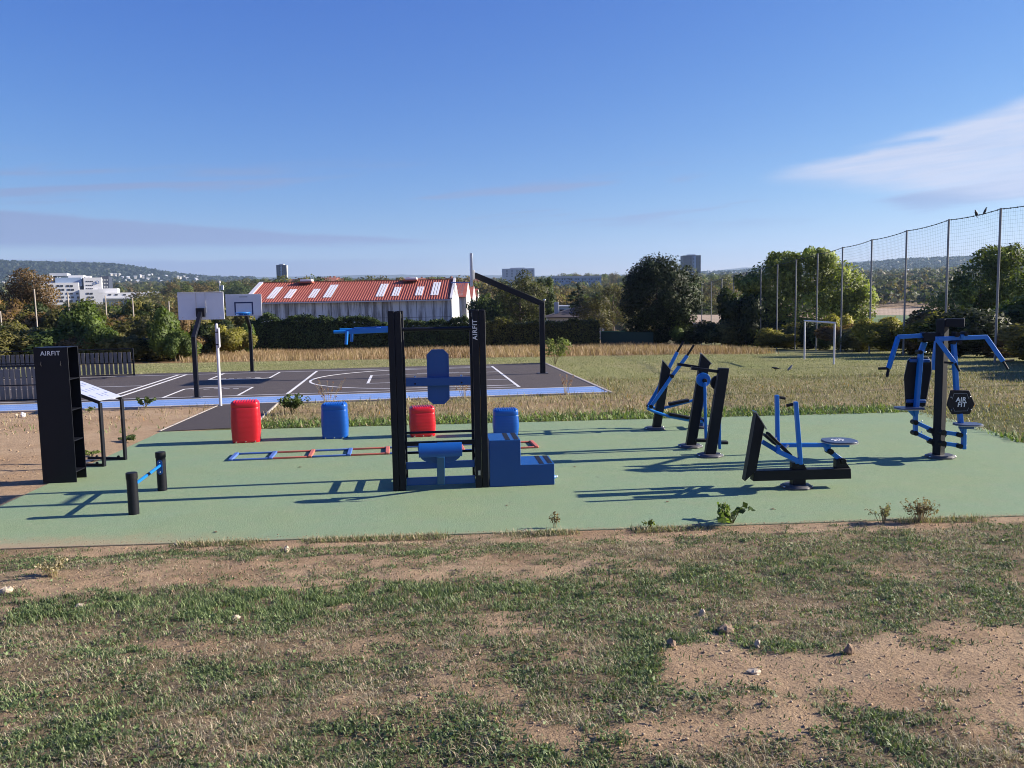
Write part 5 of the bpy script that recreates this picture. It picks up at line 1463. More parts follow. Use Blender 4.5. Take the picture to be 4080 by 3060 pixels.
for px, Y, top, wd, kd in ((2840, 60, 1290, 2.6, 'dark'), (2905, 58, 1285, 2.6, 'olive'), (2960, 57, 1200, 2.4, 'dark'), (2940, 62, 1150, 3.0, 'dark'), (3010, 60, 1170, 3.0, 'dark'), (3080, 60, 1230, 3.0, 'dark'), (2690, 61, 1260, 2.3, 'green'), (2735, 62, 1330, 1.8, 'olive'), (3060, 50, 1310, 2.2, 'yellow'), (3120, 50, 1325, 2.2, 'yellow'), (3430, 47, 1330, 2.5, 'brown'), (3530, 45, 1310, 2.8, 'yellow'), (3640, 44, 1290, 3.0, 'yellow'), (3270, 48, 1300, 2.2, 'green'), (3700, 38, 1290, 1.8, 'dark'), (3870, 36, 1275, 1.6, 'brown'), (4060, 33, 1200, 2.4, 'green'), (4010, 32, 1330, 2.4, 'brown'), (3560, 48, 1345, 3.0, 'brown'), (3180, 52, 1340, 3.0, 'dark')):
    bush(kd, px, Y, top, wd, PF, rb.randint(0, 1))
# thicket behind the court at the left
PL = 'behind the court at the left'
for Y, lo, hi, step, t0, t1 in ((56, -120, 820, 62, 1195, 1245), (51, -120, 760, 66, 1235, 1285), (46.5, -100, 700, 66, 1275, 1325), (44, -60, 690, 78, 1318, 1350)):
    px = lo
    while px < hi:
        kd = rb.choice(['olive', 'olive', 'brown', 'olive', 'green', 'dark', 'brown'])
        if px < 120 and Y > 50: kd = rb.choice(['brown', 'olive'])
        top = rb.uniform(t0, t1) + (30 if px > 640 else 0)
        bush(kd, px, Y + rb.uniform(-1.2, 1.2), top, rb.uniform(1.9, 2.9), PL, rb.randint(0, 1))
        px += step * rb.uniform(0.7, 1.25)
for px, Y, top, wd, kd in ((310, 45, 1225, 2.3, 'green'), (360, 44.5, 1260, 2.2, 'green'), (400, 43.5, 1310, 2.0, 'green'), (655, 43.5, 1250, 1.7, 'green'), (690, 43, 1330, 1.5, 'green'), (590, 47, 1220, 2.2, 'olive'), (880, 50, 1300, 2.2, 'yellow'), (935, 52, 1310, 2.2, 'yellow'), (975, 53, 1300, 1.6, 'green'), (790, 50, 1290, 2.2, 'dark'), (760, 49, 1340, 2.0, 'brown'), (850, 55, 1280, 2.4, 'dark'), (930, 62, 1240, 3.0, 'olive')):
    bush(kd, px, Y, top, wd, PL, rb.randint(0, 1))
b = at(130, 58)
L = []
for px, py, s in ((95, 1130, 1.2), (70, 1180, 1.3), (140, 1160, 1.3), (105, 1095, 0.6), (185, 1180, 0.9), (40, 1230, 1.2), (120, 1240, 1.5), (200, 1250, 0.9), (20, 1280, 1.2), (180, 1110, 0.35)):
    p = W(px, py, 58); L.append((p[0] - b[0], 0, p[2] - b[2], s, 1.1, s * 0.9))
tree('brown_tree', 'russet half-bare tree rising from the thicket at the left edge', 'tree', b, height_to(130, 1085, 58, b), 4.5, 0.6, 0, 9000, 0.17, (0.10, 0.07, 0.038), (0.19, 0.125, 0.065), 71, lobes=L, shell=0.3)
# thin poles standing in the thicket
POLE = paint('weathered grey pole', (0.42, 0.37, 0.32), 0.8, var=0.2)
for px, top, bot in ((143, 1152, 1312), (275, 1162, 1234), (421, 1178, 1316), (531, 1186, 1314), (2, 1240, 1290), (672, 1200, 1260)):
    Y = 48.5 if px < 560 else 50; q = at(px, Y)
    z1 = W(px, top, Y)[2]
    solo('thin_pole', MB().tube((0, 0, -0.2), (rb.uniform(-0.06, 0.02), 0, z1 - q[2]), 0.035, 8), POLE, 'thin grey pole standing in the thicket left of the court', 'pole', q, group='thin poles in the thicket')

# hedges in front of the red-roofed shed
def hedge(name, label, pts, dp, n, size, c1, c2, seed, mt=None, rag=0.1):
    r = np.random.default_rng(seed)
    xs = np.array([p[0] for p in pts]); ys = np.array([p[1] for p in pts]); hs_ = np.array([p[2] for p in pts])
    X = r.uniform(xs[0], xs[-1], n); Yc_ = np.interp(X, xs, ys); H_ = np.interp(X, xs, hs_) * (1 + rag * (fbm(X, X * 0, 1.1, 3, seed) - 0.5) * 2)
    side = r.random(n)
    v = r.random(n)
    Yo = np.where(side < 0.5, -dp / 2 + 0.25 * np.abs(r.normal(size=n)) * 0.6, np.where(side < 0.85, r.uniform(-dp / 2, dp / 2, n), dp / 2 - 0.2 * r.random(n)))
    Zr = np.where((side >= 0.5) & (side < 0.85), 1 - 0.10 * r.random(n) ** 1.5 + 0.03 * r.normal(size=n), v)
    Zg = terrain(X, Yc_)
    Yo = Yo + (fbm(X, Zr * 3, 0.9, 3, seed + 5) - 0.5) * 0.7
    Pn = np.stack([X, Yc_ + Yo, Zg + Zr * H_], -1)
    puff = unit(np.stack([0.35 * r.normal(size=n), np.where(side < 0.5, -0.9, np.where(side < 0.85, -0.1, 0.9)), np.where((side >= 0.5) & (side < 0.85), 1.0, 0.15 + 0.5 * Zr ** 6)], -1))
    s = size * r.uniform(0.6, 1.35, n)[:, None]
    o0 = np.array([xs[0], ys[0], 0.0]); Pn = Pn - o0
    V, NV = cards(Pn, puff * 0.7 + r.normal(size=(n, 3)) * 0.5, puff, s, 0.5, r)
    mv = r.random(n)[:, None]; lv = (0.75 + 0.5 * fbm(X, Zr * 2, 0.8, 3, seed + 9))[:, None]
    col = (np.array(c1) * (1 - mv) + np.array(c2) * mv) * lv
    o = arr_obj(name, V, np.arange(n * 4).reshape(n, 4), np.repeat(col, 4, 0), mt or LEAFD, None, tuple(o0), nrm=NV)
    # twiggy core so that no light shows through
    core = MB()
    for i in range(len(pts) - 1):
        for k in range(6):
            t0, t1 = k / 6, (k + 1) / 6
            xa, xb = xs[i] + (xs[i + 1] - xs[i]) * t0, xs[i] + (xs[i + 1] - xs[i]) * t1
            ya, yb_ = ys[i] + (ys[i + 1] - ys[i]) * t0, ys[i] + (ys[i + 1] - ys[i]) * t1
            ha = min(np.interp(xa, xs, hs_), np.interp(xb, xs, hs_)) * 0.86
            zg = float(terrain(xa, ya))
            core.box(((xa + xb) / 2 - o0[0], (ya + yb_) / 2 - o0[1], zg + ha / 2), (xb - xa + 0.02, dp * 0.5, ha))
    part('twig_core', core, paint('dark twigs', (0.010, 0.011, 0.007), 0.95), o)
    return tag(o, label, 'hedge')
def hp(px, Y, top):
    q = at(px, Y); return (q[0], Y, height_to(px, top, Y, q))
hedge('hedge', 'long dark laurel hedge in front of the red-roofed shed', [hp(985, 60, 1278), hp(1060, 60, 1262), hp(1200, 60, 1264), hp(1340, 60, 1266), hp(1460, 60, 1272), hp(1700, 60, 1288), hp(1800, 60, 1276), hp(1850, 60, 1268), hp(1925, 60, 1285)], 1.5, 30000, 0.17, (0.012, 0.022, 0.008), (0.085, 0.120, 0.038), 81, None, 0.2)
hedge('hedge', 'clipped conifer hedge with yellowish top right of the rack', [hp(1930, 60, 1290), hp(2000, 60, 1280), hp(2060, 60, 1285), hp(2140, 60, 1288), hp(2230, 60, 1282), hp(2300, 60, 1280), hp(2385, 60, 1278)], 1.5, 20000, 0.14, (0.02, 0.026, 0.008), (0.20, 0.19, 0.05), 83, LEAF, 0.2)
for k, px in enumerate((2480, 2513, 2548, 2582, 2612, 2646)):
    q = at(px, 61)
    make_bush('clipped_bush', 'rounded clipped green bush in the row left of the dark tree', 'bush', q, 0.85, height_to(px, 1308 + 3 * (k % 2), 61, q), 2600, 0.10, DK1, (0.05, 0.07, 0.022), 400 + k, 'clipped bushes in a row')
q0, q1 = at(2392, 60.3), at(2480, 60.3)
tp_ = thing('green_screen', 'dark green fabric privacy screen between the hedge and the clipped bushes', 'screen', q0)
part('sheet', MB().prism([(q0[0], 60.3, q0[2]), (q1[0] + 2.2, 60.3, q1[2]), (q1[0] + 2.2, 60.3, q1[2] + 0.95), (q0[0], 60.3, q0[2] + 1.05)], (0, 0.02, 0)), paint('dark green fabric', (0.012, 0.045, 0.03), 0.7), tp_, world=True)
part('top_strip', MB().beam((q0[0], 60.3, q0[2] + 1.06), (q1[0] + 0.2, 60.3, q1[2] + 1.06), 0.08, 0.06), paint('green plastic strip', (0.03, 0.14, 0.07), 0.5), tp_, world=True)

# ---------------------------------------------------------------- weeds and stones one can point to
STEMC = paint('weed stem', (0.16, 0.14, 0.07), 0.8)
def broad_weed(loc, w, h, n, size, label, c1, c2, seed, cat='weed', sticks=7, aspect=0.6):
    t = thing('weed', label, cat, loc)
    r = random.Random(seed); mb = MB(); tips = []
    for k in range(sticks):
        a = r.uniform(0, 2 * PI); d = w / 2 * r.uniform(0.3, 1); z = h * r.uniform(0.55, 1.0)
        e = (d * math.cos(a), d * math.sin(a), z); tips.append(e)
        mb.path([(0, 0, -0.02), (e[0] * 0.35, e[1] * 0.35, z * 0.6), e], [0.007, 0.005, 0.002], 5)
    part('stem', mb, STEMC, t)
    L = [(e[0], e[1], e[2] - 0.03, w * 0.12, w * 0.12, h * 0.14) for e in tips] + [(e[0] * 0.6, e[1] * 0.6, e[2] * 0.7, w * 0.12, w * 0.12, h * 0.14) for e in tips]
    V, Fq, c, NV = leaf_cloud(L, n, size, c1, c2, seed, 0.2, aspect, 0.5)
    arr_obj('leaf_cluster', V, Fq, c, LEAF, t)
    return t
def stalk_weed(loc, w, h, n, label, seed, c=(0.22, 0.15, 0.08), heads=True):
    t = thing('dry_weed', label, 'weed', loc)
    r = random.Random(seed); mb = MB(); L = []
    for k in range(n):
        a = r.uniform(0, 2 * PI); d = w / 2 * r.uniform(0.1, 1); z = h * r.uniform(0.6, 1)
        e = (d * math.cos(a), d * math.sin(a), z)
        mb.path([(d * 0.2 * math.cos(a), d * 0.2 * math.sin(a), -0.02), (e[0] * 0.5, e[1] * 0.5, z * 0.6), e], [0.004, 0.003, 0.002], 4)
        L.append((e[0], e[1], e[2], 0.022, 0.022, 0.03)); L.append((e[0] * 0.75, e[1] * 0.75, e[2] * 0.72, 0.03, 0.03, 0.04))
    part('stem', mb, paint('dry stem', (0.30, 0.24, 0.13), 0.8), t)
    V, Fq, cc, NV = leaf_cloud(L, n * 26, 0.022, tuple(k * 0.7 for k in c), tuple(k * 1.4 for k in c), seed, 0.1, 0.7)
    sh_ = arr_obj('seed_head', V, Fq, cc, LEAF, t); sh_['kind'] = 'stuff'
    return t
broad_weed(P2(G(2915, 2092)), 0.46, 0.22, 75, 0.09, 'broad-leaved green weed growing at the near edge of the pad', (0.05, 0.085, 0.025), (0.13, 0.18, 0.05), 5, sticks=8, aspect=0.7)
broad_weed(P2(G(2592, 2108)), 0.18, 0.13, 90, 0.03, 'small yellow-green weed at the near edge of the pad', (0.14, 0.19, 0.03), (0.30, 0.33, 0.06), 6)
stalk_weed(P2(G(2212, 2110)), 0.12, 0.20, 5, 'dry spindly weed with seed heads at the near pad edge', 7)
stalk_weed(P2(G(3665, 2085)), 0.42, 0.25, 26, 'bushy dried brown weed at the near right edge of the pad', 8, (0.20, 0.15, 0.08))
stalk_weed(P2(G(3520, 2085)), 0.42, 0.20, 16, 'thin straggly dry grass tuft left of the bushy dried weed', 9, (0.26, 0.24, 0.14))
broad_weed(P2(G(1165, 1652)), 0.75, 0.45, 900, 0.06, 'bushy green weed between the path and the blue block', (0.045, 0.07, 0.025), (0.11, 0.15, 0.045), 10, sticks=14)
stalk_weed(P2(G(1310, 1640)), 0.8, 0.75, 16, 'tall dry flowering weed rising behind the blue block', 11, (0.24, 0.13, 0.10))
broad_weed(P2(G(578, 1628)), 0.46, 0.32, 260, 0.06, 'low green weed at the court kerb left of the sign post', (0.06, 0.10, 0.03), (0.15, 0.20, 0.06), 12, sticks=9)
broad_weed(P2(G(356, 1643)), 0.3, 0.15, 110, 0.05, 'small pale green weed on the bare soil behind the lectern', (0.12, 0.16, 0.05), (0.22, 0.26, 0.09), 13)
broad_weed(P2(G(2212, 1452)), 1.5, 1.0, 900, 0.09, 'tall bushy green weed at the far right corner of the court', (0.10, 0.13, 0.04), (0.22, 0.25, 0.08), 14, sticks=14)
stalk_weed(P2(G(2255, 1572)), 0.7, 0.5, 12, 'reddish dry weed beside the right end of the blue lanes', 15, (0.28, 0.14, 0.09))
stalk_weed(P2(G(1850, 1590)), 0.8, 0.5, 14, 'reddish dry weed in front of the blue lanes, seen through the rack', 16, (0.24, 0.13, 0.09))
stalk_weed(P2(G(210, 2295)), 0.3, 0.16, 18, 'pale dry grass tuft at the left on the bare band', 18, (0.34, 0.30, 0.20))
broad_weed(P2(G(365, 1822)), 0.4, 0.14, 300, 0.04, 'green weed growing under the information stand', (0.08, 0.12, 0.03), (0.18, 0.23, 0.07), 19)
broad_weed(P2(G(500, 1760)), 0.5, 0.12, 400, 0.05, 'dark green weed patch at the left rim of the pad', (0.05, 0.085, 0.025), (0.12, 0.16, 0.05), 20)

def stone(px, py, wpx, hpx, mt, label, seed):
    p = P2(G(px, py)); r = random.Random(seed); sc_px = F / p[1]
    wx, hz = wpx / sc_px, hpx / sc_px * 1.1
    mb = MB().sphere((0, 0, 0), 1.0, 9, 6)
    mb.v = [(x * wx * 0.55 * (1 + r.uniform(-0.28, 0.2)), y * wx * 0.45 * (1 + r.uniform(-0.25, 0.2)), (z * 0.62 + 0.32) * hz * (1 + r.uniform(-0.25, 0.25))) for x, y, z in mb.v]
    o = bpy.data.objects.new('stone', mesh_of('stone', mb, smooth=False)); o.data.materials.append(mt); link(o)
    o.location = p; o.rotation_euler = (0, 0, r.uniform(0, 6)); return tag(o, label, 'stone')
stone(1142, 2200, 26, 26, STONE, 'pale upright stone on the bare soil in front of the pad', 1)
stone(28, 2368, 52, 24, STONE, 'pale flat stone at the left edge on the bare band', 2)
stone(2798, 2455, 24, 32, STONE, 'pale pointed stone standing in the grass left of the bare patch', 3)
stone(2895, 2515, 75, 30, STONE2, 'long flat stone on the upper left rim of the bare patch', 4)
stone(2675, 2585, 44, 30, STONE2, 'brown stone in the grass left of the bare patch', 5)
stone(3018, 2585, 26, 30, STONE, 'small pale stone on the bare patch beside a grass tuft', 6)
stone(3384, 2612, 46, 42, STONE2, 'brown upright stone in the middle of the bare patch', 7)
stone(3005, 2685, 56, 16, STONE, 'flat whitish stone chip on the left side of the bare patch', 8)
stone(700, 2172, 18, 10, STONE, 'small pale stone at the pad rim on the left', 9)
stone(745, 2172, 34, 12, STONE2, 'flat brown stone at the pad rim on the left', 10)
stone(2092, 2120, 16, 10, STONE, 'small white stone at the pad rim near the middle', 11)
stone(318, 2420, 40, 12, STONE, 'flat pale stone half hidden in the grass at the left', 12)
stone(940, 2470, 40, 14, STONE, 'pale stone in the worn spot among the grass', 13)
stone(92, 1660, 20, 16, WPOST, 'white stone on the bare soil near the left barrier', 14)
stone(68, 1662, 14, 12, STONE, 'pale stone beside the white one near the left barrier', 15)
# flat leaves of clover and plantain among the blades
rl = np.random.default_rng(91); N_ = 60000
Yl = 2.8 + 6.0 * rl.random(N_); Xl = (rl.random(N_) * 2 - 1) * (0.66 * Yl + 0.6)
kl = (rl.random(N_) < fg_cover(Xl, Yl) * sstep(fbm(Xl, Yl, 2.2, 3, 93), 0.50, 0.66) * 0.95) & (Yl < edge_y(Xl) - 0.05)
Xl, Yl = Xl[kl], Yl[kl]; n_ = len(Xl)
Pl = np.stack([Xl, Yl, fine_z(Xl, Yl) + rl.uniform(0.008, 0.032, n_)], -1)
up_ = np.broadcast_to(np.array([0, 0, 1.0]), Pl.shape)
Vl, NVl = cards(Pl, up_ * 0.9 + rl.normal(size=(n_, 3)) * 0.55, up_ + 0 * Pl, rl.uniform(0.012, 0.032, n_)[:, None], 0.62, rl, 0.0, 0.1)
cl_ = mixcol((0.05, 0.09, 0.03), (0.20, 0.27, 0.11), rl.random(n_))
gl_ = arr_obj('ground_leaves', Vl, np.arange(n_ * 4).reshape(-1, 4), np.repeat(cl_, 4, 0), GRASS)
gl_['kind'] = 'stuff'; gl_['label'] = 'small flat clover and plantain leaves in the near lawn'
# tufts and spilled soil along the rim of the pad
Ne = 26000
Xe = rl.uniform(-7.5, 8.0, Ne); se = rl.random(Ne) ** 1.6 * 0.16
ke = rl.random(Ne) < sstep(vnoise(Xe * 2.1, Xe * 0 + 3.0, 17), 0.38, 0.75) * 0.9
Xe, se = Xe[ke], se[ke]; Ye = edge_y(Xe) - se - 0.01; n_ = len(Xe)
de = rl.random(n_) < 0.45
blades('rim_grass', Xe, Ye, fine_z(Xe, Ye), np.where(de, rl.uniform(0.03, 0.10, n_), rl.uniform(0.03, 0.075, n_)), rl.uniform(0.003, 0.007, n_), np.full(n_, 0.9),
       np.where(de[:, None], mixcol((0.20, 0.145, 0.085), (0.60, 0.50, 0.34), rl.random(n_)), mixcol((0.05, 0.085, 0.03), (0.24, 0.30, 0.12), rl.random(n_))), 'grass and dry stalks hanging over the near rim of the pad', seed=19)
DLEAF = paint('dead leaf', (0.16, 0.10, 0.05), 0.8)
for k, (px, py) in enumerate(((1195, 1862), (2020, 2015), (3080, 2030), (2660, 2000), (860, 2120), (3330, 1905), (2290, 1860))):
    q = G(px, py, 0.0); a = k * 1.3
    lf = MB().add([(-0.035, 0, 0.003), (0, -0.016, 0.012), (0.035, 0, 0.004), (0, 0.016, 0.010), (-0.035, 0, 0.002), (0, -0.016, 0.011), (0.035, 0, 0.003), (0, 0.016, 0.009)], [(0, 1, 2, 3), (7, 6, 5, 4), (0, 4, 5, 1), (1, 5, 6, 2), (2, 6, 7, 3), (3, 7, 4, 0)])
    solo('dead_leaf', lf, DLEAF, 'small dead brown leaf lying on the green pad', 'leaf', q, a, group='dead leaves on the pad')
rs = np.random.default_rng(5)
n = 26000
Yp_ = 2.8 + 6.0 * rs.random(n); Xp_ = (rs.random(n) * 2 - 1) * (0.66 * Yp_ + 0.6)
cv = fg_cover(Xp_, Yp_); kk = (rs.random(n) < (1.05 - cv) * 0.8) & (Yp_ < edge_y(Xp_) - 0.03)
X2 = rs.uniform(-12.5, -6.0, 2600); Y2_ = rs.uniform(10.5, 19.8, 2600)
k2 = (X2 + 0.17 * (Y2_ - 10.3) < -6.7) & ~in_path(X2, Y2_)
X3 = rs.uniform(-7.0, 8.0, 2600); Y3_ = edge_y(X3) + 0.16 * np.abs(rs.normal(size=2600)) * (0.25 + sstep(-X3, 0, 5))
Xp_ = np.concatenate([Xp_[kk], X2[k2], X3]); Yp_ = np.concatenate([Yp_[kk], Y2_[k2], Y3_])
n = len(Xp_); sz = 0.003 + 0.009 * rs.random(n) ** 4; sz = np.where(Yp_ > 10, sz * 2.2, sz)
dirs = np.array([(1, 0, 0), (-1, 0, 0), (0, 1, 0), (0, -1, 0), (0, 0, 0.8), (0, 0, -0.8)], float)
zc_ = np.where((Yp_ > edge_y(Xp_)) & (Yp_ < 10), 0.0, fine_z(Xp_, Yp_)); sz = np.where((Yp_ > edge_y(Xp_)) & (Yp_ < 10), sz * 0.7, sz)
V = (np.stack([Xp_, Yp_, zc_ + sz * 0.25], -1)[:, None, :] + dirs[None] * (sz[:, None, None] * rs.uniform(0.6, 1.3, (n, 6, 1)))).reshape(-1, 3)
Fo = np.array([(0, 2, 4), (2, 1, 4), (1, 3, 4), (3, 0, 4), (2, 0, 5), (1, 2, 5), (3, 1, 5), (0, 3, 5)])
Fc = (np.arange(n) * 6)[:, None, None] + Fo[None]
cc = np.where(rs.random(n)[:, None] < 0.12, np.array([[0.50, 0.39, 0.27]]), np.array([[0.42, 0.30, 0.19]])) * rs.uniform(0.7, 1.15, (n, 1))
po = arr_obj('soil_crumbs', V, Fc.reshape(-1, 3), np.repeat(cc, 6, 0), leaf_mat('crumbs', 0.9, 0.0, 0.1))
po['kind'] = 'stuff'; po['label'] = 'loose crumbs of soil and grit on the bare ground'

# ================================================================ THE SHED WITH THE RED ROOF
XA, XB, YE, YR = -32.9, -7.45, 105.0, 112.5
zE = W(1430, 1195, YE)[2]; zR = W(1430, 1121, YR)[2]
zg = float(terrain(-20, 106)) - 0.3
wh = thing('shed', 'long white shed with a red ribbed roof, skylights and stained wall panels', 'shed', ((XA + XB) / 2, YE, zg))
def roof_mat():
    mt, g, b = new_mat('red roofing')
    tcn = g.n('ShaderNodeTexCoord'); v = tcn.outputs['Object']
    c = g.mix(g.noise(v, 0.9, 6, 0.65), (0.25, 0.058, 0.036, 1), (0.38, 0.105, 0.066, 1))
    c = g.mix(g.m('MULTIPLY', g.smooth(g.noise(v, 3.5, 6, 0.7), 0.52, 0.8), 0.4), c, (0.20, 0.06, 0.05, 1))
    g.put(b.inputs['Base Color'], c); b.inputs['Roughness'].default_value = 0.75
    return mt
ROOF = roof_mat()
def wall_mat():
    mt, g, b = new_mat('stained white wall')
    tcn = g.n('ShaderNodeTexCoord'); v = tcn.outputs['Generated']
    geo = g.n('ShaderNodeNewGeometry')
    mp = g.n('ShaderNodeMapping'); g.put(mp.inputs[0], geo.outputs['Position']); mp.inputs['Scale'].default_value = (0.75, 0.75, 0.07)
    s1 = g.smooth(g.noise(mp.outputs[0], 1.4, 6, 0.7), 0.43, 0.62)
    s2 = g.noise(geo.outputs['Position'], 0.5, 5, 0.6)
    c = g.mix(s2, (0.64, 0.64, 0.64, 1), (0.78, 0.78, 0.77, 1))
    c = g.mix(g.m('MULTIPLY', s1, 0.8), c, (0.13, 0.11, 0.10, 1))
    g.put(b.inputs['Base Color'], c); b.inputs['Roughness'].default_value = 0.85
    return mt
WALLM = wall_mat()
npan = 24; pw = (XB - XA) / npan
zt = zE - 0.25
seam = zg + (zt - zg) * 0.62
for (z0, z1) in ((zg, seam), (seam, zt)):
    proto = None
    for k in range(npan):
        if proto is None:
            proto = part('wall_panel', MB().box((0, 0, (z0 + z1) / 2 - zg), (pw - 0.05, 0.12, z1 - z0 - 0.05)), WALLM, wh)
            o = proto
        else:
            o = proto.copy(); COL.objects.link(o); o.parent = wh
        o.location = (XA + pw * (k + 0.5) - (XA + XB) / 2, random.uniform(-0.02, 0.02), 0)
part('wall', MB().box(((XA + XB) / 2, YE + 0.13, (zg + zt) / 2), (XB - XA - 0.02, 0.1, zt - zg)), paint('dark joint', (0.10, 0.10, 0.11), 0.9), wh, world=True)
# ribbed slope
mb = MB(); vs = []; fs = []
pitch_ = 0.32; nr = int((XB - XA) / pitch_)
prof = []
for k in range(nr):
    x = XA + k * (XB - XA) / nr; w_ = (XB - XA) / nr
    prof += [(x, 0.0), (x + w_ * 0.5, 0.0), (x + w_ * 0.58, 0.075), (x + w_ * 0.86, 0.075), (x + w_ * 0.95, 0.0)]
prof.append((XB, 0.0))
sl_ = Vector((0, YR - YE + 0.5, zR - zE + 0.12)); nrm = Vector((0, -sl_.z, sl_.y)).normalized()
e0 = Vector((0, YE - 0.5, zE - 0.12))
for x, h in prof:
    for p in (e0, Vector((0, YR, zR))):
        q = p + nrm * h; vs.append((x, q.y, q.z))
for i in range(len(prof) - 1): fs.append((2 * i, 2 * i + 2, 2 * i + 3, 2 * i + 1))
mb.add(vs, fs)
rf = part('roof', mb, ROOF, wh, world=True)
ROOTLOC[rf.name] = ROOTLOC[wh.name]
part('roof', MB().prism([(XA, YR + 0.02, zR - 0.02), (XB, YR + 0.02, zR - 0.02), (XB, 2 * YR - YE, zE), (XA, 2 * YR - YE, zE)], (0, 0, -0.1)), ROOF, wh, world=True)
part('ridge_cap', MB().beam((XA, YR, zR + 0.07), (XB, YR, zR + 0.07), 0.4, 0.07), ROOF, rf, world=True)
part('gutter', MB().beam((XA, YE - 0.56, zE - 0.2), (XB, YE - 0.56, zE - 0.2), 0.14, 0.14), WPOST, wh, world=True)
part('verge_board', MB().beam((XA - 0.12, YE - 0.55, zE - 0.10), (XA - 0.12, YR, zR + 0.06), 0.55, 0.22), WPOST, wh, world=True)
def on_roof(x, t, h=0.0):
    p = e0 + sl_ * t + nrm * h; return (x, p.y, p.z)
SKYL = paint('white translucent skylight', (0.72, 0.73, 0.76), 0.3, var=0.05)
for px, t0, t1, w_ in ((1095, .16, .74, 1.0), (1157, .16, .60, 0.95), (1252, .16, .60, 0.95), (1318, .16, .80, 1.1), (1523, .16, .80, 1.05), (1580, .18, .62, 0.95), (1672, .18, .62, 0.95), (1737, .18, .84, 1.05)):
    yq = e0.y + sl_.y * (t0 + t1) / 2
    x = W(px, 1160, yq)[0]
    for k in range(3):
        part('skylight', MB().beam(on_roof(x + (k - 1) * w_ / 3, t0, 0.09), on_roof(x + (k - 1) * w_ / 3, t1, 0.09), w_ / 3 - 0.08, 0.05, tuple(nrm)), SKYL, rf, 0.015, world=True)
for px in (1228, 1642):
    x = W(px, 1125, YR)[0]
    v = part('ridge_vent', MB().box((x, YR - 0.75, zR + 0.22), (1.5, 1.3, 0.28)), SKYL, rf, 0.03, world=True)
    part('vent_upstand', MB().box((x - 0.1, YR - 0.85, zR - 0.03), (1.9, 1.4, 0.22)), ROOF, rf, world=True)
# white gable end in the sun, and the gables of the sheds behind it
def gable(x, y0, y1, ze, zr, nm='gable_wall', dx=0.14, parent=None):
    return part(nm, MB().prism([(x, y0, zg), (x, y1, zg), (x, y1, ze), (x, (y0 + y1) / 2, zr), (x, y0, ze)], (dx, 0, 0)), WALLM, parent, world=True)
gable(XB + 0.01, YE - 0.1, 2 * YR - YE, zE - 0.1, zR + 0.1, parent=wh)
part('gable_verge', MB().beam((XB + 0.1, YE - 0.5, zE - 0.02), (XB + 0.1, YR, zR + 0.16), 0.30, 0.2), WPOST, wh, world=True)
for k, (dx, dy, L_) in enumerate(((0.95, 17, 20), (1.15, 33, 20), (1.25, 50, 20))):
    lab = ('shed with red roof close behind the end of the long white shed', 'second shed behind the end of the long white shed', 'farthest shed behind the end of the long white shed')[k]
    x1 = XB + dx; y0 = YE + dy; y1 = y0 + 13
    sh = thing('shed', lab, 'shed', (x1, y0, zg), 0, 'sheds behind the red-roofed shed')
    zr_, ze_ = zR - 0.1 - 0.3 * k, zE + 0.2 - 0.2 * k
    part('gable_wall', MB().prism([(x1, y0, zg), (x1, y1, zg), (x1, y1, ze_), (x1, (y0 + y1) / 2, zr_), (x1, y0, ze_)], (0.14, 0, 0)), WALLM, sh, world=True)
    part('side_wall', MB().box((x1 - L_ / 2, y0 + 0.1, (zg + ze_) / 2), (L_ - 0.02, 0.14, ze_ - zg)), WALLM, sh, world=True)
    part('roof', MB().prism([(x1 - L_, y0 - 0.3, ze_ - 0.05), (x1 + 0.10, y0 - 0.3, ze_ - 0.05), (x1 + 0.10, (y0 + y1) / 2, zr_ + 0.05), (x1 - L_, (y0 + y1) / 2, zr_ + 0.05)], (0, 0, 0.08)), ROOF, sh, world=True)

# ================================================================ HOUSES AND BLOCKS BEYOND
PLAS = paint('pale render', (0.58, 0.55, 0.50), 0.85, var=0.12, scale=0.6, bump=0)
PLAS2 = paint('blue grey render', (0.24, 0.32, 0.45), 0.7, var=0.1, scale=0.4, bump=0)
WHT = paint('white cladding', (0.70, 0.70, 0.70), 0.7, var=0.06, scale=0.2, bump=0)
GLASS = paint('dark window glass', (0.03, 0.035, 0.045), 0.12, var=0.2, scale=0.3, bump=0)
DROOF = paint('dark brown roof tiles', (0.055, 0.042, 0.04), 0.8, var=0.25, scale=2)
DCLAD = paint('slate blue cladding', (0.045, 0.055, 0.085), 0.6, var=0.12, scale=0.3, bump=0)
LGREY = paint('light grey panel', (0.45, 0.47, 0.50), 0.6, var=0.1, scale=0.3, bump=0)
TROOF = paint('old red tiles', (0.26, 0.10, 0.07), 0.85, var=0.25, scale=1.5)
def block(mb, p0, p1, dp, z0=None):
    pass
def rectW(px0, py0, px1, py1, Y):
    a = W(px0, py0, Y); b = W(px1, py1, Y)
    return a[0], b[0], b[2], a[2]
def slab(name, px0, py0, px1, py1, Y, dp, mt, parent, down=0.0):
    xa, xb, zb, zt_ = rectW(px0, py0, px1, py1, Y)
    return part(name, MB().box(((xa + xb) / 2, Y + dp / 2, (zb - down + zt_) / 2), (xb - xa, dp, zt_ - zb + down)), mt, parent, world=True)
def win(px0, py0, px1, py1, Y, parent, mt=None, nm='window'):
    xa, xb, zb, zt_ = rectW(px0, py0, px1, py1, Y)
    return part(nm, MB().box(((xa + xb) / 2, Y - 0.06, (zb + zt_) / 2), (xb - xa, 0.16, zt_ - zb)), mt or GLASS, parent, world=True)

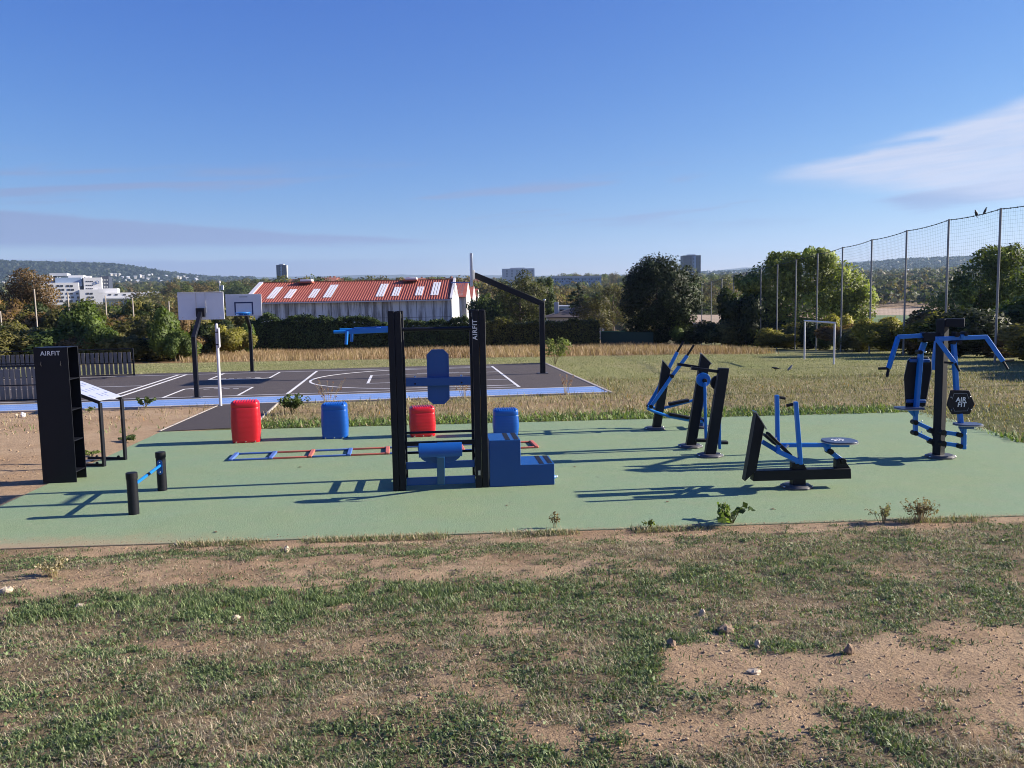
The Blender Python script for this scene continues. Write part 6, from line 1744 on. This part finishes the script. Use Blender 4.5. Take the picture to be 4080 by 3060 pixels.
# bungalow with chimney right of the tall hoop
Yh = 92
q = at(2225, Yh)
ho = thing('house', 'low house with dark brown roof and grey chimney behind the hedge', 'house', q)
xl, xr = W(2178, 1270, Yh)[0], W(2420, 1270, Yh)[0]; zb_ = W(2200, 1268, Yh)[2]; zt_ = W(2300, 1222, Yh + 4)[2]
part('wall', MB().box(((xl + xr) / 2, Yh + 4, (q[2] + zb_) / 2), (xr - xl - 0.6, 7.4, zb_ - q[2])), PLAS, ho, world=True)
part('roof', MB().prism([(xl, Yh, zb_), (xr, Yh, zb_), (xr, Yh + 8, zb_), (xl, Yh + 8, zb_)], (0, 0, 0.1)).add([(xl, Yh, zb_ + .1), (xr, Yh, zb_ + .1), (xr, Yh + 8, zb_ + .1), (xl, Yh + 8, zb_ + .1), (xl + 3.6, Yh + 4, zt_), (xr - 2, Yh + 4, zt_)], [(0, 1, 5, 4), (1, 2, 5), (2, 3, 4, 5), (3, 0, 4)]), DROOF, ho, world=True)
cxa, cxb = W(2208, 1205, Yh + 3)[0], W(2226, 1205, Yh + 3)[0]
part('chimney', MB().box(((cxa + cxb) / 2, Yh + 3, (W(2215, 1203, Yh + 3)[2] + zb_) / 2), (cxb - cxa, 0.6, W(2215, 1203, Yh + 3)[2] - zb_)), LGREY, ho, 0.03, world=True)
q = at(2225, 125)
fb_ = thing('flat_building', 'flat blue-grey building behind the brown-roofed house', 'building', q)
slab('wall', 2168, 1223, 2290, 1262, 125, 10, PLAS2, fb_, 3); slab('roof_edge', 2166, 1219, 2292, 1223, 124.8, 10.4, LGREY, fb_)
for k in range(3): win(2178 + k * 26, 1233, 2194 + k * 26, 1244, 125, fb_)
# parked car by the field beyond the fence
q = at(2760, 96)
CARP = paint('silver grey car paint', (0.28, 0.31, 0.35), 0.3, 0.5, var=0.05, bump=0)
ca = thing('parked_car', 'grey parked car half hidden behind the bushes right of the dark tree', 'car', (q[0], q[1], q[2] + 0.55), rad(8))
part('body', MB().prism([(-2.0, -0.82, 0.25), (2.05, -0.82, 0.25), (2.1, -0.82, 0.62), (1.95, -0.82, 0.82), (1.0, -0.82, 0.92), (0.35, -0.82, 1.40), (-1.2, -0.82, 1.42), (-1.85, -0.82, 0.95), (-2.05, -0.82, 0.8)], (0, 1.64, 0)), CARP, ca, 0.08)
part('side_window', MB().prism([(0.85, -0.835, 0.93), (0.3, -0.835, 1.34), (-1.15, -0.835, 1.36), (-1.6, -0.835, 0.95)], (0, 0.02, 0)), GLASS, ca)
part('windscreen', MB().beam((0.99, 0, 0.955), (0.40, 0, 1.385), 1.4, 0.02), GLASS, ca)
for x in (-1.3, 1.35):
    for y in (-0.78, 0.78):
        w_ = part('wheel', MB().tube((x, y - 0.1, 0.31), (x, y + 0.1, 0.31), 0.31, 18), BLACKM, ca)
        part('rim', MB().tube((x, y - 0.11, 0.31), (x, y + 0.11, 0.31), 0.18, 14), STEEL, w_)
# hospital-like white block far left
Yq = 430
q = at(300, Yq)
hs_ = thing('white_building', 'large white stepped building with rows of windows and a blue ring emblem', 'building', q)
slab('wall', 180, 1128, 316, 1215, Yq, 18, WHT, hs_, 6)
slab('wall', 310, 1154, 411, 1215, Yq - 1, 18, WHT, hs_, 6)
slab('tower', 329, 1106, 394, 1158, Yq + 1, 18, WHT, hs_)
slab('dark_wing', 394.5, 1100, 428, 1160, Yq + 4, 16, DCLAD, hs_)
slab('grey_wing', 240, 1107, 330, 1140, Yq + 3, 20, PLAS2, hs_)
slab('rear_wing', 182, 1097, 246, 1135, Yq + 8, 16, LGREY, hs_)
slab('roof_block', 289, 1097, 342, 1108, Yq + 5, 12, WHT, hs_)
slab('roof_block', 241, 1089, 300, 1099, Yq + 10, 12, LGREY, hs_)
slab('roof_block', 352, 1099, 368, 1107, Yq + 6, 6, WHT, hs_)
for r_, y in enumerate((1140, 1155, 1170, 1185, 1200)):
    for k in range(6):
        x = 172 + 4 * (r_ % 2) + k * 32.5
        if x + 20 < 200: continue
        if x + 22 > (312 if r_ < 2 else 408): continue
        yy = Yq if x < 310 else Yq - 1
        if (r_, k) in ((0, 5),): continue
        win(x, y - 4, x + 9, y + 3, yy, hs_); win(x + 12, y - 4, x + 22, y + 3, yy, hs_)
for r_, y in enumerate((1121, 1137, 1150)):
    for k in range(4):
        win(338 + k * 6.5, y - 2, 343 + k * 6.5, y + 1.5, Yq + 1, hs_)
for k in range(3):
    for j in range(3): win(402 + 8 * j, 1112 + 14 * k, 406 + 8 * j, 1117 + 14 * k, Yq + 4, hs_, LGREY)
c = W(376, 1124, Yq + 0.7)
part('ring_emblem', MB().ring(c, 0.72, 0.12, 28, 6, 'Y'), BLUED, hs_, world=True)
q = at(560, 400)
lb = thing('low_white_building', 'long low white building right of the stepped white block', 'building', q)
slab('wall', 430, 1167, 640, 1205, 400, 14, WHT, lb, 5); slab('wall', 590, 1161, 684, 1205, 402, 14, WHT, lb, 5)
slab('roof_block', 438, 1150, 505, 1166, 408, 10, WHT, lb); slab('tower', 641, 1144, 652, 1162, 404, 3, WHT, lb)
slab('canopy', 430, 1187, 600, 1190, 398, 2, LGREY, lb)
for x in (450, 472, 500, 545): win(x, 1172, x + 10, 1177, 400, lb)
win(660, 1170, 676, 1183, 402, lb, PLAS2)
for o_ in (hs_, lb):                          # both fronts are turned towards the sun
    o_.rotation_euler = (0, 0, rad(19)); o_.scale = (1.06, 1, 1)
# long blue-grey terrace and white blocks beside the hoops
for (px0, px1, py0, py1, Y, lab) in ((690, 900, 1141, 1172, 620, 'long blue-grey terrace block above the nearer small hoop'), (910, 940, 1138, 1168, 560, 'small blue and white block right of the terrace'), (2200, 2396, 1104, 1134, 640, 'long pale blue flats right of the sloping hoop arm')):
    q = at((px0 + px1) / 2, Y); t = thing('apartment_block', lab, 'building', q)
    slab('wall', px0, py0, px1, py1, Y, 14, PLAS2, t, 8)
    slab('roof', px0 - 1, py0 - 2.5, px1 + 1, py0 + 1, Y - 0.5, 15, LGREY, t)
    nw = max(2, int((px1 - px0) / 9))
    for r_ in range(2):
        for k in range(nw):
            win(px0 + 3 + k * 9, py0 + 6 + r_ * 10, px0 + 7 + k * 9, py0 + 11 + r_ * 10, Y, t, GLASS if (k + r_) % 3 else LGREY)
q = at(960, 540); t = thing('white_house', 'small white flat-roofed building between the two small hoops', 'building', q)
slab('wall', 938, 1139, 966, 1166, 540, 10, WHT, t, 4); slab('wall', 964, 1135, 986, 1150, 545, 10, WHT, t, 10)
q = at(877, 330); t = thing('white_mast', 'white communications mast above the nearer backboard', 'mast', q)
part('column', MB().tube(W(877, 1180, 330), W(875, 1128, 330), 0.22, 10), WPOST, t, world=True)
part('antenna', MB().tube(W(875, 1128, 330), W(874, 1119, 330), 0.4, 10), WPOST, t, world=True)
part('cabinet', MB().box(W(886, 1146, 330), (0.9, 0.6, 1.8)), WPOST, t, world=True)
# slab block with dark frame, two towers
def tower_block(label, Y, px0, px1, py0, py1, face, rows, cols, wx, side=None, name='tower_block', stripes=()):
    q = at((px0 + px1) / 2, Y); t = thing(name, label, 'tower block', q)
    slab('wall', px0, py0, px1, py1, Y, 3 if side else 16, face, t, 12)
    if side: slab('side_wall', px1 + 0.1, py0 + 1, px1 + side, py1, Y + 0.5, 4, WHT, t, 12)
    for (sa, sb) in stripes: slab('window_strip', sa, py0 + 2, sb, py1, Y - 0.3, 1, PLAS2, t, 8)
    h = (py1 - py0 - 4) / rows
    for r_ in range(rows):
        for k in range(cols):
            x = wx[0] + (wx[1] - wx[0]) * k / max(cols - 1, 1)
            win(x, py0 + 4 + r_ * h, x + 4, py0 + 4 + r_ * h + h * 0.55, Y - 0.4, t, GLASS)
    slab('roof_house', px0 + (px1 - px0) * 0.25, py0 - 4, px0 + (px1 - px0) * 0.7, py0, Y + 3, 6, LGREY, t)
    return t
tower_block('dark apartment tower rising behind the left part of the red roof', 1000, 1100, 1142, 1056, 1126, DCLAD, 10, 2, (1114, 1123), 2, stripes=((1116, 1126),))
tower_block('blue-grey apartment tower behind the dark tree', 1000, 2722, 2792, 1018, 1090, DCLAD, 12, 4, (2750, 2785), None, stripes=((2760, 2773),))
tower_block('wide grey slab block with dark frame behind the birch trees', 950, 2000, 2130, 1071, 1106, LGREY, 5, 6, (2018, 2118), None, name='slab_block')
q = at(260, 3000); t = thing('radio_mast', 'thin radio mast on top of the far wooded hill', 'mast', q)
part('mast', MB().tube(W(262, 1082, 3000), W(260, 1030, 3000), 0.8, 6), POLE, t, world=True)
# village houses with red roofs behind the shed
rv = random.Random(4)
hv = None
for k, px in enumerate((1305, 1322, 1341, 1180, 1200, 1618, 1645, 1670, 1700, 1760, 1785, 1880)):
    Y = rv.uniform(330, 420); q = at(px, Y)
    z = W(px, 1111 + (px < 1250) * 6 + rv.uniform(-2, 3), Y)[2]
    if hv is None:
        hv = thing('village_house', 'small village house with dark red tiled roof beyond the shed', 'house', (q[0], Y, z - 4), 0.2, 'village houses beyond the shed')
        part('wall', MB().box((0, 0, -1.5), (7, 6, 8)), PLAS, hv)
        part('roof', MB().add([(-3.8, -3.3, 2.4), (3.8, -3.3, 2.4), (3.8, 3.3, 2.4), (-3.8, 3.3, 2.4), (-3.8, 0, 4.4), (3.8, 0, 4.4)], [(0, 1, 5, 4), (2, 3, 4, 5), (1, 2, 5), (3, 0, 4), (3, 2, 1, 0)]), TROOF, hv)
        part('chimney', MB().box((1.5, 0.6, 4.4), (0.7, 0.7, 1.2)), TROOF, hv)
    else:
        copy_thing(hv, (q[0], Y, z - 4), rv.uniform(-0.6, 0.6))
# tiny houses on the far slopes
fh = None
spots = [(rv.uniform(440, 800), rv.uniform(1092, 1124)) for _ in range(36)] + [(rv.uniform(0, 240), rv.uniform(1100, 1128)) for _ in range(18)] + [(rv.uniform(3440, 3780), rv.uniform(1078, 1094)) for _ in range(46)] + [(rv.uniform(2820, 3000), rv.uniform(1082, 1094)) for _ in range(16)]
for k, (px, py) in enumerate(spots):
    ys_ = np.linspace(1300, 3100, 600); rr3 = ray(px, py); P3 = CAM[None] + rr3[None] * ys_[:, None]
    hit = np.nonzero(P3[:, 2] < terrain(P3[:, 0], P3[:, 1]) + 9.0)[0]
    if not len(hit): continue
    p = tuple(float(c_) for c_ in P3[hit[0]]); sc3 = rv.uniform(0.55, 1.05) * p[1] / 2300
    if fh is None:
        fh = thing('far_house', 'tiny pale house on the far slope', 'house', p, 0.3, 'tiny houses on the far slopes')
        part('wall', MB().box((0, 0, -3), (6, 5, 7)), PLAS, fh)
        part('roof', MB().add([(-4, -3.5, 1), (4, -3.5, 1), (4, 3.5, 1), (-4, 3.5, 1), (-4, 0, 3.2), (4, 0, 3.2)], [(0, 1, 5, 4), (2, 3, 4, 5), (1, 2, 5), (3, 0, 4), (3, 2, 1, 0)]), LGREY, fh)
    else:
        copy_thing(fh, p, rv.uniform(0.2, 1.3), sc3)
wbs = at(3680, 700); t = thing('low_white_building', 'low white building among the woods beyond the right of the fence', 'building', wbs)
slab('wall', 3645, 1149, 3700, 1164, 700, 10, WHT, t, 3); slab('roof', 3643, 1146, 3702, 1149, 699.5, 11, LGREY, t)
for k in range(5): win(3650 + k * 9, 1153, 3654 + k * 9, 1158, 700, t)
# pale stubble strips and a green meadow beyond the fence
def patch(name, px0, px1, py0, py1, Y0_, Y1_, col, label):
    mb = MB(); A = [W(px0, py1, Y0_), W(px1, py1, Y0_), W(px1, py0, Y1_), W(px0, py0, Y1_)]
    mb.add(A, [(0, 1, 2, 3)])
    o = solo(name, mb, paint(name + ' cover', col, 0.95, var=0.25, scale=0.08, bump=0.4, bscale=3), label, None, kind='structure'); return o
patch('stubble_field', 3380, 3800, 1229, 1258, 190, 250, (0.36, 0.27, 0.185), 'pale stubble field beyond the fence')
patch('meadow', 3380, 3800, 1256, 1300, 140, 189, (0.10, 0.16, 0.055), 'green meadow beyond the fence')
patch('stubble_field', 2690, 3020, 1254, 1300, 110, 170, (0.40, 0.29, 0.20), 'bare pale field right of the dark tree')

# ---------------------------------------------------------------- trees between the hedge and the town
def far_tree(label, px, Y, top, w, c1, c2, seed, leaves=2600, size=None, grp=None, lob=0.34, nl=16, th=0.12):
    q = at(px, Y); h = height_to(px, top, Y, q)
    return tree('tree', label, 'tree', q, h, w, h * th, nl, leaves, size or h * 0.05, c1, c2, seed, grp, lob=lob)
far_tree('airy grey-green birch tree left of the slab block', 2075, 90, 1078, 6.4, (0.04, 0.05, 0.022), (0.11, 0.11, 0.045), 501, 7000, 0.26, lob=0.28, nl=26)
far_tree('slender green poplar right of the birch', 2180, 110, 1078, 2.8, (0.035, 0.06, 0.016), (0.085, 0.115, 0.03), 502, 3200, 0.28)
far_tree('second slender poplar close to the birch', 2156, 112, 1086, 2.4, (0.03, 0.052, 0.016), (0.07, 0.10, 0.03), 503, 2600, 0.28)
far_tree('olive apple tree behind the clipped hedge left of the dark tree', 2370, 80, 1180, 4.2, (0.04, 0.042, 0.018), (0.10, 0.09, 0.034), 504, 5200, 0.2, nl=22)
far_tree('pale thin tree left of the dark tree', 2450, 95, 1105, 3.6, (0.06, 0.06, 0.03), (0.13, 0.115, 0.05), 505, 2600, 0.22, lob=0.25, nl=20)
for k, px in enumerate((2018, 1990, 1955, 1925)):
    far_tree('dark bushy tree behind the end of the hedge', px, 100, (1165, 1150, 1175, 1190)[k], 4.5, DK1, GR2, 510 + k, 3000, 0.28, 'dark trees behind the end of the hedge')
for k, px in enumerate((1905, 1925, 1945)):
    far_tree('narrow pale green poplar beside the gables of the sheds', px, 150, (1140, 1145, 1150)[k], 2.4, (0.05, 0.075, 0.025), (0.10, 0.13, 0.04), 520 + k, 1500, 0.35, 'narrow poplars beside the sheds')
# flat-boughed cedar
q = at(2300, 105); L = []
rc = random.Random(9); hc = height_to(2310, 1128, 105, q)
for k in range(34):
    u = rc.random(); a = rc.uniform(0, 6.28); d = (1.05 - u) * 3.2 * rc.uniform(0.3, 1)
    L.append((d * math.cos(a), d * math.sin(a), hc * (0.3 + 0.68 * u), 0.9 * (1.15 - u), 0.8 * (1.15 - u), 0.16))
tree('cedar', 'dark flat-boughed cedar above the brown-roofed house', 'tree', q, hc, 6, 1, 0, 5000, 0.22, (0.012, 0.022, 0.012), (0.045, 0.062, 0.026), 530, lobes=[(0, 0, hc * 0.6, 0.4, 0.4, hc * 0.2)] + L, shell=0.1)
q = at(1277, 330); tree('conifer', 'single dark pointed conifer above the red roof', 'tree', q, height_to(1277, 1091, 330, q), 4.6, 0.5, 8, 900, 0.8, DK1, DK2, 531, lobes=[(0, 0, 8 + 1.35 * k, 2.4 - 0.16 * k, 2.4 - 0.16 * k, 1.3) for k in range(int((height_to(1277, 1091, 330, q) - 8) / 1.35))])
# lines of trees in the middle distance: copies of a few kinds
kinds = []
for k, (c1, c2) in enumerate((((0.035, 0.05, 0.018), (0.09, 0.105, 0.035)), ((0.05, 0.055, 0.022), (0.125, 0.115, 0.04)), ((0.06, 0.05, 0.022), (0.14, 0.10, 0.04)), ((0.015, 0.026, 0.012), (0.05, 0.068, 0.026)), ((0.045, 0.065, 0.02), (0.105, 0.13, 0.038)), ((0.05, 0.045, 0.022), (0.11, 0.085, 0.035)))):
    kinds.append((tuple(c * 1.45 for c in c1), tuple(c * 1.45 for c in c2)))
MLAB = ('green broadleaf tree in the valley wood', 'olive broadleaf tree in the valley wood', 'tawny broadleaf tree in the valley wood', 'dark evergreen tree in the valley wood', 'light green tree in the valley wood', 'brownish thin tree in the valley wood')
protos_t = {}
def mid_tree(kind, x, y, h, wr):
    z = float(terrain(x, y)) - 0.3
    px = 2040 + F * x / y
    zone = 'beyond the thicket' if px < 620 else 'behind the small hoops' if px < 1060 else 'beyond the red roof' if px < 1880 else 'right of the sheds' if px < 2150 else 'left of the dark tree' if px < 2700 else 'right of the dark tree' if px < 3200 else 'beyond the netting fence'
    dist = 'near' if y < 230 else 'farther' if y < 400 else 'distant'
    lab = dist + ' ' + MLAB[kind].replace('in the valley wood', 'in the valley') + ' ' + zone
    if kind not in protos_t:
        t = tree('tree', MLAB[kind], 'tree', (x, y, z), 10, 9, 1.0, 22, 1500, 0.62, *kinds[kind], 600 + kind * 11, None, lob=0.36)
        protos_t[kind] = t
    else:
        t = copy_thing(protos_t[kind], (x, y, z), rm.uniform(0, 6.28))
    t['label'] = lab; t['group'] = lab.replace(' tree ', ' trees ')
    t.scale = (h / 10 * wr, h / 10 * wr, h / 10)
rm = random.Random(33)
cnt = 0
# rows placed where the photograph shows wood between the near hedge and the town
rows = [  # px0, px1, Y, spacing px, top row lo..hi
    (-250, 900, 130, 46, 1190, 1225), (-250, 860, 190, 40, 1176, 1205), (560, 1010, 260, 26, 1150, 1185), (640, 1060, 380, 20, 1118, 1150), (700, 1080, 520, 16, 1104, 1130),
    (1100, 1920, 300, 24, 1090, 1110), (1900, 2020, 260, 16, 1100, 1130), (2150, 2470, 300, 20, 1128, 1150), (2200, 2500, 170, 30, 1150, 1180), (2230, 2500, 680, 13, 1082, 1098),
    (2780, 3050, 270, 20, 1110, 1150), (2780, 3060, 420, 15, 1090, 1110), (2780, 3080, 190, 26, 1160, 1200), (3400, 3820, 300, 18, 1180, 1205), (3400, 3820, 420, 16, 1140, 1172), (3400, 3830, 580, 13, 1112, 1140), (3400, 3840, 800, 10, 1096, 1110), (4060, 4400, 200, 40, 1130, 1200), (3380, 3720, 262, 18, 1206, 1222), (2560, 2800, 240, 30, 1150, 1190)]
for (a_, b_, Y, stp, t0, t1) in rows:
    px = a_
    while px < b_:
        y = Y * rm.uniform(0.93, 1.07); x = W(px, 1200, y)[0]; z = float(terrain(x, y))
        top = rm.uniform(t0, t1); h = W(px, top, y)[2] - z
        if h > 2.0 and cnt < 296:
            h = min(h, 24)
            mid_tree(rm.choice([0, 1, 1, 2, 2, 3, 4, 5]), x, y, h, rm.uniform(0.8, 1.25) * min(1.0, 9.0 / h + 0.35)); cnt += 1
        px += stp * rm.uniform(0.75, 1.3)
# the far woods that read as one mass
def woodland():
    r = np.random.default_rng(77); Vs = []; cs = []
    N = 5200
    d = 130 * (2150 / 130) ** (r.random(N) ** 0.75)
    u = r.uniform(-0.72, 0.78, N)
    X = d * u; Y = d * np.sqrt(1 - 0 * u)
    ok = ~((u > 0.28) & (u < 0.6) & (d < 262)) & ~((u < -0.27) & (u > -0.56) & (d > 150) & (d < 470)) & ~((u > -0.36) & (u < -0.04) & (d < 165))
    # keep roofs and facades in front of the trees that would hide them
    X, Y, d = X[ok], Y[ok], d[ok]; n = len(X)
    Z = terrain(X, Y)
    rad_ = (2.2 + 0.0026 * d) * r.uniform(0.7, 1.35, n)
    m = 44
    k1 = np.array([(0.085, 0.092, 0.042), (0.10, 0.11, 0.045), (0.135, 0.108, 0.055), (0.045, 0.062, 0.03), (0.115, 0.125, 0.052)])
    base = k1[r.integers(0, 5, n)]
    dirs = r.normal(size=(n, m, 3)); dirs /= np.linalg.norm(dirs, axis=2)[..., None]; dirs[..., 2] = np.abs(dirs[..., 2]) * 1.1 - 0.15
    P_ = np.stack([X, Y, Z + rad_ * 0.55], -1)[:, None, :] + dirs * (rad_[:, None, None] * r.uniform(0.7, 1.1, (n, m, 1)))
    s = rad_[:, None, None] * r.uniform(0.3, 0.6, (n, m, 1))
    V, NV = cards(P_, dirs + r.normal(size=(n, m, 3)) * 0.5, unit(dirs), s, 0.85, r, 0.0, 0.1)
    col = (base[:, None, :] * r.uniform(0.75, 1.3, (n, m, 1))).reshape(-1, 3)
    o = arr_obj('far_woodland', V, np.arange(len(V)).reshape(-1, 4), np.repeat(col, 4, 0), LEAF, nrm=NV)
    o['kind'] = 'stuff'; o['label'] = 'wooded plain and far trees merging towards the hills'
woodland()
def hill_wood():
    r = np.random.default_rng(78); N = 9000
    d = r.uniform(2100, 3150, N); u = r.uniform(-0.75, 0.8, N)
    e = np.interp(u, _SKA, _SKE); ok = (u < -0.30) | (u > 0.2)
    u, d = u[ok], d[ok]; n = len(u); X = u * d; Y = d; Z = terrain(X, Y)
    rad_ = r.uniform(6, 13, n)
    m = 10
    dirs = r.normal(size=(n, m, 3)); dirs /= np.linalg.norm(dirs, axis=2)[..., None]; dirs[..., 2] = np.abs(dirs[..., 2]) * 0.8
    P_ = np.stack([X, Y, Z], -1)[:, None, :] + dirs * rad_[:, None, None]
    s = rad_[:, None, None] * r.uniform(0.7, 1.1, (n, m, 1))
    V, NV = cards(P_, dirs + r.normal(size=(n, m, 3)) * 0.4, unit(dirs), s, 0.9, r, 0.0, 0.1)
    col = (np.array([0.028, 0.04, 0.022])[None, None] * r.uniform(0.6, 1.6, (n, m, 1))).reshape(-1, 3)
    o = arr_obj('hill_forest', V, np.arange(len(V)).reshape(-1, 4), np.repeat(col, 4, 0), LEAF, nrm=NV)
    o['kind'] = 'stuff'; o['label'] = 'dark forest covering the far hills'
hill_wood()

# blue hills behind everything
fx_ = np.array([-1500, 600, 1000, 1300, 1500, 1700, 1900, 2300, 2560, 2850, 2980, 3200, 3400, 3600, 3850, 4080, 5500]); fy_ = np.array([1130, 1112, 1106, 1099, 1094, 1096, 1097, 1098, 1090, 1077, 1066, 1054, 1043, 1034, 1031, 1031, 1040])
pxs = np.arange(-1500, 5501, 20); top_ = np.interp(pxs, fx_, fy_) + (fbm(pxs, pxs * 0, 0.02, 4, 5) - 0.5) * 5
vs = []; fs = []; D0 = 6400
for k, (px, py) in enumerate(zip(pxs, top_)):
    x, y, z = W(float(px), float(py), D0)
    vs += [(x * 5500 / D0, 5500, 30), (x * 5900 / D0, 5900, 30 + (z - 30) * 0.6), (x, y, z), (x * 7000 / D0, 7000, z * 0.9)]
    if k:
        for q_ in range(3): fs.append((4 * k - 4 + q_, 4 * k + q_, 4 * k + q_ + 1, 4 * k - 4 + q_ + 1))
ho_ = bpy.data.objects.new('hills', mesh_of('hills', MB().add(vs, fs))); link(ho_); ho_['kind'] = 'structure'
ho_.data.materials.append(paint('far hill cover', (0.045, 0.055, 0.04), 0.95, var=0.4, scale=0.004, bump=0))

# ---------------------------------------------------------------- the air itself
hz = bpy.data.objects.new('haze', mesh_of('haze', MB().box((0, 3550, 200), (15000, 7300, 460)), smooth=False))
mt = bpy.data.materials.new('air'); mt.use_nodes = True
nt2 = mt.node_tree; nt2.nodes.remove(nt2.nodes['Principled BSDF'])
pvn = nt2.nodes.new('ShaderNodeVolumePrincipled')
pvn.inputs['Color'].default_value = (0.50, 0.70, 1.0, 1)
pvn.inputs['Density'].default_value = 0.00011
pvn.inputs['Anisotropy'].default_value = 0.2
nt2.links.new(pvn.outputs[0], nt2.nodes['Material Output'].inputs['Volume'])
hz.data.materials.append(mt); link(hz); hz['kind'] = 'stuff'; hz['label'] = 'pale summer haze over the valley'
